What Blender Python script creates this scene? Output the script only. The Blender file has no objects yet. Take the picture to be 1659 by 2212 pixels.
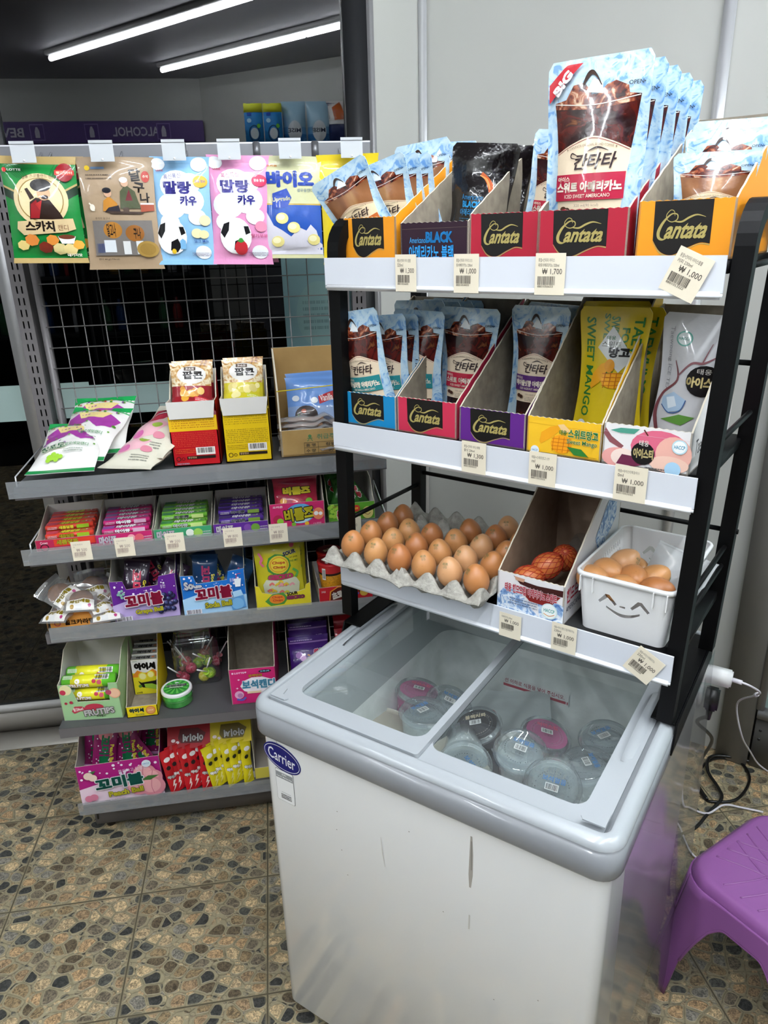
import bpy, bmesh, math, random
from mathutils import Vector, Matrix, noise
from mathutils.geometry import tessellate_polygon
random.seed(7)
S = bpy.context.scene
COL = S.collection
PI = math.pi

# ------------------------------------------------------------------ camera, world, exposure, lights
cam_d = bpy.data.cameras.new('camera')
cam = bpy.data.objects.new('camera', cam_d); COL.objects.link(cam)
cam_d.sensor_fit = 'VERTICAL'; cam_d.sensor_height = 36.0; cam_d.lens = 1570.28*36/2212
R_ = Vector((0.98866356, -0.14768038, -0.02710857)); U_ = Vector((0.07782749, 0.34964315, 0.93364476))
F_ = Vector((0.12840269, 0.92517035, -0.35717304))
cam.matrix_world = Matrix(((R_.x, U_.x, -F_.x, 0), (R_.y, U_.y, -F_.y, 0), (R_.z, U_.z, -F_.z, 1.49), (0, 0, 0, 1)))
cam_d.clip_start = 0.02
S.camera = cam
W = bpy.data.worlds.new('night'); S.world = W; W.use_nodes = True
W.node_tree.nodes['Background'].inputs[0].default_value = (0.012, 0.014, 0.02, 1)
W.node_tree.nodes['Background'].inputs[1].default_value = 0.3
S.view_settings.view_transform = 'Standard'; S.view_settings.look = 'None'
S.view_settings.gamma = 1; S.view_settings.exposure = 0.0
TUBE_STRENGTH = 125.0
TUBES = [((-1.14, -0.69), (0.55, 1.07)), ((-0.57, -1.0), (1.12, 0.76)), ((1.05, -0.28), (2.0, 0.62)), ((-3.1, -0.6), (-2.0, 0.5)), ((-2.9, -1.35), (-1.75, -0.2))]  # last two: unseen tubes by the left wall, added to brighten front faces

# ------------------------------------------------------------------ materials
def lin(c):
    return c/12.92 if c <= 0.04045 else ((c+0.055)/1.055)**2.4
def rgb(h):
    if isinstance(h, str):
        h = h.lstrip('#'); h = tuple(int(h[i:i+2], 16)/255 for i in (0, 2, 4))
    return tuple(lin(c) for c in h)+(1.0,)
MC = {}
def mat(name, col=None, rough=0.5, metal=0.0, coat=0.0, emit=None, es=1.0, spec=0.5, bump=None, alpha=None):
    if name in MC: return MC[name]
    m = bpy.data.materials.new(name); m.use_nodes = True
    b = m.node_tree.nodes['Principled BSDF']
    if col is not None: b.inputs['Base Color'].default_value = rgb(col)
    b.inputs['Roughness'].default_value = rough; b.inputs['Metallic'].default_value = metal
    b.inputs['Coat Weight'].default_value = coat; b.inputs['Coat Roughness'].default_value = 0.06
    b.inputs['Specular IOR Level'].default_value = spec
    if emit is not None:
        b.inputs['Emission Color'].default_value = rgb(emit); b.inputs['Emission Strength'].default_value = es
    if alpha is not None: b.inputs['Alpha'].default_value = alpha
    if bump:
        N = m.node_tree.nodes; L = m.node_tree.links
        n = N.new('ShaderNodeTexNoise'); tc = N.new('ShaderNodeTexCoord'); bp = N.new('ShaderNodeBump')
        n.inputs['Scale'].default_value = bump[0]; n.inputs['Detail'].default_value = 3
        bp.inputs['Strength'].default_value = bump[1]; bp.inputs['Distance'].default_value = bump[2]
        L.new(tc.outputs['Object'], n.inputs['Vector']); L.new(n.outputs['Fac'], bp.inputs['Height'])
        L.new(bp.outputs['Normal'], b.inputs['Normal'])
    MC[name] = m
    return m
def P(h, kind='print'):
    """printed colour: 'print' on card, 'film' on glossy wrapper, 'matte' """
    key = kind+'_'+h.lstrip('#')
    if key in MC: return MC[key]
    if kind == 'print': return mat(key, h, 0.45, spec=0.28)
    if kind == 'film': return mat(key, h, 0.34, coat=0.4, spec=0.3, bump=(38, 0.5, 0.003))
    if kind == 'matte': return mat(key, h, 0.75, spec=0.25)
    return mat(key, h, 0.5)
def ramp_mat(name, stops, scale=20, detail=4, rough=0.5, coat=0.0, bump=None, stretch=(1, 1, 1), dist=0.0, interp='LINEAR', metal=0, voronoi=False):
    m = mat(name, (0.5, 0.5, 0.5), rough, metal, coat, bump=bump)
    N = m.node_tree.nodes; L = m.node_tree.links; b = N['Principled BSDF']
    tc = N.new('ShaderNodeTexCoord'); mp = N.new('ShaderNodeMapping'); mp.inputs['Scale'].default_value = stretch
    if voronoi:
        t = N.new('ShaderNodeTexVoronoi'); t.inputs['Scale'].default_value = scale; out = t.outputs['Distance']
    else:
        t = N.new('ShaderNodeTexNoise'); t.inputs['Scale'].default_value = scale; t.inputs['Detail'].default_value = detail
        t.inputs['Distortion'].default_value = dist; out = t.outputs['Fac']
    cr = N.new('ShaderNodeValToRGB'); cr.color_ramp.interpolation = interp
    el = cr.color_ramp.elements
    while len(el) > 1: el.remove(el[0])
    el[0].position = stops[0][0]; el[0].color = rgb(stops[0][1])
    for p_, c_ in stops[1:]:
        e = el.new(p_); e.color = rgb(c_)
    L.new(tc.outputs['Object'], mp.inputs['Vector']); L.new(mp.outputs['Vector'], t.inputs['Vector'])
    L.new(out, cr.inputs['Fac']); L.new(cr.outputs['Color'], b.inputs['Base Color'])
    return m
def glassy(name, tint, ior=1.5, rough=0.0, milk=0.0, minf=0.0):
    m = bpy.data.materials.new(name); m.use_nodes = True; MC[name] = m
    N = m.node_tree.nodes; L = m.node_tree.links; N.clear()
    o = N.new('ShaderNodeOutputMaterial'); mx = N.new('ShaderNodeMixShader'); t = N.new('ShaderNodeBsdfTransparent')
    g = N.new('ShaderNodeBsdfGlossy'); lw = N.new('ShaderNodeLayerWeight'); lw.inputs['Blend'].default_value = 0.5
    t.inputs[0].default_value = rgb(tint); g.inputs['Roughness'].default_value = rough
    f0 = ((ior-1)/(ior+1))**2+minf
    pw = N.new('ShaderNodeMath'); pw.operation = 'POWER'; pw.inputs[1].default_value = 5; L.new(lw.outputs['Facing'], pw.inputs[0])
    ma = N.new('ShaderNodeMath'); ma.operation = 'MULTIPLY_ADD'; ma.inputs[1].default_value = 1-f0; ma.inputs[2].default_value = f0; L.new(pw.outputs[0], ma.inputs[0])
    src = ma.outputs[0]
    L.new(src, mx.inputs[0]); L.new(g.outputs[0], mx.inputs[2])
    if milk:
        d = N.new('ShaderNodeBsdfDiffuse'); d.inputs[0].default_value = rgb('dfe3e6'); m2 = N.new('ShaderNodeMixShader'); m2.inputs[0].default_value = milk
        L.new(t.outputs[0], m2.inputs[1]); L.new(d.outputs[0], m2.inputs[2]); L.new(m2.outputs[0], mx.inputs[1])
    else: L.new(t.outputs[0], mx.inputs[1])
    L.new(mx.outputs[0], o.inputs[0])
    return m

# ------------------------------------------------------------------ mesh builder
class MB:
    def __init__(s): s.v = []; s.f = []; s.m = []; s.mats = []; s.tf = None; s.smooth = set()
    def mi(s, m):
        if m not in s.mats: s.mats.append(m)
        return s.mats.index(m)
    def add(s, vs, fs, m, smooth=False):
        o = len(s.v); i = s.mi(m)
        for v in vs:
            v = Vector(v); s.v.append(s.tf @ v if s.tf else v)
        for f in fs:
            if smooth: s.smooth.add(len(s.f))
            s.f.append(tuple(o+k for k in f)); s.m.append(i)
        return s
    def box(s, x0, x1, y0, y1, z0, z1, m, bevel=0):
        if bevel:
            bm = bmesh.new(); bmesh.ops.create_cube(bm, size=1)
            for v in bm.verts: v.co = Vector(((x0+x1)/2+v.co.x*(x1-x0), (y0+y1)/2+v.co.y*(y1-y0), (z0+z1)/2+v.co.z*(z1-z0)))
            bmesh.ops.bevel(bm, geom=bm.edges[:]+bm.verts[:], offset=bevel, segments=2, affect='EDGES', clamp_overlap=True)
            bm.verts.index_update()
            s.add([v.co.copy() for v in bm.verts], [[v.index for v in f.verts] for f in bm.faces], m, True); bm.free(); return s
        vs = [(x, y, z) for x in (x0, x1) for y in (y0, y1) for z in (z0, z1)]
        return s.add(vs, [(0, 1, 3, 2), (4, 6, 7, 5), (0, 4, 5, 1), (2, 3, 7, 6), (0, 2, 6, 4), (1, 5, 7, 3)], m)
    def quad(s, a, b, c, d, m): return s.add([a, b, c, d], [(0, 1, 2, 3)], m)
    def tube(s, path, r, m, n=8, closed=False):
        path = [Vector(p) for p in path]; k = len(path); vs = []; fs = []
        prev = None
        for i, p in enumerate(path):
            a = path[(i-1) % k] if (closed or i > 0) else p; b = path[(i+1) % k] if (closed or i < k-1) else p
            d = (b-a).normalized()
            if prev is None: nx = d.orthogonal().normalized()
            else: nx = (prev-d*prev.dot(d)); nx = nx.normalized() if nx.length > 1e-6 else d.orthogonal().normalized()
            prev = nx; ny = d.cross(nx); rr = r[i] if isinstance(r, (list, tuple)) else r
            for j in range(n):
                t = 2*PI*j/n; vs.append(p+nx*math.cos(t)*rr+ny*math.sin(t)*rr)
        for i in range(k if closed else k-1):
            for j in range(n):
                a = i*n+j; b = i*n+(j+1) % n; c = ((i+1) % k)*n+(j+1) % n; d = ((i+1) % k)*n+j
                fs.append((a, b, c, d))
        if not closed: fs.append(tuple(range(n-1, -1, -1))); fs.append(tuple((k-1)*n+j for j in range(n)))
        return s.add(vs, fs, m, True)
    def lathe(s, prof, m, n=24, c=(0, 0, 0), smooth=True):
        """prof: list of (r, z, [mat])"""
        vs = []; 
        for q in prof:
            for j in range(n):
                t = 2*PI*j/n; vs.append((c[0]+q[0]*math.cos(t), c[1]+q[0]*math.sin(t), c[2]+q[1]))
        for i in range(len(prof)-1):
            mm = prof[i][2] if len(prof[i]) > 2 else m
            fs = [(i*n+j, i*n+(j+1) % n, (i+1)*n+(j+1) % n, (i+1)*n+j) for j in range(n)]
            o = len(s.v); 
            if i == 0: base = o; s.add(vs, [], mm)
            k = s.mi(mm)
            for f in fs:
                if smooth: s.smooth.add(len(s.f))
                s.f.append(tuple(base+q for q in f)); s.m.append(k)
        return s
    def plate(s, outer, holes, t, fn, m, mb=None, me=None):
        """flat plate with holes in (u,v), thickness t (towards +w); fn(u,v,w) -> point"""
        loops = [outer]+list(holes)
        tris = tessellate_polygon([[Vector((p[0], p[1], 0)) for p in l] for l in loops])
        pts = [p for l in loops for p in l]
        s.add([fn(p[0], p[1], 0) for p in pts], [tuple(t_) for t_ in tris], m)
        s.add([fn(p[0], p[1], t) for p in pts], [tuple(t_[::-1]) for t_ in tris], mb or m)
        for l in loops:
            k = len(l); vs = [fn(p[0], p[1], 0) for p in l]+[fn(p[0], p[1], t) for p in l]
            s.add(vs, [(i, (i+1) % k, k+(i+1) % k, k+i) for i in range(k)], me or m)
        return s
    def build(s, name, parent=None, loc=None, rot=None, mod=None):
        me = bpy.data.meshes.new(name); me.from_pydata([tuple(v) for v in s.v], [], s.f)
        for m in s.mats: me.materials.append(m)
        me.polygons.foreach_set('material_index', s.m)
        me.polygons.foreach_set('use_smooth', [i in s.smooth for i in range(len(s.f))])
        me.update()
        o = bpy.data.objects.new(name, me); COL.objects.link(o)
        if parent: o.parent = parent
        if loc is not None: o.location = loc
        if rot is not None: o.rotation_euler = rot
        if mod: mod(o)
        return o
def empty(name, loc=(0, 0, 0), rz=0, rot=None):
    o = bpy.data.objects.new(name, None); COL.objects.link(o); o.location = loc
    o.rotation_euler = rot if rot else (0, 0, rz); o.empty_display_size = 0.02
    return o
def tag(o, label, cat, group=None, kind=None):
    o['label'] = label; o['category'] = cat
    if group: o['group'] = group
    if kind: o['kind'] = kind
    return o
def struct(o): o['kind'] = 'structure'; return o
def dup(o, loc=None, rot=None, label=None, cat=None, group=None, parent=None, scale=None):
    c = o.copy(); COL.objects.link(c)
    if parent is not None: c.parent = parent
    if loc is not None: c.location = loc
    if rot is not None: c.rotation_euler = rot
    if scale is not None: c.scale = scale
    if label: c['label'] = label
    if cat: c['category'] = cat
    if group: c['group'] = group
    for ch in list(o.children):
        dup(ch, parent=c)
    return c

# ------------------------------------------------------------------ lettering and printed artwork
TXT = {}
def text_geo(s_, off):
    k = (s_, off)
    if k in TXT: return TXT[k]
    cu = bpy.data.curves.new('lettering', 'FONT'); cu.body = s_; cu.size = 1; cu.offset = off; cu.resolution_u = 2
    cu.align_x = 'LEFT'; cu.fill_mode = 'FRONT'
    ob = bpy.data.objects.new('lettering', cu); COL.objects.link(ob)
    dg = bpy.context.evaluated_depsgraph_get(); dg.update()
    me = ob.evaluated_get(dg).to_mesh()
    vs = [(v.co.x, v.co.y) for v in me.vertices]; fs = [tuple(p.vertices) for p in me.polygons]
    ob.evaluated_get(dg).to_mesh_clear()
    bpy.data.objects.remove(ob); bpy.data.curves.remove(cu)
    TXT[k] = (vs, fs); return TXT[k]
def clip_half(poly, ax, v, keep_less):
    out = []
    n = len(poly)
    for i in range(n):
        a = poly[i]; b = poly[(i+1) % n]
        ia = (a[ax] <= v) == keep_less or a[ax] == v; ib = (b[ax] <= v) == keep_less or b[ax] == v
        if ia: out.append(a)
        if ia != ib:
            t = (v-a[ax])/(b[ax]-a[ax]) if b[ax] != a[ax] else 0
            q = [a[0]+(b[0]-a[0])*t, a[1]+(b[1]-a[1])*t]; q[ax] = v; out.append(tuple(q))
    return out
def grid_clip(poly, g):
    """split a convex polygon by a square grid of cell g"""
    x0 = min(p[0] for p in poly); x1 = max(p[0] for p in poly); y0 = min(p[1] for p in poly); y1 = max(p[1] for p in poly)
    res = []
    for i in range(math.floor(x0/g[0]), math.floor((x1-1e-9)/g[0])+1):
        pc = poly
        if i*g[0] > x0: pc = clip_half(pc, 0, i*g[0], False)
        if (i+1)*g[0] < x1: pc = clip_half(pc, 0, (i+1)*g[0], True)
        if len(pc) < 3: continue
        for j in range(math.floor(y0/g[1]), math.floor((y1-1e-9)/g[1])+1):
            pd = pc
            if j*g[1] > y0: pd = clip_half(pd, 1, j*g[1], False)
            if (j+1)*g[1] < y1: pd = clip_half(pd, 1, (j+1)*g[1], True)
            if len(pd) >= 3: res.append(pd)
    return res
def ell(cx, cy, rx, ry, n=24, a0=0, a1=2*PI):
    return [(cx+rx*math.cos(a0+(a1-a0)*i/n), cy+ry*math.sin(a0+(a1-a0)*i/n)) for i in range(n if abs(a1-a0-2*PI) < 1e-6 else n+1)]
def smooth_line(pts, k=6):
    out = []; n = len(pts)
    for i in range(n-1):
        p0 = pts[max(i-1, 0)]; p1 = pts[i]; p2 = pts[i+1]; p3 = pts[min(i+2, n-1)]
        for j in range(k):
            t = j/k
            out.append(tuple(0.5*((2*p1[d])+(-p0[d]+p2[d])*t+(2*p0[d]-5*p1[d]+4*p2[d]-p3[d])*t*t+(-p0[d]+3*p1[d]-3*p2[d]+p3[d])*t**3) for d in range(len(p1))))
    out.append(tuple(pts[-1])); return out
class Art:
    """artwork in unit coordinates (0..1, 0..1); asp = width/height of the panel"""
    def __init__(s, asp=1.0, kind='print'): s.it = []; s.asp = asp; s.kind = kind
    def c(s, h): return P(h, s.kind) if isinstance(h, str) else h
    def R(s, x0, y0, x1, y1, h): s.it.append(([[(x0, y0), (x1, y0), (x1, y1), (x0, y1)]], s.c(h))); return s
    def G(s, pts, h):
        tr = tessellate_polygon([[Vector((p[0], p[1], 0)) for p in pts]])
        s.it.append(([[pts[i] for i in t] for t in tr], s.c(h))); return s
    def E(s, cx, cy, rx, h, ry=None, n=20):
        ry = rx*s.asp if ry is None else ry
        s.it.append(([ell(cx, cy, rx, ry, n)], s.c(h))); return s
    def ring(s, cx, cy, rx, w, h, ry=None, n=28):
        ry = rx*s.asp if ry is None else ry; wy = w*s.asp
        a = ell(cx, cy, rx, ry, n); b = ell(cx, cy, rx-w, ry-wy, n)
        s.it.append(([[a[i], a[(i+1) % n], b[(i+1) % n], b[i]] for i in range(n)], s.c(h))); return s
    def L(s, pts, w, h, sm=True):
        """stroke; w number or list of widths in u units"""
        if sm and len(pts) > 2:
            ws = w if isinstance(w, (list, tuple)) else [w]*len(pts)
            q = smooth_line([(p[0], p[1], ws[i]) for i, p in enumerate(pts)], 6)
        else:
            ws = w if isinstance(w, (list, tuple)) else [w]*len(pts); q = [(p[0], p[1], ws[i]) for i, p in enumerate(pts)]
        A = []; B = []
        for i in range(len(q)):
            a = q[max(i-1, 0)]; b = q[min(i+1, len(q)-1)]
            dx = (b[0]-a[0])*s.asp; dy = b[1]-a[1]; l = math.hypot(dx, dy) or 1; nx = -dy/l; ny = dx/l
            hw = q[i][2]*s.asp/2
            A.append((q[i][0]+nx*hw/s.asp, q[i][1]+ny*hw)); B.append((q[i][0]-nx*hw/s.asp, q[i][1]-ny*hw))
        s.it.append(([[A[i], A[i+1], B[i+1], B[i]] for i in range(len(q)-1)], s.c(h))); return s
    def T(s, t, x0, y0, x1, y1, h, bold=0.0, oc=None, ow=0.035, shear=0, rot=0, arc=0):
        off = min(bold, 0.035); ex = bold-off
        vs, fs = text_geo(t, off)
        if not vs: return s
        bx0 = min(v[0] for v in vs)-ex; bx1 = max(v[0] for v in vs)+ex; by0 = min(v[1] for v in vs)-ex; by1 = max(v[1] for v in vs)+ex
        cx = (x0+x1)/2; cy = (y0+y1)/2
        def mp(v, dx=0, dy=0):
            a = (v[0]+dx-bx0)/(bx1-bx0); b = (v[1]+dy-by0)/(by1-by0)
            x = x0+(x1-x0)*a+shear*(b-0.5)*(y1-y0)/s.asp; y = y0+(y1-y0)*b+arc*(1-(2*a-1)**2)*(y1-y0)
            if rot:
                X = (x-cx)*s.asp; Y = y-cy; x = cx+(X*math.cos(rot)-Y*math.sin(rot))/s.asp; y = cy+X*math.sin(rot)+Y*math.cos(rot)
            return (x, y)
        def put(r, n, col):
            ps = []
            for k in range(max(n, 1)):
                dx, dy = (r*math.cos(2*PI*k/n), r*math.sin(2*PI*k/n)) if n else (0, 0)
                w = [mp(v, dx, dy) for v in vs]; ps += [[w[i] for i in f] for f in fs]
            s.it.append((ps, s.c(col)))
        if oc: put(ex+ow, 8, oc)
        put(ex, 4 if ex > 0.004 else 0, h)
        return s
    def bar(s, x0, y0, x1, y1, h='222222', n=22, seed=1):
        r = random.Random(seed); k = 0; ps = []
        x = x0; st = (x1-x0)/n/1.6
        while x < x1:
            w = st*r.choice([0.5, 0.8, 1.4]); ps.append([(x, y0), (min(x+w, x1), y0), (min(x+w, x1), y1), (x, y1)]); x += w+st*r.choice([0.5, 0.8, 1.2])
        s.it.append((ps, s.c(h))); return s
    def lines(s, x0, y0, x1, y1, n, h, seed=3, fill=0.45):
        """rows of tiny unreadable print, as broken dashes"""
        r = random.Random(seed); ps = []
        for i in range(n):
            y = y1-(y1-y0)*(i+0.5)/n; hh = (y1-y0)/n*fill/2; x = x0
            while x < x1:
                w = (x1-x0)*r.uniform(0.01, 0.05); ps.append([(x, y-hh), (min(x+w, x1), y-hh), (min(x+w, x1), y+hh), (x, y+hh)]); x += w+(x1-x0)*r.choice([0.008, 0.012, 0.03])
        s.it.append((ps, s.c(h))); return s
    def to(s, mb, fn, lift=0.00025, g=None):
        for k, (polys, m) in enumerate(s.it):
            l = lift*(k+1) if k < 3 else lift*3+lift*0.5*(k-2)
            vs = []; fs = []; idx = {}
            for p in polys:
                for q in (grid_clip(p, g) if g else [p]):
                    f = []
                    for a in q:
                        key = (round(a[0], 6), round(a[1], 6))
                        if key not in idx: idx[key] = len(vs); vs.append(fn(a[0], a[1], l))
                        if idx[key] not in f: f.append(idx[key])
                    if len(f) >= 3: fs.append(f)
            mb.add(vs, fs, m, bool(g))
        return mb
def front_fn(x0, w, z0, h, y=0):
    return lambda u, v, l: (x0+u*w, y-l, z0+v*h)
def top_fn(x0, w, y0, d, z):
    return lambda u, v, l: (x0+u*w, y0+v*d, z+l)
def left_fn(x, y0, d, z0, h):   # seen from -x
    return lambda u, v, l: (x-l, y0+d-u*d, z0+v*h)
def right_fn(x, y0, d, z0, h):
    return lambda u, v, l: (x+l, y0+u*d, z0+v*h)

# ------------------------------------------------------------------ bags and pouches
class Bag:
    def __init__(s, w, h, t, kind='pillow', seed=0, wr=1.0, seal=0.07, sealb=None):
        s.w = w; s.h = h; s.t = t; s.kind = kind; s.seed = seed; s.wr = wr; s.seal = seal; s.sb = seal if sealb is None else sealb
    def hw(s, v):
        w = s.w/2
        if s.kind == 'pillow':
            b = math.sin(PI*min(max(v, 0), 1)); return w*(1-0.07*b**0.5)
        if s.kind == 'pouch':     # stand-up pouch: wide shoulders, waist, slightly wider foot
            k = 1.0-0.13*math.sin(PI*min(1, max(0, (0.93-v)/0.9)))**1.2
            if v > 0.95: k *= 1-0.10*((v-0.95)/0.05)**3
            if v < 0.04: k *= 1-0.08*((0.04-v)/0.04)**2
            return w*k
        if s.kind == 'cup':      # big pouch: widens upward
            k = 0.90+0.10*v
            if v > 0.96: k *= 1-0.09*((v-0.96)/0.04)**3
            return w*k
        return w
    def T(s, x, v):
        """half thickness"""
        hw = s.hw(v); q = min(1, abs(x)/hw)
        if s.kind == 'pillow':
            e = max(0, min(1, (v-s.sb)/(1-s.seal-s.sb))); f = (math.sin(PI*e))**0.45 if 0 < e < 1 else 0
            cx = max(0, 1-q**2.6)**0.8
        else:
            e = max(0, min(1, (0.97-v)/0.75)); f = (math.sin(PI/2*e)) ** 0.8*(1.0 if v > 0.12 else 0.8+0.2*v/0.12)
            q2 = min(1, q/0.86); cx = max(0, 1-q2**2.2)
        t = s.t/2*f*cx
        nz = noise.noise(Vector((x*34+s.seed*7.1, v*s.h*30+s.seed, s.seed*3.3)))*0.5+noise.noise(Vector((x*80+s.seed, v*s.h*22, 5)))*0.3
        return 0.0006+max(0, t*(1+0.10*s.wr*nz))+0.0022*s.wr*abs(nz)*(f*0.7+0.15)*min(1, cx*2)
    def bend(s, x, v):
        return 0.006*s.wr*noise.noise(Vector((x*9+s.seed, v*3.0, s.seed*1.7)))*(0.3+v)
    def pt(s, u, v, l, side=1):
        hw = s.hw(v); x = (u*2-1)*hw
        if s.kind == 'pillow': zig = 0.0
        else: zig = 0
        return (x, -side*(s.T(x, v)+l)+s.bend(x, v), v*s.h+zig)
    def mesh(s, mb, m, mback=None, nu=18, nv=26):
        for side, mm in ((1, m), (-1, mback or m)):
            vs = [s.pt(i/nu, j/nv, 0, side) for j in range(nv+1) for i in range(nu+1)]
            fs = [(j*(nu+1)+i, j*(nu+1)+i+1, (j+1)*(nu+1)+i+1, (j+1)*(nu+1)+i) for j in range(nv) for i in range(nu)]
            if side < 0: fs = [f[::-1] for f in fs]
            mb.add(vs, fs, mm, True)
        # side edges and bottom closed
        n = nu
        for i in (0, nu):
            a = [s.pt(i/nu, j/nv, 0, 1) for j in range(nv+1)]; b = [s.pt(i/nu, j/nv, 0, -1) for j in range(nv+1)]
            mb.add(a+b, [(j, j+1, nv+1+j+1, nv+1+j) for j in range(nv)], m)
        for j in (0, nv):
            a = [s.pt(i/nu, j/nv, 0, 1) for i in range(nu+1)]; b = [s.pt(i/nu, j/nv, 0, -1) for i in range(nu+1)]
            mb.add(a+b, [(i, i+1, nu+1+i+1, nu+1+i) for i in range(nu)], mback or m)
        return mb
    def art(s, mb, art, side=1, lift=0.0003):
        nu, nv = 18, 26
        G = [[s.pt(i/nu, j/nv, 0, side) for i in range(nu+1)] for j in range(nv+1)]
        def fn(u, v, l):
            if side < 0: u = 1-u
            u = min(max(u, 0.0), 1.0)*nu; v = min(max(v, 0.0), 1.0)*nv
            i = min(int(u), nu-1); j = min(int(v), nv-1); a = u-i; b = v-j
            p = [(G[j][i][k]*(1-a)+G[j][i+1][k]*a)*(1-b)+(G[j+1][i][k]*(1-a)+G[j+1][i+1][k]*a)*b for k in range(3)]
            return (p[0], p[1]-side*l, p[2])
        art.to(mb, fn, lift, (1/18, 1/26))
        return mb
def set_frame(origin, ang):
    """world position from a local frame"""
    ca, sa = math.cos(ang), math.sin(ang)
    return lambda x, y, z=0: (origin[0]+x*ca-y*sa, origin[1]+x*sa+y*ca, z)

# ================================================================== SETTING
def diag(a, b): 
    d = Vector((b[0]-a[0], b[1]-a[1])); return math.atan2(d.y, d.x), d.length
CEIL = 2.5
floor_m = bpy.data.materials.new('pebble_tile'); floor_m.use_nodes = True
def make_floor(m):
    N = m.node_tree.nodes; L = m.node_tree.links; b = N['Principled BSDF']
    def nd(t, **k):
        n = N.new(t)
        for a, v in k.items(): setattr(n, a, v)
        return n
    def mth(op, a, b_=None, c=None, clamp=False):
        n = nd('ShaderNodeMath', operation=op); n.use_clamp = clamp
        for i, x in enumerate((a, b_, c)):
            if x is None: continue
            if isinstance(x, (int, float)): n.inputs[i].default_value = x
            else: L.new(x, n.inputs[i])
        return n.outputs[0]
    tc = nd('ShaderNodeTexCoord'); sp = nd('ShaderNodeSeparateXYZ'); L.new(tc.outputs['Object'], sp.inputs[0])
    nz = nd('ShaderNodeTexNoise'); nz.inputs['Scale'].default_value = 9; nz.inputs['Detail'].default_value = 1; L.new(tc.outputs['Object'], nz.inputs['Vector'])
    mx = nd('ShaderNodeMix', data_type='RGBA', blend_type='LINEAR_LIGHT'); mx.inputs[0].default_value = 0.022
    L.new(tc.outputs['Object'], mx.inputs[6]); L.new(nz.outputs['Color'], mx.inputs[7])
    mp = nd('ShaderNodeMapping'); mp.inputs['Scale'].default_value = (27, 34, 1); mp.inputs['Rotation'].default_value = (0, 0, 0.5); L.new(mx.outputs[2], mp.inputs['Vector'])
    v1 = nd('ShaderNodeTexVoronoi', voronoi_dimensions='2D', feature='DISTANCE_TO_EDGE'); v1.inputs['Scale'].default_value = 1; v1.inputs['Randomness'].default_value = 0.62
    v2 = nd('ShaderNodeTexVoronoi', voronoi_dimensions='2D', feature='F1'); v2.inputs['Scale'].default_value = 1; v2.inputs['Randomness'].default_value = 0.62
    v3 = nd('ShaderNodeTexVoronoi', voronoi_dimensions='2D', feature='SMOOTH_F1'); v3.inputs['Scale'].default_value = 1; v3.inputs['Randomness'].default_value = 0.62; v3.inputs['Smoothness'].default_value = 0.1
    for v in (v1, v2, v3): L.new(mp.outputs[0], v.inputs['Vector'])
    # pebble mask: away from the cell edge and round
    e = mth('MULTIPLY', mth('SUBTRACT', v1.outputs['Distance'], 0.07), 26, clamp=True)
    rnd = mth('MULTIPLY', mth('SUBTRACT', 0.485, v2.outputs['Distance']), 18, clamp=True)
    mask = mth('MULTIPLY', e, rnd)
    rim = mth('SUBTRACT', mth('MULTIPLY', mth('SUBTRACT', v1.outputs['Distance'], 0.03), 30, clamp=True), mask)
    sc = nd('ShaderNodeSeparateColor'); L.new(v2.outputs['Color'], sc.inputs[0])
    cr = nd('ShaderNodeValToRGB'); cr.color_ramp.interpolation = 'CONSTANT'; el = cr.color_ramp.elements
    cols = [(0, '414342'), (0.12, 'b8a585'), (0.22, '776f60'), (0.34, '8f7e62'), (0.45, '555753'), (0.54, 'c4b08c'), (0.64, '84827a'), (0.74, '9c866a'), (0.83, '675d4c'), (0.91, 'b39875')]
    el[0].position = 0; el[0].color = rgb(cols[0][1]); el[1].position = cols[1][0]; el[1].color = rgb(cols[1][1])
    for p_, c_ in cols[2:]:
        q = el.new(p_); q.color = rgb(c_)
    mpb = nd('ShaderNodeMapping'); mpb.inputs['Scale'].default_value = (62, 74, 1); mpb.inputs['Rotation'].default_value = (0, 0, -0.3); L.new(mx.outputs[2], mpb.inputs['Vector'])
    w1 = nd('ShaderNodeTexVoronoi', voronoi_dimensions='2D', feature='DISTANCE_TO_EDGE'); w2 = nd('ShaderNodeTexVoronoi', voronoi_dimensions='2D', feature='F1')
    for v in (w1, w2): v.inputs['Scale'].default_value = 1; v.inputs['Randomness'].default_value = 0.8; L.new(mpb.outputs[0], v.inputs['Vector'])
    maskb = mth('MULTIPLY', mth('MULTIPLY', mth('SUBTRACT', w1.outputs['Distance'], 0.08), 20, clamp=True), mth('MULTIPLY', mth('SUBTRACT', 0.46, w2.outputs['Distance']), 14, clamp=True))
    outer_ = mth('SUBTRACT', 1.0, mth('MULTIPLY', mth('SUBTRACT', 0.54, v2.outputs['Distance']), 30, clamp=True)); maskb = mth('MULTIPLY', maskb, outer_)
    scb = nd('ShaderNodeSeparateColor'); L.new(w2.outputs['Color'], scb.inputs[0]); sel = nd('ShaderNodeMix', data_type='FLOAT'); L.new(maskb, sel.inputs[0]); L.new(sc.outputs[0], sel.inputs[2]); L.new(scb.outputs[0], sel.inputs[3])
    L.new(sel.outputs[0], cr.inputs[0]); mask = mth('MAXIMUM', mask, maskb)
    # veins and speckle inside pebbles
    n2 = nd('ShaderNodeTexNoise'); n2.inputs['Scale'].default_value = 150; n2.inputs['Detail'].default_value = 4; n2.inputs['Roughness'].default_value = 0.65; n2.inputs['Distortion'].default_value = 1.2
    L.new(tc.outputs['Object'], n2.inputs['Vector'])
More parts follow.
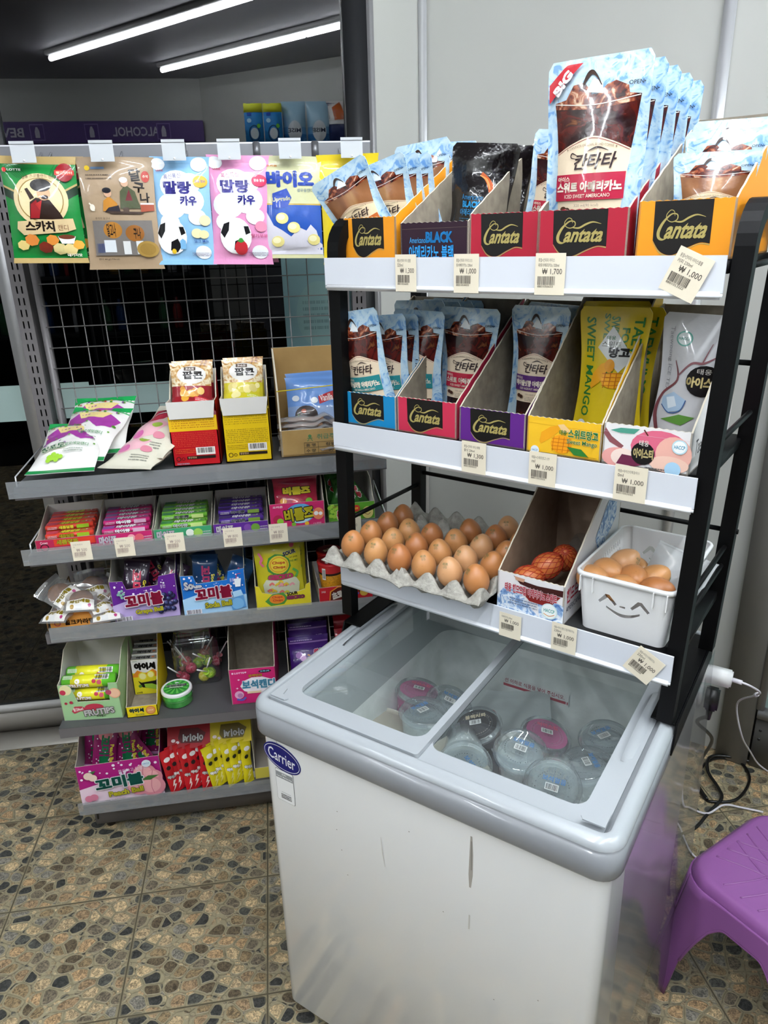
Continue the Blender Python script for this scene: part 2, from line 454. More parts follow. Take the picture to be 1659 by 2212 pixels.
    r2 = nd('ShaderNodeValToRGB'); r2.color_ramp.elements[0].position = 0.40; r2.color_ramp.elements[0].color = (0.40, 0.39, 0.38, 1); r2.color_ramp.elements[1].position = 0.62; r2.color_ramp.elements[1].color = (1.4, 1.34, 1.24, 1)
    L.new(n2.outputs['Fac'], r2.inputs[0])
    mul = nd('ShaderNodeMix', data_type='RGBA', blend_type='MULTIPLY'); mul.inputs[0].default_value = 1; L.new(cr.outputs[0], mul.inputs[6]); L.new(r2.outputs[0], mul.inputs[7])
    gr = nd('ShaderNodeTexNoise'); gr.inputs['Scale'].default_value = 60; gr.inputs['Detail'].default_value = 5; L.new(tc.outputs['Object'], gr.inputs['Vector'])
    g2 = nd('ShaderNodeValToRGB'); g2.color_ramp.elements[0].position = 0.3; g2.color_ramp.elements[0].color = rgb('6f6853'); g2.color_ramp.elements[1].position = 0.75; g2.color_ramp.elements[1].color = rgb('958c70')
    L.new(gr.outputs['Fac'], g2.inputs[0])
    m1 = nd('ShaderNodeMix', data_type='RGBA'); L.new(mask, m1.inputs[0]); L.new(g2.outputs[0], m1.inputs[6]); L.new(mul.outputs[2], m1.inputs[7])
    m2 = nd('ShaderNodeMix', data_type='RGBA'); L.new(mth('MULTIPLY', rim, 0.55, clamp=True), m2.inputs[0]); L.new(m1.outputs[2], m2.inputs[6]); m2.inputs[7].default_value = rgb('a89e80')
    # joints between the 30 cm tiles
    def joint(c, off):
        f = mth('FRACT', mth('DIVIDE', mth('SUBTRACT', c, off), 0.3055)); d = mth('ABSOLUTE', mth('SUBTRACT', f, 0.5))
        return mth('GREATER_THAN', d, 0.4945), mth('MULTIPLY', mth('SUBTRACT', d, 0.478), 60, clamp=True)
    jx, bx = joint(sp.outputs[0], -0.125); jy, by = joint(sp.outputs[1], 1.405)
    band = mth('MAXIMUM', bx, by); line = mth('MAXIMUM', jx, jy)
    m3 = nd('ShaderNodeMix', data_type='RGBA'); L.new(mth('MULTIPLY', band, 0.8), m3.inputs[0]); L.new(m2.outputs[2], m3.inputs[6]); m3.inputs[7].default_value = rgb('8c8369')
    m4 = nd('ShaderNodeMix', data_type='RGBA'); L.new(line, m4.inputs[0]); L.new(m3.outputs[2], m4.inputs[6]); m4.inputs[7].default_value = rgb('544e3d')
    L.new(m4.outputs[2], b.inputs['Base Color']); b.inputs['Roughness'].default_value = 0.38
    bp = nd('ShaderNodeBump'); bp.inputs['Strength'].default_value = 0.5; bp.inputs['Distance'].default_value = 0.002
    L.new(mth('MULTIPLY', mask, mth('SUBTRACT', 1.0, band)), bp.inputs['Height']); L.new(bp.outputs[0], b.inputs['Normal'])
make_floor(floor_m)
WALLM = mat('wall_panel', 'b6b7b2', 0.42, bump=(3, 0.15, 0.01))
CEILM = mat('ceiling_panel', 'a9a7ae', 0.5)
CHROME = mat('chrome', 'ecedf0', 0.25, 0.6)
ALU = mat('aluminium', 'a9a9ab', 0.35, 0.6)
DKFR = mat('dark_frame', '1e1f21', 0.35)
room = [(-3.2, 2.14), (0.295, 2.14), (0.463, 2.328), (1.24, 1.628), (2.36, 0.62), (2.36, 0.57), (-0.378, -1.45), (-3.2, -1.45)]
mb = MB(); mb.add([(x, y, 0) for x, y in [(-3.25, 2.5), (2.5, 2.5), (2.5, -1.55), (-3.25, -1.55)]], [(0, 3, 2, 1)], floor_m)
struct(mb.build('floor'))
mb = MB(); mb.add([(x, y, CEIL) for x, y in [(-3.25, 2.5), (2.5, 2.5), (2.5, -1.55), (-3.25, -1.55)]], [(0, 1, 2, 3)], CEILM)
struct(mb.build('ceiling'))
def wall(name, a, b, z0, z1, m, th=0.05, side=1):
    ang, l = diag(a, b); mb = MB(); mb.box(0, l, 0 if side > 0 else -th, th if side > 0 else 0, z0, z1, m)
    return struct(mb.build(name, loc=(a[0], a[1], 0), rot=(0, 0, ang)))
wall('wall_corner', room[1], room[2], 0, CEIL, WALLM)
wall('wall_right', room[2], room[3], 0, CEIL, WALLM)
wall('wall_far', (2.36, 0.62), (2.36, 0.57), 0, CEIL, WALLM)
wall('wall_back_right', room[5], room[6], 0, CEIL, WALLM)
wall('wall_back', room[6], room[7], 0, CEIL, WALLM)
wall('wall_left', room[7], room[0], 0, CEIL, WALLM)
# chrome joint strips on the wall
def strip(name, p, ang, w=0.026, z0=0, z1=CEIL, m=CHROME, d=0.008):
    mb = MB(); mb.box(-w/2, w/2, -d, 0.0, z0, z1, m, 0.002)
    return struct(mb.build(name, loc=(p[0], p[1], 0), rot=(0, 0, ang)))
WANG = math.atan2(room[3][1]-room[2][1], room[3][0]-room[2][0])
strip('trim_1', (0.470, 2.315), WANG)
strip('trim_2', (1.062, 1.782), WANG, 0.028)
# column and low steel plate to the right, then the green glazed wall
mb = MB(); mb.box(0, 0.085, -0.03, 0.03, 0, CEIL, mat('column_grey', '8b8a87', 0.45), 0.003)
struct(mb.build('wall_column', loc=(1.222, 1.636, 0), rot=(0, 0, WANG)))
mb = MB()
KICK = mat('kick_steel', '7f7e7b', 0.35, 0.4)
mb.box(0.09, 1.7, -0.02, 0.02, 0, 0.175, KICK, 0.002)
mb.box(0.09, 1.7, -0.035, 0.02, 0.175, 0.20, ALU, 0.002)
mb.box(0.085, 0.105, -0.03, 0.02, 0.20, CEIL, ALU, 0.002)
for z in (0.10, 0.13): mb.tube([(0.105, -0.021, z), (0.105, -0.019, z)], 0.004, DKFR)
struct(mb.build('trim_3', loc=(1.222, 1.636, 0), rot=(0, 0, WANG)))
mb = MB(); mb.box(0.105, 1.7, -0.004, 0.004, 0.20, CEIL, mat('frosted_green', '93a8a4', 0.3, coat=0.3))
struct(mb.build('window_2', loc=(1.222, 1.636, 0), rot=(0, 0, WANG)))

# night window behind the shelf unit
GL = glassy('window_glass', '6a7276', 1.66, 0.0)
GY = 2.14
mb = MB()
mb.quad((-3.2, GY, 0.10), (0.225, GY, 0.10), (0.225, GY, CEIL), (-3.2, GY, CEIL), GL)
wo = struct(mb.build('window_1'))
mb = MB(); mb.box(-3.2, 3.0, GY+0.5, GY+3.5, -0.4, -0.35, mat('asphalt', '20221f', 0.9)); mb.box(-3.2, 3.0, GY+3.5, GY+3.55, -0.4, 3.5, mat('night_wall', '0c0d0e', 0.9))
struct(mb.build('ground_outside'))
mb = MB()
mb.box(-3.2, 0.225, GY-0.012, GY+0.03, 0.075, 0.10, mat('sill_alu', 'b4b3b0', 0.5, 0.1), 0.002)
mb.box(-3.2, 0.225, GY-0.008, GY+0.03, 0, 0.075, mat('sill_grey', '8a857d', 0.5, bump=(8, 0.3, 0.01)), 0.002)
mb.box(-0.705, -0.64, GY-0.035, GY+0.03, 0.10, CEIL, ALU, 0.006)
mb.box(-0.64, -0.63, GY-0.012, GY+0.012, 0.10, CEIL, DKFR)
struct(mb.build('window_frame'))
mb = MB(); mb.box(0.225, 0.283, GY-0.045, GY+0.03, 0.0, CEIL, DKFR, 0.003); mb.box(0.283, 0.300, GY-0.05, GY+0.03, 0, CEIL, ALU, 0.004)
struct(mb.build('trim_4'))
mb = MB(); mb.box(-1.05, -0.33, 2.035, 2.13, 0.0, 0.004, mat('threshold_plate', 'a9a59c', 0.4, 0.3, bump=(30, 0.2, 0.002)), 0.001)
struct(mb.build('trim_5'))
# frosted film strips on the pane
FILM = mat('frosted_film', '9fb6b2', 0.45)
mb = MB(); mb.box(-3.2, -0.53, GY-0.0025, GY-0.001, 1.025, 1.125, FILM); mb.box(-0.53, -0.245, GY-0.0025, GY-0.001, 1.03, 1.115, FILM)
struct(mb.build('window_film'))
mb = MB(); mb.box(0.03, 0.222, GY-0.0025, GY-0.001, 0.9, 1.46, mat('teal_film', '5f7c80', 0.4))
A = Art(); A.E(0.5, 0.5, 0.42, P('6c8786', 'matte'), ry=0.42); A.lines(0.2, 0.3, 0.8, 0.7, 5, P('566e70', 'matte'), 8, 0.5)
A.to(mb, front_fn(0.05, 0.16, 1.17, 0.22, GY-0.003)); struct(mb.build('window_poster'))

# ceiling lamps: three rows of LED tube, two unseen ones added for front light
LED = mat('led_tube', 'ffffff', 0.4, emit='f4faff', es=TUBE_STRENGTH)
LCAP = mat('tube_holder', 'e6e6e6', 0.5)
for k, (a, b) in enumerate(TUBES):
    ang, l = diag(a, b)
    r = empty('ceiling_light', (a[0], a[1], CEIL), ang)
    tag(r, ['white LED tube lamp on the ceiling, left one in the window reflection', 'white LED tube lamp on the ceiling, second in the window reflection', 'white LED tube lamp on the ceiling farthest right, out of the reflection', 'unseen LED tube added by the left wall for front light, nearer the window', 'unseen LED tube added by the left wall for front light, nearer the back'][k], 'ceiling light')
    mb = MB(); mb.box(0, l, -0.03, 0.03, -0.022, 0, LCAP, 0.003); mb.build('holder', r)
    mb = MB()
    for i in range(2): mb.tube([(l*i/2+0.01, 0, -0.036), (l*(i+1)/2-0.01, 0, -0.036)], 0.014, LED, 10)
    mb.build('tube', r)
# purple sign band on the back wall, seen in the window
mb = MB(); mb.box(-2.6, 0, 0.0, 0.02, 0, 0.13, mat('purple_band', '5a3f86', 0.5))
A = Art(asp=2.6/0.13); X = lambda x: (-0.378-x)/2.6
A.T('ALCOHOL', X(-0.675), 0.28, X(-0.98), 0.72, 'd5d2dc', 0.02)
for x in (-0.60, -1.07, -1.42): A.G([(X(x), 0.12), (X(x-0.09), 0.12), (X(x-0.09), 0.88), (X(x), 0.88)], '9a86c0'); A.G([(X(x-0.005), 0.17), (X(x-0.085), 0.17), (X(x-0.085), 0.83), (X(x-0.005), 0.83)], '5a3f86'); A.G([(X(x-0.03), 0.25), (X(x-0.06), 0.25), (X(x-0.06), 0.55), (X(x-0.05), 0.75), (X(x-0.04), 0.75), (X(x-0.03), 0.55)], 'cfcad8')
A.T('BEVERAGE', X(-1.55), 0.28, X(-1.95), 0.72, 'd5d2dc', 0.02)
A.to(mb, lambda u, v, l: (-u*2.6, 0.02+l, v*0.13))
ob = mb.build('sign_band', loc=(-0.378, -1.445, 2.118)); tag(ob, 'long purple shop sign band reading ALCOHOL, mirrored in the night window', 'sign')

# tall cabinet that carries the paper packs mirrored in the window
PYA = math.atan2(room[6][1]-room[5][1], room[6][0]-room[5][0])
mb = MB(); fp_ = [(-0.15, -0.70), (-0.15, -1.05), (0.25, -0.93), (0.45, -0.81), (0.56, -0.755), (0.56, -0.70)]; cm_ = mat('cabinet_grey', '4c4d52', 0.5)
mb.plate(fp_, [], 2.0, lambda u, v, q: (u, v, q), cm_); mb.box(0.196, 0.204, -0.703, -0.697, 0.1, 1.95, DKFR)
cabinet = mb.build('display_cooler'); tag(cabinet, 'tall dark grey cooler whose top carries the paper packs in the window reflection', 'cooler')
mb = MB(); ck_ = mat('cooler_black', '101113', 0.5)
mb.box(-2.9, -0.45, -0.02, 0.0, 0.0, 2.04, ck_); mb.box(-2.9, -0.45, 0.0, 0.34, 0.0, 0.12, ck_); mb.box(-2.9, -0.45, 0.0, 0.34, 1.98, 2.06, ck_)
for x in (-2.9, -2.1, -1.28, -0.47): mb.box(x, x+0.03, 0.0, 0.34, 0.0, 2.04, ck_)
for z in (0.5, 0.88, 1.26, 1.62): mb.box(-2.9, -0.45, 0.0, 0.30, z, z+0.02, ck_)
wide = mb.build('wall_cooler', loc=(0, -1.425, 0)); tag(wide, 'long black open cooler under the purple band, seen only in the window', 'cooler')
def bottle_mesh(c):
    m = MB(); m.lathe([(0, 0), (0.03, 0), (0.032, 0.01), (0.032, 0.14), (0.012, 0.19), (0.012, 0.215), (0, 0.215)], mat('bottle_'+c, c, 0.3), 14); return m.build('drink_bottle')
bts = [bottle_mesh(c) for c in ('7a2020', '24406e', '8a6a2c', '2c5a38', '8a8c90')]; rb_ = random.Random(3); bu_ = set()
for z in (0.90, 1.28, 1.64):
    for i in range(16):
        x = -2.05+0.098*i
        if abs(x+1.265) < 0.06 or rb_.random() < 0.25: continue
        p_ = bts[rb_.randrange(5)]; o = dup(p_) if p_.name in bu_ else p_; bu_.add(p_.name); o.location = (x, -1.23, z)
        tag(o, 'small drink bottle on a dark cooler shelf, faint in the window', 'bottle', 'bottles mirrored in the window')
def paper_pack(x, kind, k):
    if kind == 'box':
        mb = MB(); mb.box(-0.055, 0.055, -0.05, 0.05, 0, 0.24, P('2f86c9'), 0.004); mb.box(-0.056, 0.056, -0.051, 0.051, 0.19, 0.241, P('d8dd3a'), 0.003)
        A = Art(0.11/0.24); A.ring(0.5, 0.33, 0.3, 0.05, '10305e', ry=0.19); A.E(0.5, 0.33, 0.22, 'cfd8dc', ry=0.13); A.E(0.25, 0.5, 0.1, '6abf45', ry=0.05); A.R(0.6, 0.72, 0.85, 1.0, '2c5cc0'); A.E(0.75, 0.62, 0.12, 'b9dff3', ry=0.05)
        A.to(mb, lambda u, v, l: (0.055-u*0.11, 0.05+l, v*0.24))
        o = mb.build('tissue_box', loc=(x, -0.76, 2.0)); return tag(o, ['blue and yellow upright tissue carton mirrored in window, outermost of the packs', 'blue and yellow tissue carton mirrored in window, next to white rolls'][k], 'carton', 'cartons mirrored in the window')
    b = Bag(0.15, 0.26, 0.10, 'pillow', 40+k, 1.5, 0.04); mb = MB()
    b.mesh(mb, P(['9fc7dd', 'a9cfe4', '2c3560'][k], 'film'))
    A = Art(0.15/0.26, 'film')
    if k < 2: A.R(0, 0, 1, 0.3, '2a6fae'); A.R(0, 0.3, 1, 0.45, '6aa3cc'); A.E(0.5, 0.36, 0.3, 'e4e8ea', ry=0.22); A.T('MISE', 0.24, 0.33, 0.8, 0.42, '22304a', 0.02)
    else: A.R(0, 0.55, 1, 1, 'd9d4d0'); A.G([(0.2, 0.6), (0.7, 0.58), (0.8, 0.85), (0.45, 0.98)], 'c2622e'); A.R(0, 0.5, 1, 0.56, 'e8e8e8')
    b.art(mb, A, -1)
    o = mb.build('paper_roll_pack', loc=(x, -0.78, 2.0)); return tag(o, ['pale blue paper roll pack mirrored in window, left of two alike', 'pale blue paper roll pack mirrored in window, right of two alike', 'navy and white paper pack mirrored at the window edge'][k], 'paper pack', 'paper packs mirrored in the window')
paper_pack(-0.03, 'box', 0); paper_pack(0.085, 'box', 1); paper_pack(0.215, 'bag', 0); paper_pack(0.365, 'bag', 1); paper_pack(0.49, 'bag', 2)

# ================================================================== CHEST FREEZER
FANG = math.radians(-41.5); FOR = (-0.080, 1.0576); FW = 0.602; FD = 0.60
fr = empty('chest_freezer', (FOR[0], FOR[1], 0), FANG)
tag(fr, 'white chest freezer with grey rim and sliding glass lids, holding ice cups', 'freezer')
FWHITE = mat('enamel_white', 'f0f2f3', 0.22, coat=0.6)
CAPG = mat('cap_grey', '7f8286', 0.30, coat=0.25)
CAPW = mat('lid_grey', 'a3a8ac', 0.28, coat=0.3)
BLK = mat('black_plastic', '0e0e0f', 0.4)
def rrect(x0, x1, y0, y1, r, n=6):
    pts = []
    for cx, cy, a in ((x1-r, y0+r, -PI/2), (x1-r, y1-r, 0), (x0+r, y1-r, PI/2), (x0+r, y0+r, PI)):
        for i in range(n+1): pts.append((cx+r*math.cos(a+PI/2*i/n), cy+r*math.sin(a+PI/2*i/n)))
    return pts
def ring_sweep(mb, x0, x1, y0, y1, R, prof, m, mats=None):
    """prof: (inset, z) swept round a rounded rectangle"""
    loops = []
    for ins, z in prof: loops.append([(x, y, z) for x, y in rrect(x0+ins, x1-ins, y0+ins, y1-ins, max(R-ins, 0.004))])
    k = len(loops[0]); base = len(mb.v); mb.add([p for l in loops for p in l], [], m)
    for i in range(len(loops)-1):
        mm = mb.mi(mats[i] if mats else m)
        for j in range(k):
            mb.smooth.add(len(mb.f)); mb.f.append((base+i*k+j, base+i*k+(j+1) % k, base+(i+1)*k+(j+1) % k, base+(i+1)*k+j)); mb.m.append(mm)
mb = MB(); ring_sweep(mb, 0, FW, 0, FD, 0.02, [(0.004, 0.035), (0, 0.04), (0, 0.705)], FWHITE)
mb.add([(x, y, 0.035) for x, y in rrect(0.004, FW-0.004, 0.004, FD-0.004, 0.016)], [tuple(range(28))[::-1]], FWHITE)
# rust and rub marks on the front
A = Art(asp=1); RB = P('a9a49c', 'matte'); RD = P('8d8a84', 'matte')
A.L([(0.405, 0.674), (0.4055, 0.64), (0.405, 0.60), (0.4045, 0.575)], [0.003, 0.006, 0.007, 0.003], RB, False); A.L([(0.4055, 0.665), (0.406, 0.61)], 0.0018, RD, False)
A.L([(0.4045, 0.52), (0.404, 0.49)], 0.0022, P('c4c2bd', 'matte'), False); A.L([(0.246, 0.59), (0.248, 0.56), (0.252, 0.53)], [0.0008, 0.002, 0.0008], P('c9c8c4', 'matte'), False)
A.L([(0.037, 0.695), (0.0385, 0.682)], 0.0008, RD, False)
for x, z in ((0.16, 0.60), (0.157, 0.56), (0.165, 0.52), (0.175, 0.47), (0.52, 0.42), (0.36, 0.5), (0.45, 0.37), (0.3, 0.63)): A.E(x, z, 0.0011, RD, ry=0.0011, n=6)
A.to(mb, lambda u, v, l: (u, -l, v)); mb.build('body', fr)
mb = MB(); mb.box(0.02, FW-0.02, 0.02, FD-0.02, 0.012, 0.035, BLK)
for x in (0.06, FW-0.06):
    for y in (0.06, FD-0.06): mb.tube([(x, y, 0), (x, y, 0.014)], 0.018, BLK, 12)
mb.build('plinth', fr)
# rim
prof = [(0.012, 0.700), (0.002, 0.702), (0.0, 0.706), (0.0, 0.748)]
for i in range(7):
    a = PI/2*i/6; prof.append((0.017-0.017*math.cos(a), 0.748+0.018*math.sin(a)))
prof += [(0.020, 0.766), (0.022, 0.764), (0.022, 0.752), (0.066, 0.752), (0.068, 0.735)]
mb = MB(); ring_sweep(mb, -0.012, FW+0.012, -0.012, FD+0.012, 0.034, prof, CAPG, [CAPG]*5+[CAPW]*20); mb.build('rim', fr)
# frosty inner liner
LIN = ramp_mat('frosted_liner', [(0.3, 'd2d8d4'), (0.55, 'e8ecea'), (0.75, 'fbfdfc')], 14, 6, 0.7, bump=(60, 0.4, 0.003))
mb = MB(); ring_sweep(mb, 0.055, FW-0.055, 0.055, FD-0.035, 0.04, [(0, 0.735), (0.006, 0.64), (0.010, 0.36)], LIN, [mat('liner_neck', 'aab1b2', 0.5), LIN])
mb.add([(x, y, 0.36) for x, y in rrect(0.065, FW-0.065, 0.065, FD-0.045, 0.03)], [tuple(range(28))], LIN); mb.build('liner', fr)
# sliding lids
LG = glassy('lid_glass', 'f4f8f7', 1.6, 0.0, milk=0.045)
def lid(x0, x1, z, name, hx, side):
    mb = MB()
    def ringp(ax0, ax1, ay0, ay1, bx0, bx1, by0, by1, r): 
        mb.plate(rrect(ax0, ax1, ay0, ay1, 0.006, 4), [rrect(bx0, bx1, by0, by1, r, 5)], 0.008, lambda u, v, w: (u, v, z-0.008+w), CAPW)
    ringp(x0, x1, 0.016, FD-0.034, x0+0.034 if side < 0 else x0+0.012, x1-0.012 if side < 0 else x1-0.036, 0.050, FD-0.05, 0.022)
    o = mb.build(name, fr)
    mb = MB(); mb.quad((x0+0.010, 0.05, z-0.009), (x1-0.010, 0.05, z-0.009), (x1-0.010, FD-0.045, z-0.009), (x0+0.010, FD-0.045, z-0.009), LG); mb.build('glass_pane', o)
    mb = MB()   # finger rib
    hy0, hy1 = (0.21, 0.40) if side < 0 else (0.17, 0.37)
    pth = []
    for i in range(15):
        t = i/14; pth.append((hx, hy0+(hy1-hy0)*t, z+0.001+0.012*math.sin(PI*t)**0.4))
    mb.add([(p[0]-0.004, p[1], z-0.001) for p in pth]+[(p[0]+0.003*(-side), p[1], p[2]) for p in pth]+[(p[0]+0.012*side, p[1], z-0.001) for p in pth],
           [(i, i+1, 16+i, 15+i) for i in range(14)]+[(15+i, 16+i, 31+i, 30+i) for i in range(14)], CAPW, True)
    mb.build('finger_grip', o); return o
lid(0.013, 0.305, 0.764, 'sliding_lid', 0.028, -1)
lid(0.292, FW-0.018, 0.755, 'sliding_lid', FW-0.036, 1)
mb = MB(); mb.box(0.288, 0.302, 0.06, FD-0.04, 0.742, 0.7455, mat('lid_seal', '3f4446', 0.5)); mb.build('lid_seal', fr)
for x, s_ in ((0.022, 1), (FW-0.022, -1)):
    mb = MB(); mb.plate([(0, 0), (0.03, 0), (0.034, 0.006), (0.018, 0.012), (0.014, 0.028), (0.006, 0.032), (0, 0.028)], [], 0.002, lambda u, v, w, x=x, s_=s_: (x-0.006*s_+u*s_, 0.018+v, 0.765+w*1.0), CAPW); mb.build('lid_stop', fr)
mb = MB(); A = Art(asp=0.083/0.047)
A.E(0.5, 0.5, 0.5, '14176e', ry=0.5, n=40); A.ring(0.5, 0.5, 0.475, 0.012, 'e8e8f0', ry=0.44, n=40); A.T('Carrier', 0.13, 0.3, 0.86, 0.74, 'f0f0f6', 0.008)
A.to(mb, lambda u, v, l: (0.006+u*0.081+0.0, -0.0008-l, 0.633+v*0.053-(u-0.5)*0.012)); mb.add([(0.006+0.081*p[0], -0.0008, 0.633+p[1]*0.053-(p[0]-0.5)*0.012) for p in ell(0.5, 0.5, 0.5, 0.5, 32)]+[(0.006+0.081*p[0], 0, 0.633+p[1]*0.053-(p[0]-0.5)*0.012) for p in ell(0.5, 0.5, 0.5, 0.5, 32)], [(i, (i+1) % 32, 32+(i+1) % 32, 32+i) for i in range(32)], P('14176e'))
mb.build('maker_badge', fr)
mb = MB(); A = Art(asp=0.04/0.068); GM = P('8f9294')
A.G(rrect(0, 1, 0, 1, 0.07), '55585a'); A.G(rrect(0.015, 0.985, 0.01, 0.99, 0.065), 'eceded'); A.R(0.03, 0.73, 0.97, 0.92, '8f9294'); A.T('Join', 0.36, 0.84, 0.62, 0.905, 'ffffff', 0.01); A.T('Carrier Membership', 0.08, 0.755, 0.92, 0.815, 'ffffff', 0.01)
A.R(0.28, 0.30, 0.8, 0.307, '444444'); A.lines(0.25, 0.10, 0.82, 0.26, 3, '333333', 4, 0.6)
A.to(mb, lambda u, v, l: (0.028+u*0.040, -0.0003-l, 0.565+v*0.068)); mb.build('sticker', fr)
mb = MB(); A = Art(asp=0.16/0.026); A.R(0, 0, 1, 1, 'e9e9e8'); A.R(0, 0.14, 0.96, 0.36, 'b0203a'); A.R(0.975, 0.14, 0.99, 0.36, 'b0203a'); A.T('선 이하로 식품을 넣어 주십시오.', 0.02, 0.48, 0.94, 0.85, 'a23046', 0.01)
A.to(mb, lambda u, v, l: (0.21+u*0.15, FD-0.0460-l, 0.535+v*0.030)); mb.build('load_line_sticker', fr)
# clear protective film hanging over the right side
FILMC = glassy('clear_film', 'e6e6e8', 1.40, 0.10, milk=0.10)
mb = MB(); nu, nv = 22, 16; vs = []
for j in range(nv+1):
    z = 0.735-0.71*j/nv
    for i in range(nu+1):
        y = 0.0+0.60*i/nu; t = j/nv
        x = FW+0.013+0.004+0.030*t*(0.35+0.65*i/nu)*(1-0.3*t)+0.005*noise.noise(Vector((y*7, z*5, 2)))*(0.3+t)
        vs.append((x, y, z))
mb.add(vs, [(j*(nu+1)+i, j*(nu+1)+i+1, (j+1)*(nu+1)+i+1, (j+1)*(nu+1)+i) for j in range(nv) for i in range(nu)], FILMC, True)
mb.build('protective_film', fr)
# outlet strip fixed at the rear corner with charger and plug
mb = MB(); mb.box(-0.005, 0.005, -0.018, 0.018, -0.042, 0.042, mat('white_plastic', 'e6e6e6', 0.35), 0.003)
fl = set_frame(FOR, FANG)
o = mb.build('wall_outlet', loc=fl(0.603, FD+0.018, 0.635), rot=(0, 0, FANG)); tag(o, 'white power outlet plate at the rear right edge of the chest freezer', 'outlet')
WP = MC['white_plastic']
mb = MB(); mb.box(0.0, 0.045, -0.013, 0.013, -0.015, 0.015, WP, 0.003); A = Art(1.6); A.lines(0.3, 0.2, 0.75, 0.8, 6, 'a8a8a8', 2); A.R(0.78, 0.3, 0.92, 0.75, 'b5b5b5'); A.to(mb, lambda u, v, l: (u*0.045, -0.012-l, -0.014+v*0.028))
CH = mb.build('phone_charger', loc=fl(0.610, FD+0.018, 0.668), rot=(0, 0, FANG)); tag(CH, 'small white phone charger plugged in behind the chest freezer', 'charger')
def wire(pts, k=8): return smooth_line([tuple(p) for p in pts], k)
WC = mat('white_cable', 'dcd8e0', 0.4); BC = mat('black_cable', '0c0c0d', 0.35)
e = fl(0.655, FD+0.018, 0.668)
mb = MB(); wp = wire([e, (e[0]+0.022, e[1]-0.018, 0.665), (0.895, 1.10, 0.62), (0.95, 1.18, 0.55), (1.02, 1.32, 0.42), (1.07, 1.35, 0.30), (1.16, 1.42, 0.18), (1.24, 1.47, 0.08), (1.32, 1.48, 0.02), (1.42, 1.46, 0.006)])
mb.tube(wp, 0.0022, WC, 8); o = mb.build('charging_cable'); tag(o, 'thin white charging cable dropping from the white charger to the floor', 'cable')
m2 = MB(); d = (Vector(wp[6])-Vector(wp[0])).normalized(); m2.tube([wp[0], Vector(wp[0])+d*0.018], 0.0045, WC, 10); m2.build('connector', o)
m2 = MB(); q = Vector(wp[23]); d = (Vector(wp[25])-q).normalized(); m2.tube([q-d*0.012, q+d*0.012], 0.0045, WC, 10); m2.build('cable_bead', o)
mb = MB(); p0 = fl(0.616, FD+0.018, 0.625)
mb.box(-0.003, 0.022, -0.012, 0.012, -0.035, 0.012, BLK, 0.004); mb.tube([(0.009, 0, -0.03), (0.007, 0, -0.06)], [0.007, 0.005], BLK, 10)
pl = mb.build('power_plug', loc=p0, rot=(0, 0, FANG)); 
bp_ = wire([(p0[0]+0.006, p0[1]-0.004, 0.57), (p0[0]+0.05, p0[1]+0.09, 0.48), (0.94, 1.28, 0.36), (1.00, 1.39, 0.20), (1.05, 1.46, 0.06), (1.075, 1.46, 0.005), (1.09, 1.44, 0.005), (1.16, 1.437, 0.005), (1.24, 1.50, 0.005), (1.258, 1.57, 0.005), (1.21, 1.60, 0.005), (1.15, 1.58, 0.008), (1.09, 1.52, 0.010), (1.08, 1.45, 0.006)])
mb = MB(); mb.tube(bp_, 0.004, BC, 8); o = mb.build('power_cord'); tag(o, 'black power cord looped on the floor behind the purple stool', 'cord'); pl.parent = o
mb = MB(); mb.tube(wire([(1.42, 1.43, 0.005), (1.30, 1.55, 0.012), (1.19, 1.60, 0.016), (1.14, 1.55, 0.014), (1.13, 1.48, 0.012), (1.115, 1.44, 0.012), (1.05, 1.40, 0.005), (0.99, 1.36, 0.005), (0.90, 1.33, 0.005), (0.88, 1.28, 0.006), (0.84, 1.22, 0.006), (0.82, 1.18, 0.006)]), 0.0045, BC, 8)
tag(mb.build('extension_cord'), 'thick black cord running along the floor to the freezer side', 'cord')
mb = MB(); mb.tube(wire([(1.0, 1.50, 0.14), (1.02, 1.50, 0.10), (1.00, 1.44, 0.02), (1.016, 1.43, 0.006), (1.05, 1.40, 0.008), (1.106, 1.415, 0.014), (1.152, 1.406, 0.006), (1.2, 1.38, 0.006)]), 0.0028, WC, 8)
tag(mb.build('white_cord'), 'white cord lying over the black cord loops by the stool', 'cord')
mb = MB(); mb.tube(wire([(0.955, 1.42, 0.006), (0.955, 1.37, 0.005), (0.944, 1.325, 0.005), (0.94, 1.28, 0.005), (0.96, 1.24, 0.005)]), 0.0025, WC, 8)
tag(mb.build('white_cord'), 'short white cord on the floor between freezer and stool', 'cord')

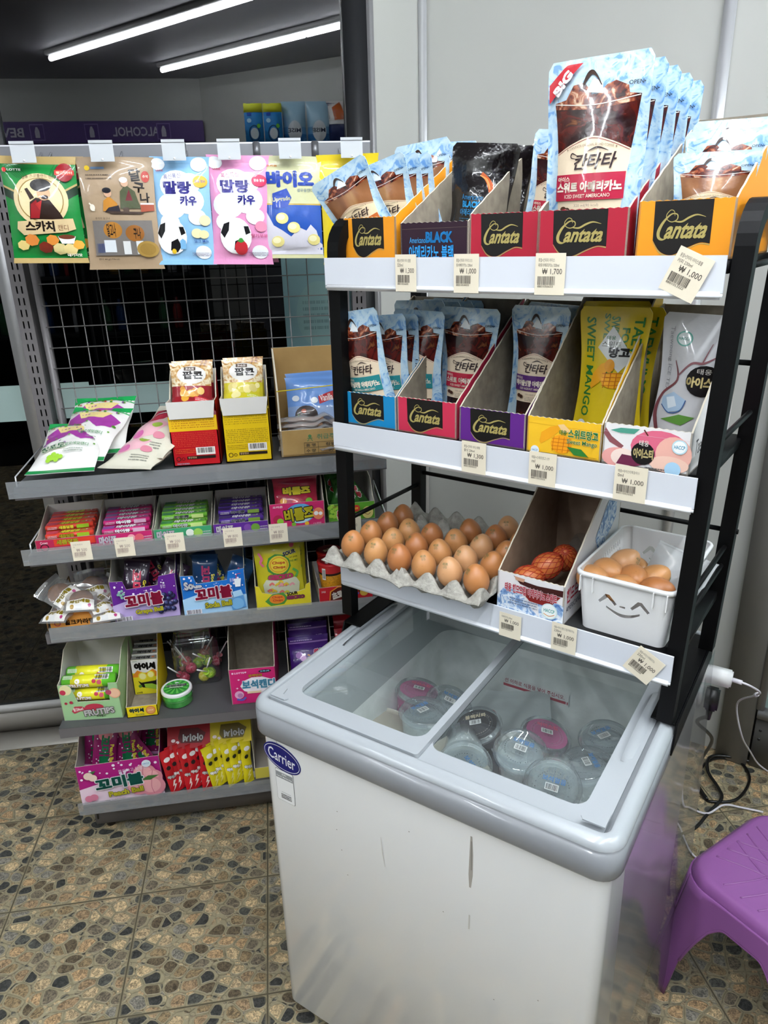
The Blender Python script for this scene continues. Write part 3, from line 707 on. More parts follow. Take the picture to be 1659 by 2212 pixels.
# ice cups in the freezer
PLAS = glassy('clear_plastic', 'f2f5f5', 1.6, 0.04, milk=0.07, minf=0.06)
ICE = mat('ice_fill', 'c9d0d0', 0.35, coat=0.3, bump=(60, 0.8, 0.006))
LIDRIM = glassy('clear_rim', 'e8eef0', 1.7, 0.04, milk=0.12, minf=0.14)
def ice_cup(kind, i, a, b, z, tilt, spin, label, fillc=None):
    r = empty('ice_cup', fl(a, b, z)); r.rotation_euler = (tilt[0], tilt[1], FANG+spin)
    tag(r, label, 'ice cup', 'ice cups in the freezer')
    dark = {'black': '2c2b2b', 'pink': 'a8557f'}.get(kind)
    body = PLAS if not dark else P(dark, 'film')
    mb = MB(); mb.lathe([(0.031, -0.115), (0.033, -0.113), (0.040, -0.03), (0.045, -0.002)], body, 28); mb.build('cup', r)
    mb = MB(); mb.lathe([(0.0, -0.110), (0.031, -0.110), (0.042, -0.012), (0.030, -0.008), (0.0, -0.010)], P(fillc, 'film') if fillc else ICE, 24); mb.build('ice_filling', r)
    mb = MB(); mb.lathe([(0.0475, -0.004), (0.050, 0.0), (0.0475, 0.005), (0.044, 0.008), (0.0435, 0.010), (0.041, 0.004), (0.0, 0.004)], LIDRIM if kind == 'clear' else P(dark, 'film') if False else LIDRIM, 36)
    if dark: mb.lathe([(0.040, 0.0048), (0.0, 0.0048)], P(dark, 'film'), 30)
    # fluted edge
    for j in range(36):
        t = 2*PI*j/36; mb.box(-0.0004, 0.0004, -0.0006, 0.0006, 0, 0.009, LIDRIM) if False else None
    A = Art(1)
    for q in (0.30, 0.36):
        A.ring(0.5, 0.5, q+0.004, 0.003, P('9aa4a6', 'matte'))
    tx = {'black': 'd8c8a8', 'pink': 'e04f70', 'clear': '3a7fc0'}[kind]
    r2 = random.Random(i)
    for j in range(40):
        t = 2*PI*j/40
        if r2.random() < 0.7:
            x = 0.5+0.33*math.cos(t); y = 0.5+0.33*math.sin(t); A.G([(x-0.008, y-0.01), (x+0.008, y-0.01), (x+0.008, y+0.01), (x-0.008, y+0.01)], P('555b5e' if kind != 'black' else 'b8b0a0', 'matte'))
    A.R(0.36, 0.46, 0.62, 0.60, 'f2f2f0'); A.bar(0.38, 0.475, 0.60, 0.585, '151515', 18, i)
    A.T('보석얼음', 0.28, 0.63, 0.74, 0.74, tx, 0.02) if kind == 'clear' else A.T('아이스컵' if kind == 'pink' else '블랙커피', 0.27, 0.64, 0.73, 0.76, tx, 0.03)
    A.T('선 분리', 0.42, 0.36, 0.6, 0.41, P('444a4c', 'matte'))
    A.to(mb, lambda u, v, l: ((u-0.5)*0.086, (v-0.5)*0.086, 0.0052+l)); mb.build('lid', r)
    return r
ice_cup('black', 1, 0.26, 0.315, 0.602, (0.12, -0.25), 0.5, 'dark brown lidded ice cup beside the freezer divider')
ice_cup('clear', 2, 0.362, 0.285, 0.606, (0.28, 0.10), 0.1, 'clear lidded ice cup with blue lettering, centre of the right lid')
ice_cup('pink', 3, 0.378, 0.372, 0.590, (0.05, 0.25), 0.4, 'pink lidded ice cup behind the central clear cup')
ice_cup('clear', 4, 0.480, 0.405, 0.600, (0.05, -0.12), 0.9, 'clear lidded ice cup farthest right toward the freezer back')
ice_cup('clear', 5, 0.474, 0.312, 0.604, (0.16, -0.05), -0.9, 'clear lidded ice cup under the right grip, barcode askew')
ice_cup('clear', 6, 0.445, 0.225, 0.610, (1.15, 0.1), 0.2, 'clear ice cup lying on its side at the right front')
ice_cup('pink', 7, 0.105, 0.358, 0.598, (-0.10, 0.15), 0.3, 'pink lidded ice cup under the left glass lid')
ice_cup('clear', 8, 0.172, 0.365, 0.590, (0.1, 0.3), 0.2, 'clear lidded ice cup right of the pink one under left lid')
ice_cup('clear', 9, 0.160, 0.285, 0.612, (0.05, 0.05), 1.2, 'upright clear ice cup under left lid beside divider')
ice_cup('clear', 10, 0.290, 0.205, 0.600, (1.2, 0.9), 0.2, 'clear ice cup lying tilted near the divider front', 'dfe4e4')
def frozen_bag(a, b, z, w, h, rot, label, c):
    B = Bag(w, h, 0.04, 'pillow', int(a*100), 3, 0.05); mb = MB(); B.mesh(mb, P(c, 'film')); o = mb.build('frozen_snack_bag', loc=fl(a, b, z), rot=rot); tag(o, label, 'snack bag', 'bags in the freezer')
frozen_bag(0.10, 0.16, 0.52, 0.13, 0.16, (-1.2, 0.1, FANG+0.3), 'frosted tan snack bag at the front left of the freezer', 'a9a294')
frozen_bag(0.20, 0.14, 0.53, 0.12, 0.16, (-1.1, 0.2, FANG-0.5), 'frosted cream snack bag next to the divider', 'bdb9a9')
frozen_bag(0.33, 0.33, 0.50, 0.20, 0.22, (-1.35, 0, FANG+0.5), 'long white frosty bag under the clear ice cups', 'b9c0bf')
frozen_bag(0.46, 0.12, 0.50, 0.16, 0.22, (-1.3, 0.1, FANG-0.2), 'white frosty bag under the sideways cup at right front', 'c4cac9')

# ================================================================== BLACK RACK ON THE FREEZER
RANG = math.radians(-44.4); RO = (0.098, 1.306); rl = set_frame(RO, RANG)
RB_ = mat('rack_black', '070708', 0.48, coat=0.0, spec=0.15)
SW = mat('shelf_strip_white', 'd6dae2', 0.35, coat=0.2)
SWB = mat('shelf_strip_edge', 'eef1f6', 0.25, coat=0.4)
rk = empty('display_rack', (RO[0], RO[1], 0), RANG)
tag(rk, 'black three shelf metal rack with white price strips standing on the freezer', 'rack')
RW = 0.662; RD = 0.295
def side_frame(x0, x1):
    path = []; H = 1.52; r = 0.055
    path += [(0, 0.77), (0, H-r)]
    for i in range(1, 7): a = PI/2*i/6; path.append((r-r*math.cos(a), H-r+r*math.sin(a)))
    path.append((RD-0.02-r, H))
    for i in range(1, 7): a = PI/2*i/6; path.append((RD-0.02-r+r*math.sin(a), H-r+r*math.cos(a)))
    path.append((RD-0.02, 0.77)); mb = MB(); n = len(path); vs = []
    for i, p in enumerate(path):
        a = path[max(i-1, 0)]; b = path[min(i+1, n-1)]; d = Vector((b[0]-a[0], b[1]-a[1])).normalized(); nx = Vector((-d.y, d.x))
        for (dx, o_) in ((0, 0.0), (0.024, 0.0), (0.024, -0.022), (0, -0.022)): vs.append((x0+(x1-x0)*(p[1]-0.77)/0.75+dx, p[0]+nx.x*(o_), p[1]+nx.y*o_))
    mb.add(vs, [(i*4+j, i*4+(j+1) % 4, (i+1)*4+(j+1) % 4, (i+1)*4+j) for i in range(n-1) for j in range(4)], RB_)
    return mb.build('side_frame', rk, mod=lambda o: None)
side_frame(-0.010, -0.001); side_frame(0.618, 0.640)
SZ = {'T': 1.455, 'M': 1.173, 'L': 0.896}
for k, z in SZ.items():
    mb = MB(); mb.box(0.021, RW-0.026, 0.0, RD-0.02, z-0.022, z-0.006, RB_, 0.001); o = mb.build('shelf', rk)
    mb = MB(); mb.box(0.002, 0.635, -0.013, -0.010, z-0.044, z, SW); mb.box(0.002, 0.635, -0.016, -0.008, z-0.052, z-0.042, SWB, 0.003); mb.build('price_rail', o)
for z in (1.21, 0.975, 0.94, 1.44):
    for x in (0.006, 0.630+0.022*(z-0.77)/0.75):
        if z == 0.94 and x < 0.1: continue
        mb = MB(); mb.tube([(x, 0.012, z), (x, RD-0.03, z)], 0.0045, RB_); mb.build('side_rod', rk)
for z in (1.002, 1.285):
    mb = MB(); mb.tube([(0.01, RD-0.03, z), (RW-0.01, RD-0.03, z)], 0.0045, RB_); mb.build('back_rod', rk)
def f2r(a, b, z):
    q = fl(a, b, z); dx = q[0]-RO[0]; dy = q[1]-RO[1]; c_, s_ = math.cos(-RANG), math.sin(-RANG)
    return (dx*c_-dy*s_, dx*s_+dy*c_, z)
for a0, a1, fx, zl in ((-0.016, 0.020, -0.018, 0.735), (0.577, 0.614, 0.6165, 0.722)):
    mb = MB(); mb.plate([(a0, 0.279), (a1, 0.279), (a1, 0.575), (a0, 0.575)], [], 0.003, lambda u, v, q: f2r(u, v, 0.767+q), RB_)
    mb.plate([(0.262, zl), (0.575, zl), (0.575, 0.770), (0.279, 0.770)], [], 0.003, lambda u, v, q: f2r(fx-0.0015+q, u, v), RB_); mb.build('foot_plate', rk)

# ================================================================== GREY SHELF UNIT BY THE WINDOW
GG = mat('gondola_grey', '625f60', 0.45); GGD = mat('gondola_shelf', '4b4b4c', 0.5)
gd = empty('shelf_unit', (0, 0, 0)); tag(gd, 'grey metal shop shelf unit with wire mesh back, in front of the window', 'shelf unit')
UY = 1.855
def upright(x, w=0.034):
    mb = MB(); holes = []
    for i in range(60):
        z = 0.10+i*0.0262
        if z > 1.64: break
        for dx in (-0.0055, 0.0055): holes.append([(dx-0.0017, z), (dx+0.0017, z), (dx+0.0017, z+0.0165), (dx-0.0017, z+0.0165)])
    for i in range(0, 1): pass
    # plate split in segments to keep faces simple
    per = 20
    for s_ in range(0, len(holes), per):
        h = holes[s_:s_+per]; z0 = 0.0 if s_ == 0 else h[0][0][1]-0.0048; z1 = 1.68 if s_+per >= len(holes) else h[-1][2][1]+0.0049
        mb.plate([(-w/2, z0), (w/2, z0), (w/2, z1), (-w/2, z1)], h, 0.0015, lambda u, v, q: (x+u, UY-q, v), GG)
    mb.box(x-w/2, x-w/2+0.0015, UY, UY+0.04, 0, 1.68, GG); mb.box(x+w/2-0.0015, x+w/2, UY, UY+0.04, 0, 1.68, GG); mb.box(x-w/2+0.002, x+w/2-0.002, UY+0.02, UY+0.021, 0, 1.68, BLK)  # black sheet inside stands in for the shade seen through the slots
    return mb.build('upright', gd)
upright(-0.576); upright(0.211)
mb = MB(); mb.box(-0.545, -0.531, UY-0.005, UY+0.02, 0.1, 1.66, GG, 0.002); mb.box(0.172, 0.186, UY-0.005, UY+0.02, 0.1, 1.66, GG, 0.002)
mb.box(-0.60, 0.235, UY-0.004, UY+0.03, 0.1, 0.12, GG); mb.build('mesh_frame', gd)
mb = MB(); x = -0.495; WM = mat('wire_grey', '6b6968', 0.45, 0.3)
while x < 0.17: mb.tube([(x, UY, 0.12), (x, UY, 1.66)], 0.0014, WM, 6); x += 0.0485
z = 1.403
zz = [1.403-0.0485*i for i in range(27)]+[1.403+0.0485*i for i in range(1, 6)]
for z in zz: mb.tube([(-0.535, UY-0.003, z), (0.18, UY-0.003, z)], 0.0014, WM, 6)
mb.build('wire_mesh', gd)
RAILM = mat('hook_rail', '6f7073', 0.38, 0.6)
mb = MB(); mb.box(-0.61, 0.245, UY-0.035, UY-0.031, 1.655, 1.687, RAILM); mb.box(-0.61, 0.245, UY-0.036, UY-0.022, 1.685, 1.688, CHROME)
for x in (-0.50, -0.335, -0.17, -0.01, 0.12, 0.20): mb.box(x-0.008, x+0.008, UY-0.040, UY-0.03, 1.652, 1.689, RAILM, 0.002)
mb.build('hook_rail', gd)
CLR = glassy('clear_rail', 'e4e6e8', 1.5, 0.04, milk=0.20, minf=0.05)
SH = [  # top surface z left, right, clear rail?, front y
    (1.000, 1.012, True), (0.842, 0.851, True), (0.643, 0.648, True), (0.412, 0.402, False), (0.135, 0.139, True)]
def shz(k, x): a, b, _ = SH[k]; return a+(b-a)*(x+0.585)/0.815
SYF = 1.572
for k, (za, zb, rail) in enumerate(SH):
    mb = MB(); x0, x1 = -0.583, 0.228; t = 0.022
    y0 = SYF+0.006 if rail else SYF-0.04
    def zf(x, d): return shz(k, x)+d
    vs = [(x, y, zf(x, d)) for x in (x0, x1) for y in (y0, UY-0.006) for d in (-t, 0)]
    mb.add(vs, [(0, 1, 3, 2), (4, 6, 7, 5), (0, 4, 5, 1), (2, 3, 7, 6), (0, 2, 6, 4), (1, 5, 7, 3)], GGD)
    mb.add([(x0, y0-0.001, zf(x0, -t-0.004)), (x1, y0-0.001, zf(x1, -t-0.004)), (x1, y0-0.001, zf(x1, 0.0)), (x0, y0-0.001, zf(x0, 0.0))], [(0, 1, 2, 3)], GG)
    o = mb.build('shelf', gd)
    if rail:
        mb = MB(); xa = x0+(0.012 if k == 2 else -0.01); vs = [(x, y, zf(x, d)) for x in (xa, x1-0.002) for y in (SYF-0.0015, SYF) for d in (-0.020, 0.018)]
        mb.add(vs, [(0, 1, 3, 2), (4, 6, 7, 5), (0, 4, 5, 1), (2, 3, 7, 6), (0, 2, 6, 4), (1, 5, 7, 3)], CLR)
        mb.box(xa, x1-0.002, SYF, SYF+0.006, zf(0, -0.019), zf(0, -0.017), CLR); mb.build('price_rail', o)
    mb = MB()
    for x in (x0+0.003, x1-0.003) if k < 4 else ():
        mb = MB(); mb.add([(x, UY, zf(x, -0.055)), (x, UY, zf(x, -0.002)), (x, y0+0.05, zf(x, -0.004)), (x, y0+0.05, zf(x, -0.02))], [(0, 1, 2, 3)], GG); mb.build('bracket', o)
    if k in (0, 1, 2):
        mb = MB(); mt = CHROME if k < 2 else mat('brass_wire', 'b08a58', 0.3, 0.9)
        for x in (x0+0.004, x1-0.004):
            mb = MB(); z = zf(x, 0); g = 0.022 if k < 2 else 0.028; mb.tube([(x, SYF+0.02, z), (x, SYF+0.022, z+g), (x, UY-0.05, z+g+0.012), (x, UY-0.05, z)], 0.0018, mt, 6); mb.build('side_guard', o)
mb = MB(); mb.box(-0.578, 0.222, 1.625, UY, 0.03, 0.112, GG, 0.003)
for x in (-0.55, 0.19): mb.tube([(x, 1.66, 0), (x, 1.66, 0.03)], 0.012, BLK, 10)
mb.box(-0.5715, -0.5685, 1.6235, 1.6265, 0.05, 0.09, BLK); mb.build('base_box', gd)

# ================================================================== GOODS ON THE BLACK RACK
KR_IN = ramp_mat('card_inside', [(0.3, '7d7365'), (0.6, '8f8574'), (0.8, '9a907e')], 60, 3, 0.8)
KR_EDGE = mat('card_edge', 'c9c0ad', 0.8)
WH_IN = mat('white_card_inside', 'cfccc6', 0.7)
def display_tray(name, loc, rz, w, d, prof, colf, art_f=None, art_r=None, art_l=None, inner=KR_IN, hf=None, th=0.0025, outer=None, zig=0.0, front=None, back=True, hb=None):
    """open display carton. prof: side profile [(y,z)...] from front top to back top"""
    hf = prof[0][1] if hf is None else hf; hb = prof[-1][1] if hb is None else hb
    r = empty(name, loc, rz); om = outer or colf
    mb = MB(); mb.box(-w/2, w/2, 0, d, 0, th, inner)
    pr = []
    for i in range(len(prof)-1):
        n = 14 if zig else 1
        for j in range(n):
            t = j/n; pr.append((prof[i][0]+(prof[i+1][0]-prof[i][0])*t, prof[i][1]+(prof[i+1][1]-prof[i][1])*t+(zig if j % 2 else 0)))
    pr.append(prof[-1])
    side = [(0, 0), (d, 0)]+pr[::-1]
    mb.plate(side, [], th, lambda u, v, q: (-w/2+q, u, v), om, inner, KR_EDGE)
    mb.plate(side, [], th, lambda u, v, q: (w/2-q, u, v), om, inner, KR_EDGE)
    if back: mb.plate([(-w/2, 0), (w/2, 0), (w/2, hb), (-w/2, hb)], [], th, lambda u, v, q: (u, d-q, v), om, inner, KR_EDGE)
    if art_r: art_r.to(mb, right_fn(w/2, 0, d, 0, 1.0))
    if art_l: art_l.to(mb, left_fn(-w/2, 0, d, 0, 1.0))
    mb.build('side_walls', r)
    mb = MB(); ft = front
    if not ft:
        ft = [(-w/2, 0), (w/2, 0)]; n = 24
        for i in range(n+1): ft.append((w/2-w*i/n, hf+(zig if i % 2 else 0)))
    mb.plate(ft, [], th, lambda u, v, q: (u, q, v), colf, inner, KR_EDGE)
    if art_f: art_f.to(mb, front_fn(-w/2, w, 0, hf))
    mb.build('front_panel', r)
    return r
GOLD = 'a8995a'
def cantata_art(base, asp, dark='14110f', cut=0.24):
    A = Art(asp)
    pts = [(cut*0.75, 1.0), (cut*0.78, 0.30)]
    bot = smooth_line([(cut*0.78, 0.30), (0.30, 0.12), (0.45, 0.10), (0.62, 0.26), (0.78, 0.28)], 5)
    A.G([(0.17, 1.0)]+[(0.18, 0.33)]+smooth_line([(0.18, 0.33), (0.27, 0.13), (0.40, 0.07), (0.56, 0.20), (0.68, 0.28), (0.78, 0.26)], 5)[1:]+[(0.775, 1.0)], dark)
    A.L([(0.18, 0.31), (0.27, 0.11), (0.40, 0.05), (0.56, 0.18), (0.68, 0.26), (0.78, 0.24)], [0.004, 0.012, 0.014, 0.01, 0.008, 0.012], GOLD)
    # script lettering: flourish C and antata
    k = lambda p: (0.235+(p[0]-0.275)*1.27, p[1]-0.02)
    A.L([k(p) for p in [(0.345, 0.38), (0.31, 0.36), (0.28, 0.40), (0.275, 0.50), (0.30, 0.63), (0.34, 0.74), (0.38, 0.80), (0.42, 0.78), (0.42, 0.70), (0.38, 0.66), (0.34, 0.70), (0.33, 0.78), (0.36, 0.86), (0.39, 0.84), (0.40, 0.76)]],
        [0.006, 0.020, 0.030, 0.034, 0.028, 0.018, 0.013, 0.011, 0.010, 0.009, 0.008, 0.008, 0.008, 0.007, 0.004], GOLD)
    A.L([k(p) for p in [(0.40, 0.67), (0.46, 0.66), (0.52, 0.73), (0.58, 0.77), (0.65, 0.73)]], [0.008, 0.018, 0.020, 0.014, 0.004], GOLD)
    A.T('antata', 0.315, 0.35, 0.745, 0.62, GOLD, 0.03, shear=0.35)
    return A
# ---- coffee pouches
def pouch_mats():
    ice = ramp_mat('ice_print', [(0.0, '5f8fca'), (0.37, '6c9bd0'), (0.42, '9dc0dc'), (0.5, 'b4cfe0'), (0.62, 'c2d8e4'), (0.68, '8fb6d8'), (0.74, '7aa6d2')], 55, 4, 0.28, 0.4, bump=(45, 0.35, 0.002), dist=1.5)
    cof = ramp_mat('coffee_print', [(0.30, '17090a'), (0.45, '2b0d0d'), (0.55, '541710'), (0.62, '3a0f0e'), (0.72, '8c5a34')], 26, 3, 0.2, 0.7, bump=(45, 0.4, 0.003), dist=1.2)
    lat = ramp_mat('latte_print', [(0.30, '6b4028'), (0.45, '8f5f3c'), (0.58, 'a87b4e'), (0.72, 'c9ae82')], 12, 3, 0.25, 0.5, bump=(45, 0.4, 0.003), dist=1.0, stretch=(1.4, 1, 0.5))
    icecube = ramp_mat('cube_print', [(0.35, '260d0a'), (0.47, '5c2014'), (0.56, '9a5030'), (0.68, 'dfc0a0')], 60, 4, 0.2, 0.7, dist=1.4)
    return ice, cof, lat, icecube
ICEP, COFP, LATP, CUBEP = pouch_mats()
def pouch_mesh(kind, w, h, seed, band, l1, l2, eng, latte=False, big=False):
    B = Bag(w, h, 0.034 if not big else 0.04, kind, seed); mb = MB(); B.mesh(mb, ICEP, ICEP)
    A = Art(w/h, 'film'); liq = LATP if latte else COFP
    gl = lambda y0, y1: None
    ct = 0.80
    A.G(smooth_line([(0.08, ct), (0.3, ct+0.018), (0.5, ct+0.022), (0.7, ct+0.018), (0.92, ct)], 3)+[(0.85, 0.43), (0.80, 0.07), (0.20, 0.07), (0.15, 0.43)], liq)
    A.G(smooth_line([(0.08, ct), (0.3, ct+0.018), (0.5, ct+0.022), (0.7, ct+0.018), (0.92, ct)], 3)+smooth_line([(0.915, ct-0.03), (0.5, ct-0.05), (0.085, ct-0.03)], 4), CUBEP)
    A.G([(0.2, ct+0.01), (0.27, ct+0.075), (0.38, ct+0.082), (0.46, ct+0.03), (0.4, ct-0.01)], CUBEP); A.G([(0.52, ct+0.02), (0.6, ct+0.06), (0.68, ct+0.075), (0.8, ct+0.045), (0.82, ct+0.0), (0.6, ct-0.01)], CUBEP)
    A.G([(0.4, ct+0.035), (0.47, ct+0.10), (0.56, ct+0.07), (0.57, ct+0.02)], 'e3e8ea'); A.L([(0.37, ct+0.07), (0.43, ct+0.125), (0.49, ct+0.11), (0.55, ct+0.06)], [0.02, 0.045, 0.02, 0.008], '33211a')
    A.L([(0.085, ct-0.005), (0.5, ct-0.03), (0.915, ct-0.005)], 0.008, 'e6ddd2')
    A.T('OPEN▸', 0.80, ct+0.045, 0.95, ct+0.065, '28303c', 0.01)
    A.G([(0.2, 0.6), (0.32, 0.62), (0.34, 0.48), (0.24, 0.47)], 'a8843e'); A.G([(0.3, 0.7), (0.45, 0.71), (0.47, 0.60), (0.33, 0.58)], P('5b2016', 'film'))
    A.it.pop(); A.it.pop()
    mb_art = MB()
    B.art(mb, A)
    o = mb.build('coffee_pouch')
    # cream label
    mb = MB(); A = Art(w/h, 'film')
    lb = 0.20
    top = smooth_line([(0.125, 0.545), (0.3, 0.59), (0.5, 0.62), (0.7, 0.59), (0.875, 0.545)], 4)
    A.G(top+[(0.83, lb), (0.17, lb)], 'e2cfb4' if not latte else 'dcc7a4')
    A.L(smooth_line([(0.135, 0.54), (0.3, 0.582), (0.5, 0.611), (0.7, 0.582), (0.865, 0.54)], 3), 0.005, '8b3440', False)
    A.T('★ CANTATA ORIGINAL BLEND COFFEE ★', 0.24, 0.552, 0.76, 0.566, '7e6c58', 0, arc=1.5)
    A.T('칸타타', 0.34, 0.455, 0.76, 0.535, '2c1c20', 0.02, shear=0.25); A.L([(0.47, 0.545), (0.57, 0.562), (0.68, 0.542)], [0.005, 0.016, 0.004], '2c1c20')
    A.L([(0.37, 0.525), (0.31, 0.54), (0.30, 0.52), (0.36, 0.51)], [0.006, 0.012, 0.010, 0.005], '2c1c20')
    A.R(0.142, 0.30, 0.858, 0.435, band)
    A.T(l1, 0.165, 0.398, 0.31, 0.424, 'eadcc8', 0.025); A.T(l2, 0.16, 0.340, 0.84, 0.396, 'efe4d4', 0.05); A.T(eng, 0.26, 0.312, 0.74, 0.331, 'e6d8c6', 0.01)
    A.E(0.25, 0.255, 0.04, '4a2a1c', ry=0.016); A.E(0.30, 0.248, 0.035, '3a2118', ry=0.016)
    A.T('320 ml(90 kcal)' if big else '230 ml(65 kcal)', 0.38, 0.262, 0.64, 0.280, '8d7f70', 0); A.lines(0.38, 0.215, 0.76, 0.255, 3, 'a39685', 3, 0.5)
    if big:
        A.G([(0.03, 0.80), (0.03, 0.89), (0.20, 0.975), (0.36, 0.975)], 'b8202c'); A.T('BIG', 0.055, 0.865, 0.285, 0.915, 'ece4e4', 0.06, rot=0.86)
    B.art(mb, A, lift=0.0006)
    mb.build('label', o)
    return o
def place(proto, used, loc, rot, label, group, scale=(1, 1, 1)):
    if proto.name not in used:
        used.add(proto.name); o = proto; o.location = loc; o.rotation_euler = rot; o.scale = scale
    else: o = dup(proto, loc, rot, scale=scale)
    tag(o, label, 'coffee pouch' if 'coffee' in proto.name else 'drink pouch', group); return o
USED = set()
PV = pouch_mesh('pouch', 0.108, 0.20, 1, '2a7f84', '아이스', '바닐라향 아메리카노', 'ICED VANILLA AMERICANO')
PS = pouch_mesh('pouch', 0.108, 0.20, 2, 'b01f3a', '아이스', '스위트 아메리카노', 'ICED SWEET AMERICANO')
PH = pouch_mesh('pouch', 0.108, 0.20, 3, '552a6d', '아이스', '헤이즐넛향 아메리카노', 'ICED HAZELNUT AMERICANO')
PL = pouch_mesh('pouch', 0.108, 0.20, 4, 'b05a26', '아이스', '카라멜 마키아토', 'ICED CARAMEL MACCHIATO', latte=True)
PB = pouch_mesh('cup', 0.142, 0.245, 5, 'a8203c', '아이스', '스위트 아메리카노', 'ICED SWEET AMERICANO', big=True)
def rr(x, y, z, lean=0.0, yaw=0.0, roll=0.0):
    """location and rotation on the rack; lean back (+), yaw, roll to the right (+)"""
    M = Matrix.Rotation(RANG+yaw, 4, 'Z') @ Matrix.Rotation(roll, 4, 'Y') @ Matrix.Rotation(-lean, 4, 'X')
    return rl(x, y, z), M.to_euler()
def pp(proto, x, y, z, lean, yaw, roll, label, group, scale=(1, 1, 1)):
    l, r = rr(x, y, z, lean, yaw, roll); return place(proto, USED, l, r, label, group, scale)
TZ, MZ, LZ = 1.4495, 1.1675, 0.8905
g = 'latte pouches in the left orange carton'
for i, (x, y, ln, yw, ro, ds) in enumerate([(0.056, 0.078, -0.28, 0.10, -0.40, 'front one, leaning out of the left orange carton'), (0.088, 0.103, -0.22, 0.08, -0.25, 'second from the front, left orange carton'), (0.090, 0.122, -0.16, 0.1, -0.20, 'third from the front, left orange carton'),
        (0.098, 0.142, -0.10, 0.05, -0.20, 'fourth from the front, left orange carton'), (0.085, 0.185, 0.0, 0.02, -0.08, 'taller one behind the front four in left orange carton'), (0.095, 0.222, 0.0, 0.0, 0.06, 'rearmost one in left orange carton, beside the black pouch')]):
    pp(PL, x, y, TZ+0.003, ln, yw, ro, 'brown latte pouch with ice print, '+ds, g, (1.08, 1, 0.78) if i < 4 else (1.05, 1, 0.93))
pp(PS, 0.335, 0.14, TZ+0.003, 0.04, 0.05, 0.13, 'iced sweet americano pouch in the small red carton, half hidden by the big pouches', 'sweet americano pouches', (1, 1, 0.88))
for i in range(5):
    pp(PB, 0.437+0.004*i, 0.052+0.040*i, TZ+0.003, -0.02+0.02*i, 0.0, 0.0, ['large pouch marked BIG at the front of the red carton', 'large ice print pouch directly behind the front BIG pouch', 'large ice print pouch third from front in red carton', 'large ice print pouch fourth from front in red carton', 'shadowed large pouch rearmost in the red carton'][i], 'big coffee pouches in the red carton', (1, 1, 1-0.015*i))
for i, (x, y, hh, s_) in enumerate([(0.579, 0.105, 0.63, 'front, shortest showing'), (0.579, 0.145, 0.78, 'middle'), (0.573, 0.19, 0.87, 'rearmost and tallest')]):
    pp(PL, x, y, TZ+0.003, 0.05*i, 0.06, 0.02, 'caramel macchiato pouch in the right orange carton, '+s_, 'caramel macchiato pouches', (1.0, 1, hh))
pp(PV, 0.062, 0.045, MZ+0.003, -0.12, 0.0, -0.16, 'vanilla americano pouch at the front of the blue carton', 'vanilla pouches in the blue carton')
for i, (x, y, ro, s_) in enumerate([(0.075, 0.075, -0.10, 0.93), (0.080, 0.10, -0.08, 0.92), (0.105, 0.115, 0.03, 0.96), (0.085, 0.16, -0.03, 1.02), (0.095, 0.19, 0.0, 1.0), (0.10, 0.215, 0.03, 1.0), (0.105, 0.24, 0.04, 1.0)]):
    pp(PV, x, y, MZ+0.003, -0.02 if i < 3 else 0.0, 0.03*i-0.05, ro, 'vanilla americano pouch, '+['second', 'third', 'fourth', 'fifth', 'sixth', 'seventh', 'eighth'][i]+' from the front in the blue carton', 'vanilla pouches in the blue carton', (1, 1, s_))
pp(PS, 0.192, 0.140, MZ+0.003, 0.0, 0.02, 0.02, 'iced sweet americano pouch standing in the red carton, middle shelf', 'sweet americano pouches', (1.1, 1, 0.98))
pp(PH, 0.316, 0.165, MZ+0.003, 0.0, 0.0, 0.01, 'iced hazelnut pouch with purple band at front of the purple carton', 'hazelnut pouches')
pp(PH, 0.316, 0.212, MZ+0.003, 0.0, 0.05, 0.05, 'iced hazelnut pouch in shade behind the front purple one', 'hazelnut pouches')
# ---- cartons, top shelf
def prof_tall(hf, d, hb): return [(0, hf), (d, hb)]
def place_tray(x0, x1, y, z, **k): pass
OR = P('e8951f'); 
ctn = [  # x0, x1, z, colour, front height, label, y
 (0.012, 0.121, TZ, 'e8951f', 0.066, 'orange coffee carton at the left end of the top shelf', 0.03, 0.275),
 (0.283, 0.395 - 0.01, TZ, 'a81d33', 0.064, 'small dark red coffee carton left of the big pouches', 0.03, 0.255),
 (0.372, 0.502, TZ, 'a81d33', 0.064, 'wide dark red coffee carton with the big pouches', 0.022, 0.27),
 (0.512, 0.632, TZ, 'e8951f', 0.070, 'orange coffee carton at the right end of the top shelf', 0.022, 0.27),
 (0.006, 0.127, MZ, '1784bb', 0.058, 'blue coffee carton at the left end of the middle shelf', 0.012, 0.235),
 (0.128, 0.248, MZ, 'c5304e', 0.060, 'pinkish red coffee carton on the middle shelf', 0.012, 0.235),
 (0.252, 0.372, MZ, '5d2480', 0.056, 'purple coffee carton on the middle shelf', 0.012, 0.235)]
for i, (x0, x1, z, c, hf, lab, y, d) in enumerate(ctn):
    if i == 1: x1 = 0.371; x0 = 0.256
    w = x1-x0-0.002
    side = Art(1)
    if i == 0: side.T('아이스', 0.0, 0.062, 0.0, 0.06, 'f2e8d8') if False else None
    hb = 0.205 if z == MZ else 0.185
    o = display_tray('display_carton', rl((x0+x1)/2, y, z), RANG, w, 0.24, [(0, hf), (0.232, hb), (0.24, hb)], P(c), cantata_art(c, w/hf), zig=0.0012)
    tag(o, lab, 'carton')
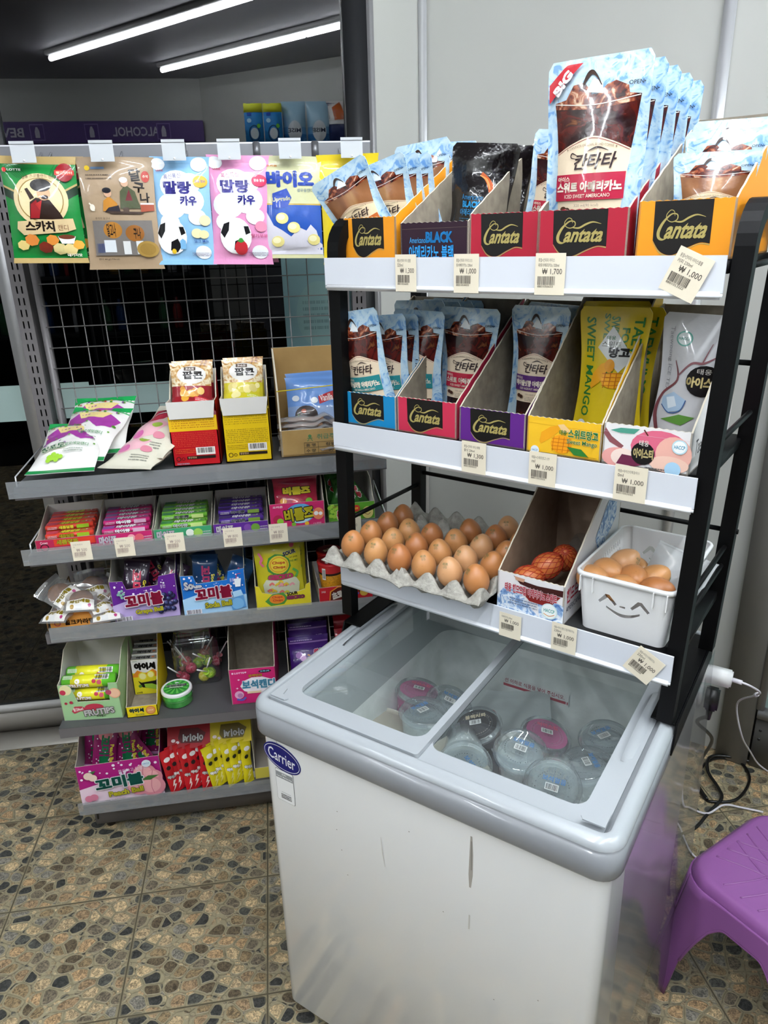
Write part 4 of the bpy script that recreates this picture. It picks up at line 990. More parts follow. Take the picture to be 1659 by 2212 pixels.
# black americano
w = 0.125
A = Art(w/0.05); A.L([(0, 0.84), (1, 0.86)], 0.003, '6b5f55', False); A.T('Americano', 0.14, 0.46, 0.38, 0.62, '3f9ad6', 0.005); A.T('BLACK', 0.385, 0.46, 0.78, 0.76, '2e9be0', 0.05); A.T('아메리카노 블랙', 0.13, 0.0, 0.79, 0.40, '2e9be0', 0.02)
o = display_tray('display_carton', rl(0.195, 0.026, TZ), RANG, w, 0.24, [(0, 0.055), (0.23, 0.175), (0.24, 0.175)], P('2a1524'), A, zig=0.0012); tag(o, 'dark maroon carton with blue lettering on the top shelf', 'carton')
BKF = mat('black_foil', '120e10', 0.16, coat=0.8, bump=(30, 0.9, 0.006))
B = Bag(0.122, 0.185, 0.034, 'pouch', 9, 1.8); mb = MB(); B.mesh(mb, BKF, BKF); A = Art(0.122/0.185, 'film')
A.L([(0.52, 0.74), (0.66, 0.66), (0.78, 0.54), (0.86, 0.50)], [0.04, 0.07, 0.10, 0.03], 'b3501c'); A.L([(0.5, 0.72), (0.62, 0.68), (0.70, 0.60)], [0.01, 0.03, 0.02], 'd98a4a')
A.T('Americano', 0.24, 0.50, 0.62, 0.55, '2f86bd', 0.0); A.T('BLACK', 0.26, 0.43, 0.60, 0.49, '2c9bd8', 0.05); A.T('아메리카노 블랙', 0.22, 0.355, 0.78, 0.42, '2f90c8', 0.01); A.lines(0.22, 0.2, 0.6, 0.34, 6, '2a5f7c', 3, 0.4)
A.ring(0.22, 0.17, 0.06, 0.01, '2f86bd', ry=0.035); A.ring(0.36, 0.17, 0.06, 0.01, '2f86bd', ry=0.035); B.art(mb, A)
o = mb.build('coffee_pouch'); l, r = rr(0.200, 0.145, TZ+0.003, 0.03, 0.0, 0.10); o.location = l; o.rotation_euler = r; o.scale = (1, 1, 0.92); tag(o, 'shiny black pouch of americano standing on the top shelf', 'coffee pouch')
o2 = dup(o, *rr(0.205, 0.19, TZ+0.003, 0.02, 0.05, 0.10), label='black americano pouch hidden behind the front black pouch', cat='coffee pouch')
# mango
YEL = 'f0be2a'; w = 0.118
A = Art(w/0.056); A.L([(0, 0.83), (1, 0.80)], 0.003, 'c79413', False)
A.G([(0.18, 0.35), (0.2, 0.6), (0.32, 0.78), (0.45, 0.86), (0.44, 0.68), (0.32, 0.45), (0.2, 0.28)], 'eea51d'); A.G([(0.42, 0.86), (0.5, 0.9), (0.6, 0.72), (0.5, 0.65)], 'e9c48a')
A.E(0.48, 0.34, 0.14, 'f2a21c', ry=0.26); 
for k in range(4): A.L([(0.36+0.07*k, 0.12), (0.38+0.07*k, 0.55)], 0.006, 'c56a12', False); A.L([(0.35, 0.18+0.1*k), (0.62, 0.2+0.1*k)], 0.006, 'c56a12', False)
A.G([(0.56, 0.3), (0.75, 0.28), (0.86, 0.08), (0.66, 0.1)], '2f7a33'); A.T('태웅', 0.45, 0.60, 0.55, 0.74, '2a6b34', 0.02); A.T('스위트망고', 0.57, 0.55, 0.96, 0.80, '1f6f3a', 0.03, oc='f5e9b8'); A.T('Sweet Mango', 0.56, 0.36, 0.95, 0.52, '1f6f3a', 0.01, oc='f5e9b8')
A.E(0.13, 0.09, 0.06, 'dfeaf0'); A.T('HACCP', 0.09, 0.06, 0.17, 0.12, '2a7fae', 0.01); A.lines(0.8, 0.02, 0.96, 0.12, 2, 'a9791a', 2)
o = display_tray('display_carton', rl(0.434, 0.010, MZ), RANG, w, 0.235, [(0, 0.056), (0.09, 0.13), (0.22, 0.235), (0.235, 0.235)], P(YEL), A, zig=0.0014); tag(o, 'yellow mango drink carton on the middle shelf', 'carton')
B = Bag(0.112, 0.205, 0.034, 'pouch', 12, 0.8); mb = MB(); B.mesh(mb, P('d8bc1c', 'film'), P('d8bc1c', 'film')); A = Art(0.112/0.205, 'film')
def vtext(A, s, x0, y0, x1, y1, c, b=0.0): A.T(s, (x0+x1)/2-(y1-y0)/A.asp/2, (y0+y1)/2-(x1-x0)*A.asp/2, (x0+x1)/2+(y1-y0)/A.asp/2, (y0+y1)/2+(x1-x0)*A.asp/2, c, b, rot=-PI/2)
vtext(A, 'SWEET MANGO', 0.10, 0.16, 0.24, 0.92, '2c7a35', 0.02); vtext(A, 'SWEET', 0.36, 0.66, 0.44, 0.95, '2c7a35', 0.01); vtext(A, 'SWEET MANGO', 0.46, 0.5, 0.58, 0.93, '2c7a35', 0.02); vtext(A, 'TAEWUNG', 0.78, 0.35, 0.92, 0.93, '2c7a35', 0.02); vtext(A, 'FOOD', 0.63, 0.6, 0.74, 0.85, '2c7a35', 0.02)
A.G([(0.5, 0.86), (0.86, 0.63), (0.66, 0.52), (0.30, 0.70)], 'd9dbd6'); A.T('태웅', 0.42, 0.76, 0.56, 0.79, '2c6a35', 0.02); A.T('스위트', 0.36, 0.705, 0.66, 0.75, '3c3f30', 0.01, oc='f2f2ea', ow=0.02); A.T('망고', 0.48, 0.63, 0.80, 0.71, '161612', 0.05)
A.G([(0.22, 0.40), (0.25, 0.50), (0.38, 0.58), (0.50, 0.60), (0.50, 0.54), (0.38, 0.44), (0.24, 0.385)], 'eda61e'); A.E(0.52, 0.57, 0.08, 'e39a2a', ry=0.05); A.E(0.60, 0.46, 0.20, 'f3ab1e', ry=0.06)
for k in range(4): A.L([(0.45+0.09*k, 0.40), (0.47+0.09*k, 0.52)], 0.012, 'c76a14', False); A.L([(0.42, 0.42+0.03*k), (0.78, 0.43+0.03*k)], 0.008, 'c76a14', False)
A.G([(0.68, 0.40), (0.80, 0.46), (0.93, 0.44), (0.85, 0.38)], '2f7a33'); A.E(0.16, 0.09, 0.08, 'e6ecec', ry=0.045); A.T('HACCP', 0.10, 0.08, 0.22, 0.10, '2a7f8f', 0.02); B.art(mb, A)
o = mb.build('drink_pouch'); l, r = rr(0.452, 0.140, MZ+0.003, 0.03, 0.02, 0.0); o.location = l; o.rotation_euler = r; tag(o, 'yellow sweet mango pouch at the front of the mango carton', 'drink pouch', 'mango pouches')
dup(o, *rr(0.455, 0.172, MZ+0.003, 0.02, 0.02, 0.04), label='second mango pouch, peeking out right of the front one', cat='drink pouch'); dup(o, *rr(0.436, 0.205, MZ+0.006, 0.0, 0.05, -0.02), label='rearmost mango pouch in shade behind the other two', cat='drink pouch')
# peach tea
w = 0.122; A = Art(w/0.06)
A.G([(0.02, 0.9), (0.1, 0.7), (0.25, 0.5), (0.22, 0.42), (0.08, 0.55), (0.0, 0.75)], '8c5258'); A.G([(0.08, 0.85), (0.2, 0.93), (0.42, 0.95), (0.36, 0.82), (0.2, 0.80)], '4f9a86')
A.E(0.66, 0.55, 0.33, 'dc6a86', ry=0.42); A.E(0.82, 0.45, 0.2, 'ecb3a4', ry=0.42); A.E(0.78, 0.2, 0.22, 'f0c7b4', ry=0.2); A.L([(0.47, 0.95), (0.52, 0.82)], 0.015, '5a2a20', False)
A.E(0.2, 0.2, 0.2, 'e7a39c', ry=0.25); A.E(0.26, 0.22, 0.15, 'f3dcd0', ry=0.22); A.G([(0.18, 0.05), (0.24, 0.3), (0.42, 0.28), (0.5, 0.12), (0.4, 0.04)], '6a2744'); A.E(0.48, 0.38, 0.135, '151212'); A.T('태웅', 0.43, 0.56, 0.54, 0.70, 'e9e4da', 0.01); A.T('아이스티', 0.37, 0.26, 0.60, 0.50, 'e8d79a', 0.05)
A.E(0.88, 0.65, 0.085, 'bfe0ea'); A.E(0.88, 0.65, 0.07, 'f2f6f7'); A.T('HACCP', 0.82, 0.60, 0.94, 0.69, '2a8fb0', 0.02); A.E(0.83, 0.1, 0.09, 'a9cfe8'); A.lines(0.52, 0.02, 0.74, 0.10, 1, '555555', 1)
A.R(0, 0.815, 1, 0.82, 'd8c4c8')
AR = Art(1); AR.T('Taewoong', 0.10, 0.015, 0.50, 0.045, '3c3c40', 0.0); AR.lines(0.1, 0.05, 0.9, 0.12, 1, 'eeeeee'); AR.it.pop(); AR.E(0.55, 0.10, 0.10, '1a1616', ry=0.03); AR.E(0.75, 0.06, 0.2, 'd98a9e', ry=0.045); AR.L([(0.5, 0.17), (0.7, 0.12), (0.9, 0.20)], 0.02, 'a77a80')
o = display_tray('display_carton', rl(0.556, 0.010, MZ), RANG, w, 0.235, [(0, 0.060), (0.20, 0.20), (0.235, 0.205)], P('e9e6e6'), A, art_r=AR, zig=0.0014); tag(o, 'white and pink peach tea carton at the right end of the middle shelf', 'carton')
B = Bag(0.112, 0.205, 0.034, 'pouch', 15, 0.7); mb = MB(); B.mesh(mb, P('cfcfd2', 'film'), P('cfcfd2', 'film')); A = Art(0.112/0.205, 'film')
A.E(0.30, 0.82, 0.11, 'd8e2e0', ry=0.055); A.ring(0.30, 0.82, 0.11, 0.02, '5aa596', ry=0.055); A.T('HACCP', 0.22, 0.81, 0.38, 0.83, '3c9486', 0.02); vtext(A, 'Taewoong ICE TEA', 0.09, 0.42, 0.16, 0.90, '9a9aa0', 0.0)
A.L([(0.14, 0.08), (0.03, 0.25), (0.08, 0.40), (0.28, 0.52), (0.22, 0.66)], [0.06, 0.05, 0.035, 0.03, 0.01], '7a4248'); A.L([(0.28, 0.55), (0.45, 0.65), (0.62, 0.66), (0.8, 0.72)], [0.02, 0.03, 0.03, 0.01], '8a5a60'); A.L([(0.60, 0.66), (0.68, 0.8)], [0.02, 0.01], '8a5a60'); A.L([(0.10, 0.12), (0.30, 0.04), (0.5, 0.03)], [0.05, 0.04, 0.02], '7a4248')
A.G([(0.10, 0.38), (0.26, 0.43), (0.46, 0.38), (0.40, 0.30), (0.22, 0.27), (0.10, 0.32)], 'a9c3dc'); A.G([(0.16, 0.38), (0.28, 0.40), (0.34, 0.33), (0.22, 0.30)], 'dfeaf4'); A.L([(0.1, 0.32), (0.24, 0.27), (0.4, 0.3), (0.46, 0.38)], 0.015, '3c5f96'); A.G([(0.14, 0.21), (0.4, 0.27), (0.62, 0.26), (0.45, 0.19)], '5c8f3c')
A.E(0.50, 0.04, 0.25, 'c98a86', ry=0.08); A.E(0.66, 0.53, 0.25, '151214', ry=0.115); A.T('태웅', 0.55, 0.58, 0.75, 0.62, 'dcd8d0', 0.0); A.T('아이스티', 0.42, 0.48, 0.90, 0.56, 'e2cf90', 0.05); A.G([(0.78, 0.88), (0.95, 0.95), (1, 0.85), (0.85, 0.82)], 'b5cbe0'); B.art(mb, A)
o = mb.build('drink_pouch'); l, r = rr(0.575, 0.140, MZ+0.003, 0.02, 0.05, 0.04); o.location = l; o.rotation_euler = r; o.scale = (1, 1, 0.97); tag(o, 'white peach iced tea pouch behind the right rack post', 'drink pouch')
# ---- bottom rack shelf: egg tray
PULP = ramp_mat('paper_pulp', [(0.3, '8b8880'), (0.55, 'a09d94'), (0.8, 'b3b0a6')], 90, 5, 0.9, bump=(180, 0.7, 0.004))
def eggm(c): return ramp_mat('egg_'+c, [(0.3, c), (0.62, c), (0.72, c)], 30, 2, 0.42, bump=(300, 0.05, 0.001))
def egg_shell(name, c):
    m = ramp_mat('eggshell_'+c, [(0.0, '7a4a26'), (0.30, c), (0.8, c)], 260, 1, 0.40, bump=(300, 0.08, 0.001)); return m
ECOL = ['b87b48', 'c08a55', 'a96c3e', 'bb8350', 'c69467', 'b07544']
def egg_mesh(c, stamp=True, sd=0):
    mb = MB(); pr = []
    for i in range(17):
        t = PI*i/16; y = -math.cos(t); rr_ = math.sin(t)*(0.0222 if y < 0 else 0.0222*(1-0.16*y*y)); pr.append((max(rr_, 0), y*(0.0265 if y < 0 else 0.0305)))
    mb.lathe(pr, egg_shell('e', c), 28)
    if stamp:
        A = Art(1); rs = random.Random(sd); A.T('AKU0R', 0, 0.52, 1, 1, P('3f6a48', 'matte'), 0.0); A.T(rs.choice(['U15', '14K', 'H5E']), 0.3, 0.0, 0.8, 0.42, P('3f6a48', 'matte'), 0.0)
        def fn(u, v, l):
            az = (u-0.5)*0.75; el_ = 0.78+(v-0.5)*0.36; R2 = 0.0222*(1-0.16*math.sin(el_)**2)*math.cos(el_)
            return ((R2+0.0003)*math.sin(az), -(R2+0.0003)*math.cos(az), math.sin(el_)*0.0305+0.0003)
        A.to(mb, fn, 0.00005)
    return mb
tray0 = (0.048, -0.028); PX, PY = 0.0530, 0.0555
NX, NY = 6, 5
EG = [egg_mesh(c, True, i).build('egg') for i, c in enumerate(ECOL)]; eu = set()
spots = [(i, j) for j in range(3) for i in range(6)]+[(0, 3), (3, 3), (4, 3), (5, 3), (4, 4), (5, 4)]
rw = ['front row', 'second row', 'third row', 'fourth row', 'back row']; cw = ['first from left', 'second from left', 'third from left', 'third from right', 'second from right', 'last at right']
re_ = random.Random(5)
def tz(i): return -0.002*abs(i-2.5)
for k, (i, j) in enumerate(spots):
    p = EG[k % 6]; sh = {(3, 3): 2, (0, 2): 2, (0, 3): 2}.get((i, j))
    if sh is not None: p = EG[sh]
    loc = rl(tray0[0]+PX*i+re_.uniform(-0.001, 0.001), tray0[1]+PY*j, LZ+0.053+re_.uniform(-0.002, 0.003)); rot = (re_.uniform(-0.12, 0.12), re_.uniform(-0.12, 0.12), RANG+re_.uniform(-0.9, 0.7))
    if p.name in eu: o = dup(p, loc, rot)
    else: eu.add(p.name); o = p; o.location = loc; o.rotation_euler = rot
    tag(o, 'brown egg in the grey tray, '+rw[j]+', '+cw[i], 'egg', 'eggs in the pulp tray')
mb = MB(); n = 10; vs = []; gx = NX*n+4; gy = NY*n+4
def th(u, v):
    """tray height; u,v in cell units, cell centres at integers"""
    cx = math.cos(2*PI*u); cy = math.cos(2*PI*v); pk = ((1-cx)/2*(1-cy)/2)**0.75; cup = ((1+cx)/2*(1+cy)/2)**0.55
    inside = min(u+0.5, NX-0.5-u, v+0.5, NY-0.5-v); 
    return 0.031+0.026*pk*1.0-0.029*cup
for j in range(-3, NY*n+4):
    for i in range(-3, NX*n+4):
        u = i/n-0.5; v = j/n-0.5; uc = min(max(u, -0.5), NX-0.5); vc = min(max(v, -0.5), NY-0.5); h_ = th(uc, vc)
        e = max(abs(u-uc), abs(v-vc)) 
        if e > 0: h_ = 0.030+(h_-0.030)*(0.75 if e < 0.15 else 0.12 if e < 0.25 else 0.0)
        cr = math.exp(-((u-2.5)/0.28)**2)*math.exp(-((v+0.5)/0.5)**2); h_ += 0.004*noise.noise(Vector((u*2.1, v*2.1, 1)))+cr*0.012*noise.noise(Vector((u*9, v*9, 4)))-cr*0.006
        vs.append((tray0[0]+(u if u < NX-0.5 else NX-0.5+(u-NX+0.5)*0.12)*PX, tray0[1]+v*PY-0.004*cr, 0.001+h_))
W_ = NX*n+7
mb.add(vs, [(j*W_+i, j*W_+i+1, (j+1)*W_+i+1, (j+1)*W_+i) for j in range(NY*n+6) for i in range(NX*n+6)], PULP, True)
def sol(o):
    m = o.modifiers.new('thick', 'SOLIDIFY'); m.thickness = 0.0022; m.offset = -1
o = mb.build('egg_tray', loc=rl(0, 0, LZ-0.001), rot=(0, 0, RANG), mod=sol); tag(o, 'grey paper pulp egg tray on the lowest rack shelf, overhanging its front', 'egg tray')
# ---- coffee carton reused for netted eggs
w = 0.118; h = 0.07; A = Art(w/h)
BL = ramp_mat('ice_blue_print', [(0.3, '3f68a8'), (0.45, '8fb0d8'), (0.55, 'dfe8f2'), (0.75, 'f2f5f8')], 60, 3, 0.5, dist=2.0)
A.G([(0, 0.35), (0.1, 0.6), (0.3, 0.66), (0.45, 0.4), (0.55, 0.2), (0.7, 0.0), (0, 0)], BL); A.G([(0.62, 0.45), (0.86, 0.58), (1, 0.5), (1, 0), (0.66, 0)], BL)
A.G([(0.24, 0.98), (0.35, 0.9), (0.6, 0.86), (0.98, 0.9), (0.98, 0.74), (0.6, 0.72), (0.35, 0.80)], '3a1210'); A.G([(0.3, 0.72), (0.95, 0.72), (0.8, 0.40), (0.5, 0.42)], '7c1a18'); A.G([(0.26, 0.97), (0.42, 0.95), (0.4, 0.86), (0.28, 0.88)], 'c89a80')
A.T('태웅 핸드드립 아메리카노 스위트', 0.12, 0.53, 0.90, 0.76, 'b02a3e', 0.03, oc='f3eef0', ow=0.05); A.lines(0.2, 0.22, 0.62, 0.42, 3, '6f7b96', 6, 0.5)
A.E(0.80, 0.30, 0.12, 'd4e8e6'); A.E(0.80, 0.30, 0.105, 'eef4f3'); A.T('HACCP', 0.72, 0.27, 0.88, 0.36, '2f9a94', 0.02); A.L([(0.72, 0.22), (0.8, 0.18), (0.88, 0.24)], 0.01, 'd88a3a')
AR = Art(1); AR.T('핸드드립', 0.04, 0.035, 0.30, 0.062, 'b02a3e', 0.03); AR.T('AMERICANO', 0.04, 0.02, 0.3, 0.03, '444a58', 0.0); AR.G([(0.5, 0.11), (0.7, 0.16), (0.9, 0.19), (0.9, 0.12), (0.6, 0.07)], BL); AR.G([(0.85, 0.21), (0.98, 0.20), (0.98, 0.15), (0.88, 0.16)], '6a2018')
KI2 = ramp_mat('brown_inside', [(0.3, '8a7460'), (0.7, '9a8470')], 40, 3, 0.8)
ob = display_tray('display_carton', rl(0.401, -0.008, LZ), RANG, w, 0.24, [(0, 0.070), (0.22, 0.235), (0.24, 0.235)], P('e4e2e4'), A, art_r=AR, inner=KI2, zig=0.0014); tag(ob, 'white and blue coffee carton reused for the netted eggs', 'carton')
def net_egg(x, y, z, rot, lab):
    c = 'c06a34'; o = egg_mesh(c, False).build('netted_egg'); o.location = rl(x, y, z); o.rotation_euler = rot
    mb = MB(); NET = mat('red_net', 'a82a18', 0.4); N_ = 12; M_ = 12
    def ep(a, t):
        y_ = -math.cos(t); R2 = math.sin(t)*(0.0222 if y_ < 0 else 0.0222*(1-0.16*y_*y_))+0.0006; return (R2*math.cos(a), R2*math.sin(a), y_*(0.0265 if y_ < 0 else 0.0305)*1.02)
    for s_ in (1, -1):
        for k in range(N_): mb.tube([ep(2*PI*k/N_+s_*i*0.20, 0.12+(PI-0.24)*i/M_) for i in range(M_+1)], 0.0006, NET, 4)
    mb.build('red_net', o); tag(o, lab, 'egg', 'netted eggs in the carton')
net_egg(0.378, 0.030, LZ+0.048, (0.5, 1.2, 0.3), 'egg in red net lowest at the carton front'); net_egg(0.398, 0.060, LZ+0.064, (0.9, 0.4, 1.0), 'egg in red net, middle one in the carton'); net_egg(0.412, 0.105, LZ+0.066, (0.6, -0.5, 0.2), 'egg in red net, rearmost in the carton')
mb = MB(); B = Bag(0.10, 0.12, 0.03, 'pillow', 4, 3, 0.05); B.mesh(mb, PLAS); o = mb.build('plastic_bag', loc=rl(0.42, 0.15, LZ+0.02), rot=(-1.3, 0.3, RANG)); tag(o, 'clear plastic wrap lying among the netted eggs', 'bag')
# ---- smiling basket
BW = mat('basket_white', 'e6e6e6', 0.4, coat=0.1)
bk = empty('plastic_basket', rl(0.548, 0.0, LZ), RANG); tag(bk, 'white plastic basket with a cut out smiling face holding loose eggs', 'basket')
bw, bd, bh, tp, br = 0.150, 0.225, 0.100, 0.010, 0.016
def hw_(z): return tp*(1-z/bh)
def chev(cx, cz, s_=1.0):
    a = [(-0.014, -0.007), (-0.003, 0.0075), (0.003, 0.0075), (0.0155, -0.0065), (0.0115, -0.0105), (0.0, 0.0010), (-0.0115, -0.0105)]
    return [(cx+p[0]*s_, cz+p[1]*s_) for p in a]
def arc_hole(cx, cz):
    o_ = [(cx-0.026+0.052*i/12, cz-0.011*math.sin(PI*i/12)) for i in range(13)]; i_ = [(p[0], p[1]+0.0066*(0.6+0.4*math.sin(PI*i/12))) for i, p in enumerate(o_)]
    return o_+i_[::-1]
x_ = bw/2-br
def fface(front):
    fl_ = [chev(-0.024, 0.064), chev(0.026, 0.064), arc_hole(0.001, 0.047), [(-0.004, 0.053), (0.004, 0.053), (0.0045, 0.0565), (-0.0045, 0.0565)]]
    return fl_
FR_ = [(-x_+0.006, 0.0), (x_-0.006, 0.0), (x_, bh), (-x_, bh)]
mb = MB()
for yy, sg in ((0, 1), (bd, -1)):
    mb.plate(FR_, fface(yy == 0), 0.002, lambda u, v, q, yy=yy, sg=sg: (u, yy+sg*(hw_(v)+q), v), BW)
SDw = [(br+0.006, 0), (bd-br-0.006, 0), (bd-br, bh), (br, bh)]
sl = [[(a-0.0013, b-0.004), (a+0.0013, b-0.004), (a+0.0013, b+0.004), (a-0.0013, b+0.004)] for a in [0.035+0.0098*i for i in range(17)] for b in (0.035, 0.050, 0.065, 0.080)]
for xx, sg in ((-bw/2, 1), (bw/2, -1)):
    mb.plate(SDw, sl, 0.002, lambda u, v, q, xx=xx, sg=sg: (xx+sg*(hw_(v)+q), u, v), BW)
for cx, cy, a0 in ((x_, br, -PI/2), (x_, bd-br, 0), (-x_, bd-br, PI/2), (-x_, br, PI)):
    vs = []; k = 8
    for (rad, z) in ((br, bh), (br, 0)):
        for i in range(k+1):
            a = a0+PI/2*i/k; sx = 1 if cx > 0 else -1; sy = 1 if cy > bd/2 else -1; q = 1-z/bh
            vs.append((cx-sx*0.006*q+(rad-(tp-0.006)*q)*math.cos(a), cy-sy*0.006*q+(rad-(tp-0.006)*q)*math.sin(a), z))
    mb.add(vs, [(i, i+1, k+2+i, k+1+i) for i in range(k)], BW, True)
mb.add([(x, y, 0.001) for x, y in rrect(-bw/2+tp, bw/2-tp, tp, bd-tp, br)], [tuple(range(28))], BW)
mb.build('basket_body', bk)
mb = MB(); ring_sweep(mb, -bw/2, bw/2, 0, bd, br, [(0.0, bh-0.006), (-0.003, bh-0.006), (-0.0035, bh-0.001), (-0.002, bh+0.0015), (0.0015, bh+0.0015), (0.002, bh)], BW)
for x in (-bw/2+0.008, bw/2-0.030):
    for dx in (0, 0.020): mb.box(x+dx, x+dx+0.0016, -0.005, 0.003, bh-0.030, bh-0.004, BW)
mb.build('rim', bk)
loose = [(0.502, 0.060, 0.058, (1.4, 0.3, 0.3), 'large, leaning at left'), (0.487, 0.035, 0.052, (1.2, 1.0, 0.2), 'front left against the wall'), (0.515, 0.098, 0.060, (0.3, 0.8, 0.2), 'pale, at the back'), (0.545, 0.058, 0.058, (1.2, -0.7, 0.1), 'in the middle'), (0.537, 0.028, 0.050, (0.4, 1.3, 0.3), 'low at the front centre'), (0.570, 0.075, 0.055, (0.8, 0.3, 0.9), 'small and pale, right of the middle'), (0.585, 0.038, 0.055, (0.9, 1.1, 0.2), 'front right, darkest'), (0.52, 0.15, 0.03, (1.2, 0.2, 0), 'low at the back')]
for k, (x, y, z, rot, lab) in enumerate(loose):
    o = dup(EG[[3, 3, 4, 0, 3, 1, 2, 1][k]], rl(x, y, LZ+z+0.024), rot); tag(o, 'loose brown egg in the white basket, '+lab, 'egg', 'loose eggs in the basket')
mb = MB(); B = Bag(0.10, 0.11, 0.03, 'pillow', 8, 3, 0.05); B.mesh(mb, glassy('milky_bag', 'e8e4e0', 1.5, 0.1, milk=0.45)); o = mb.build('plastic_bag', loc=rl(0.582, 0.10, LZ+0.03), rot=(-1.0, 0.2, RANG)); tag(o, 'crumpled milky plastic bag in the white basket', 'bag')
# ---- price tags
TAGP = mat('tag_paper', 'e6dcc6', 0.6)
def price_tag(loc, rz, w, h, lines_, price, label, roll=0.0, group='price tags on the white rack strips', faint=False, fold=0):
    mb = MB(); mb.box(-w/2, w/2, 0, 0.0004, 0, h, TAGP)
    A = Art(w/h); c = P('3a3430' if not faint else 'a08c84', 'matte'); y = 0.88
    for l_ in lines_: A.T(l_, 0.10, y-0.09, 0.10+min(0.8, 0.052*len(l_)+0.02), y, c, 0.0); y -= 0.12
    A.T('₩ '+price, 0.24, y-0.16, 0.90 if len(price) > 3 else 0.78, y, c, 0.0); A.bar(0.10, y-0.40, 0.68, y-0.19, c, 26, len(label)); A.T('880105'+str(len(label) % 7)*2+str(len(label) % 5)*2, 0.10, y-0.46, 0.62, y-0.41, c, 0.0)
    A.to(mb, front_fn(-w/2, w, 0, h), 0.0001)
    o = mb.build('price_tag', loc=loc); o.rotation_euler = (Matrix.Rotation(rz, 4, 'Z') @ Matrix.Rotation(roll, 4, 'Y')).to_euler(); tag(o, label, 'price tag', group); return o
def rt(x, z, y=-0.0175): return rl(x, y, z)
price_tag(rt(0.171, TZ-0.045), RANG, 0.039, 0.055, ['롯칠>칸타타 아이스블블', '320ml'], '1,300', 'price tag 1,300 under the dark maroon carton, top strip')
price_tag(rt(0.279, TZ-0.045), RANG, 0.042, 0.055, ['롯칠>칸타타 아이스스스', '트아메리카노 230ml'], '1,000', 'price tag 1,000 under the small red carton, top strip')
price_tag(rt(0.411, TZ-0.045), RANG, 0.044, 0.055, ['롯칠>칸타타 아이스', '위트아메리카노 320ml'], '1,700', 'price tag 1,700 under the big pouches, top strip')
price_tag(rt(0.580, TZ-0.042), RANG, 0.046, 0.055, ['롯칠>칸타타 아이스블블', '커피 230ml'], '1,000', 'tilted price tag 1,000 at the right of the top strip', roll=0.42)
price_tag(rt(0.297, MZ-0.042), RANG, 0.044, 0.052, ['롯칠>칸타타 아이스헤헤', '즐넛 230ml'], '1,300', 'price tag 1,300 under the purple carton, middle strip')
price_tag(rt(0.415, MZ-0.042), RANG, 0.044, 0.052, ['태웅>스위트망고 177', 'ml'], '1,000', 'price tag 1,000 under the mango carton, middle strip')
price_tag(rt(0.548, MZ-0.042), RANG, 0.046, 0.052, ['태웅>아이스티복숭아11', '0ml'], '1,000', 'price tag 1,000 under the peach carton, middle strip')
price_tag(rt(0.372, LZ-0.045), RANG, 0.040, 0.045, ['아메리카노30ml'], '1,000', 'price tag 1,000 under the netted eggs carton, lowest strip')
price_tag(rt(0.467, LZ-0.040), RANG, 0.042, 0.050, ['태웅>아이스핸드드립아메리카노', '230ml'], '1,000', 'price tag 1,000 under the left corner of the basket')
price_tag(rt(0.583, LZ-0.042), RANG, 0.044, 0.050, ['태웅>아이스아메리카노', '230ml'], '1,000', 'tilted price tag 1,000 at the right of the lowest strip', roll=0.50)

# ================================================================== GOODS ON THE GREY SHELF UNIT
def gpos(k, x, y=1.605): return (x, y, shz(k, x)+0.001)
# ---- hanging candy bags with hooks and flags
HOOKM = mat('hook_wire', 'b9babd', 0.25, 0.9)
FLAG = glassy('flag_plastic', 'e4e6e8', 1.5, 0.15, milk=0.62, minf=0.03)
def hook(x, dy, what):
    mb = MB(); z = 1.672
    for dx in (-0.010, 0.010): mb.tube([(dx, UY-0.035, z), (dx, UY-0.06, z-0.012), (0, UY-0.09, z-0.022)], 0.0018, HOOKM, 6)
    mb.tube([(0, UY-0.085, z-0.022), (0, dy+0.03, z-0.028), (0, dy+0.004, z-0.020)], 0.0022, HOOKM, 6)
    o = mb.build('display_hook', loc=(x, 0, 0)); tag(o, 'chrome display hook carrying '+what, 'hook', 'chrome hooks on the rail')
    mb = MB(); mb.box(-0.0225, 0.0225, dy-0.001, dy, 1.638, 1.676, FLAG); mb.box(-0.0225, 0.0225, dy-0.0035, dy-0.001, 1.671, 1.676, FLAG); mb.box(-0.0225, 0.0225, dy-0.003, dy-0.001, 1.638, 1.641, FLAG)
    mb.tube([(0, dy-0.002, 1.642), (0, dy-0.004, 1.642)], 0.002, WP, 8); mb.build('label_flag', o)
def hang(name, x, w, z0, h, m, art, label, roll=0.0, t=0.035, seed=0, yaw=0.0, y=1.68, mb2=None, seal=0.09, wr=1.3, behind=0, group=None):
    B = Bag(w, h, t, 'pillow', seed, wr, seal); mb = MB(); B.mesh(mb, m, m); 
    if art: B.art(mb, art)
    ob = mb.build(name); M = Matrix.Rotation(yaw, 4, 'Z') @ Matrix.Rotation(roll, 4, 'Y'); ob.location = (x, y, z0); ob.rotation_euler = M.to_euler(); tag(ob, label, 'candy bag', group)
    for b in range(behind):
        dup(ob, (x+0.012*(b+1), y+0.03*(b+1), z0+0.002), (0.02, roll*0.4, yaw), label=label+', the one behind it')
    return ob
XS = [-0.457, -0.310, -0.172, -0.064, 0.058, 0.184]
for x, wn in zip(XS, ['the green candy bags', 'the kraft paper candy bag', 'the blue candy bag', 'the pink candy bags', 'the milk candy bag', 'the yellow bag at the right']): hook(x, 1.652, wn)
GRN = P('127a34', 'film'); GLD = P('b39a64', 'film')
A = Art(0.14/0.20, 'film'); A.R(0, 0.93, 1, 1, GLD); A.R(0, 0, 1, 0.05, GLD)
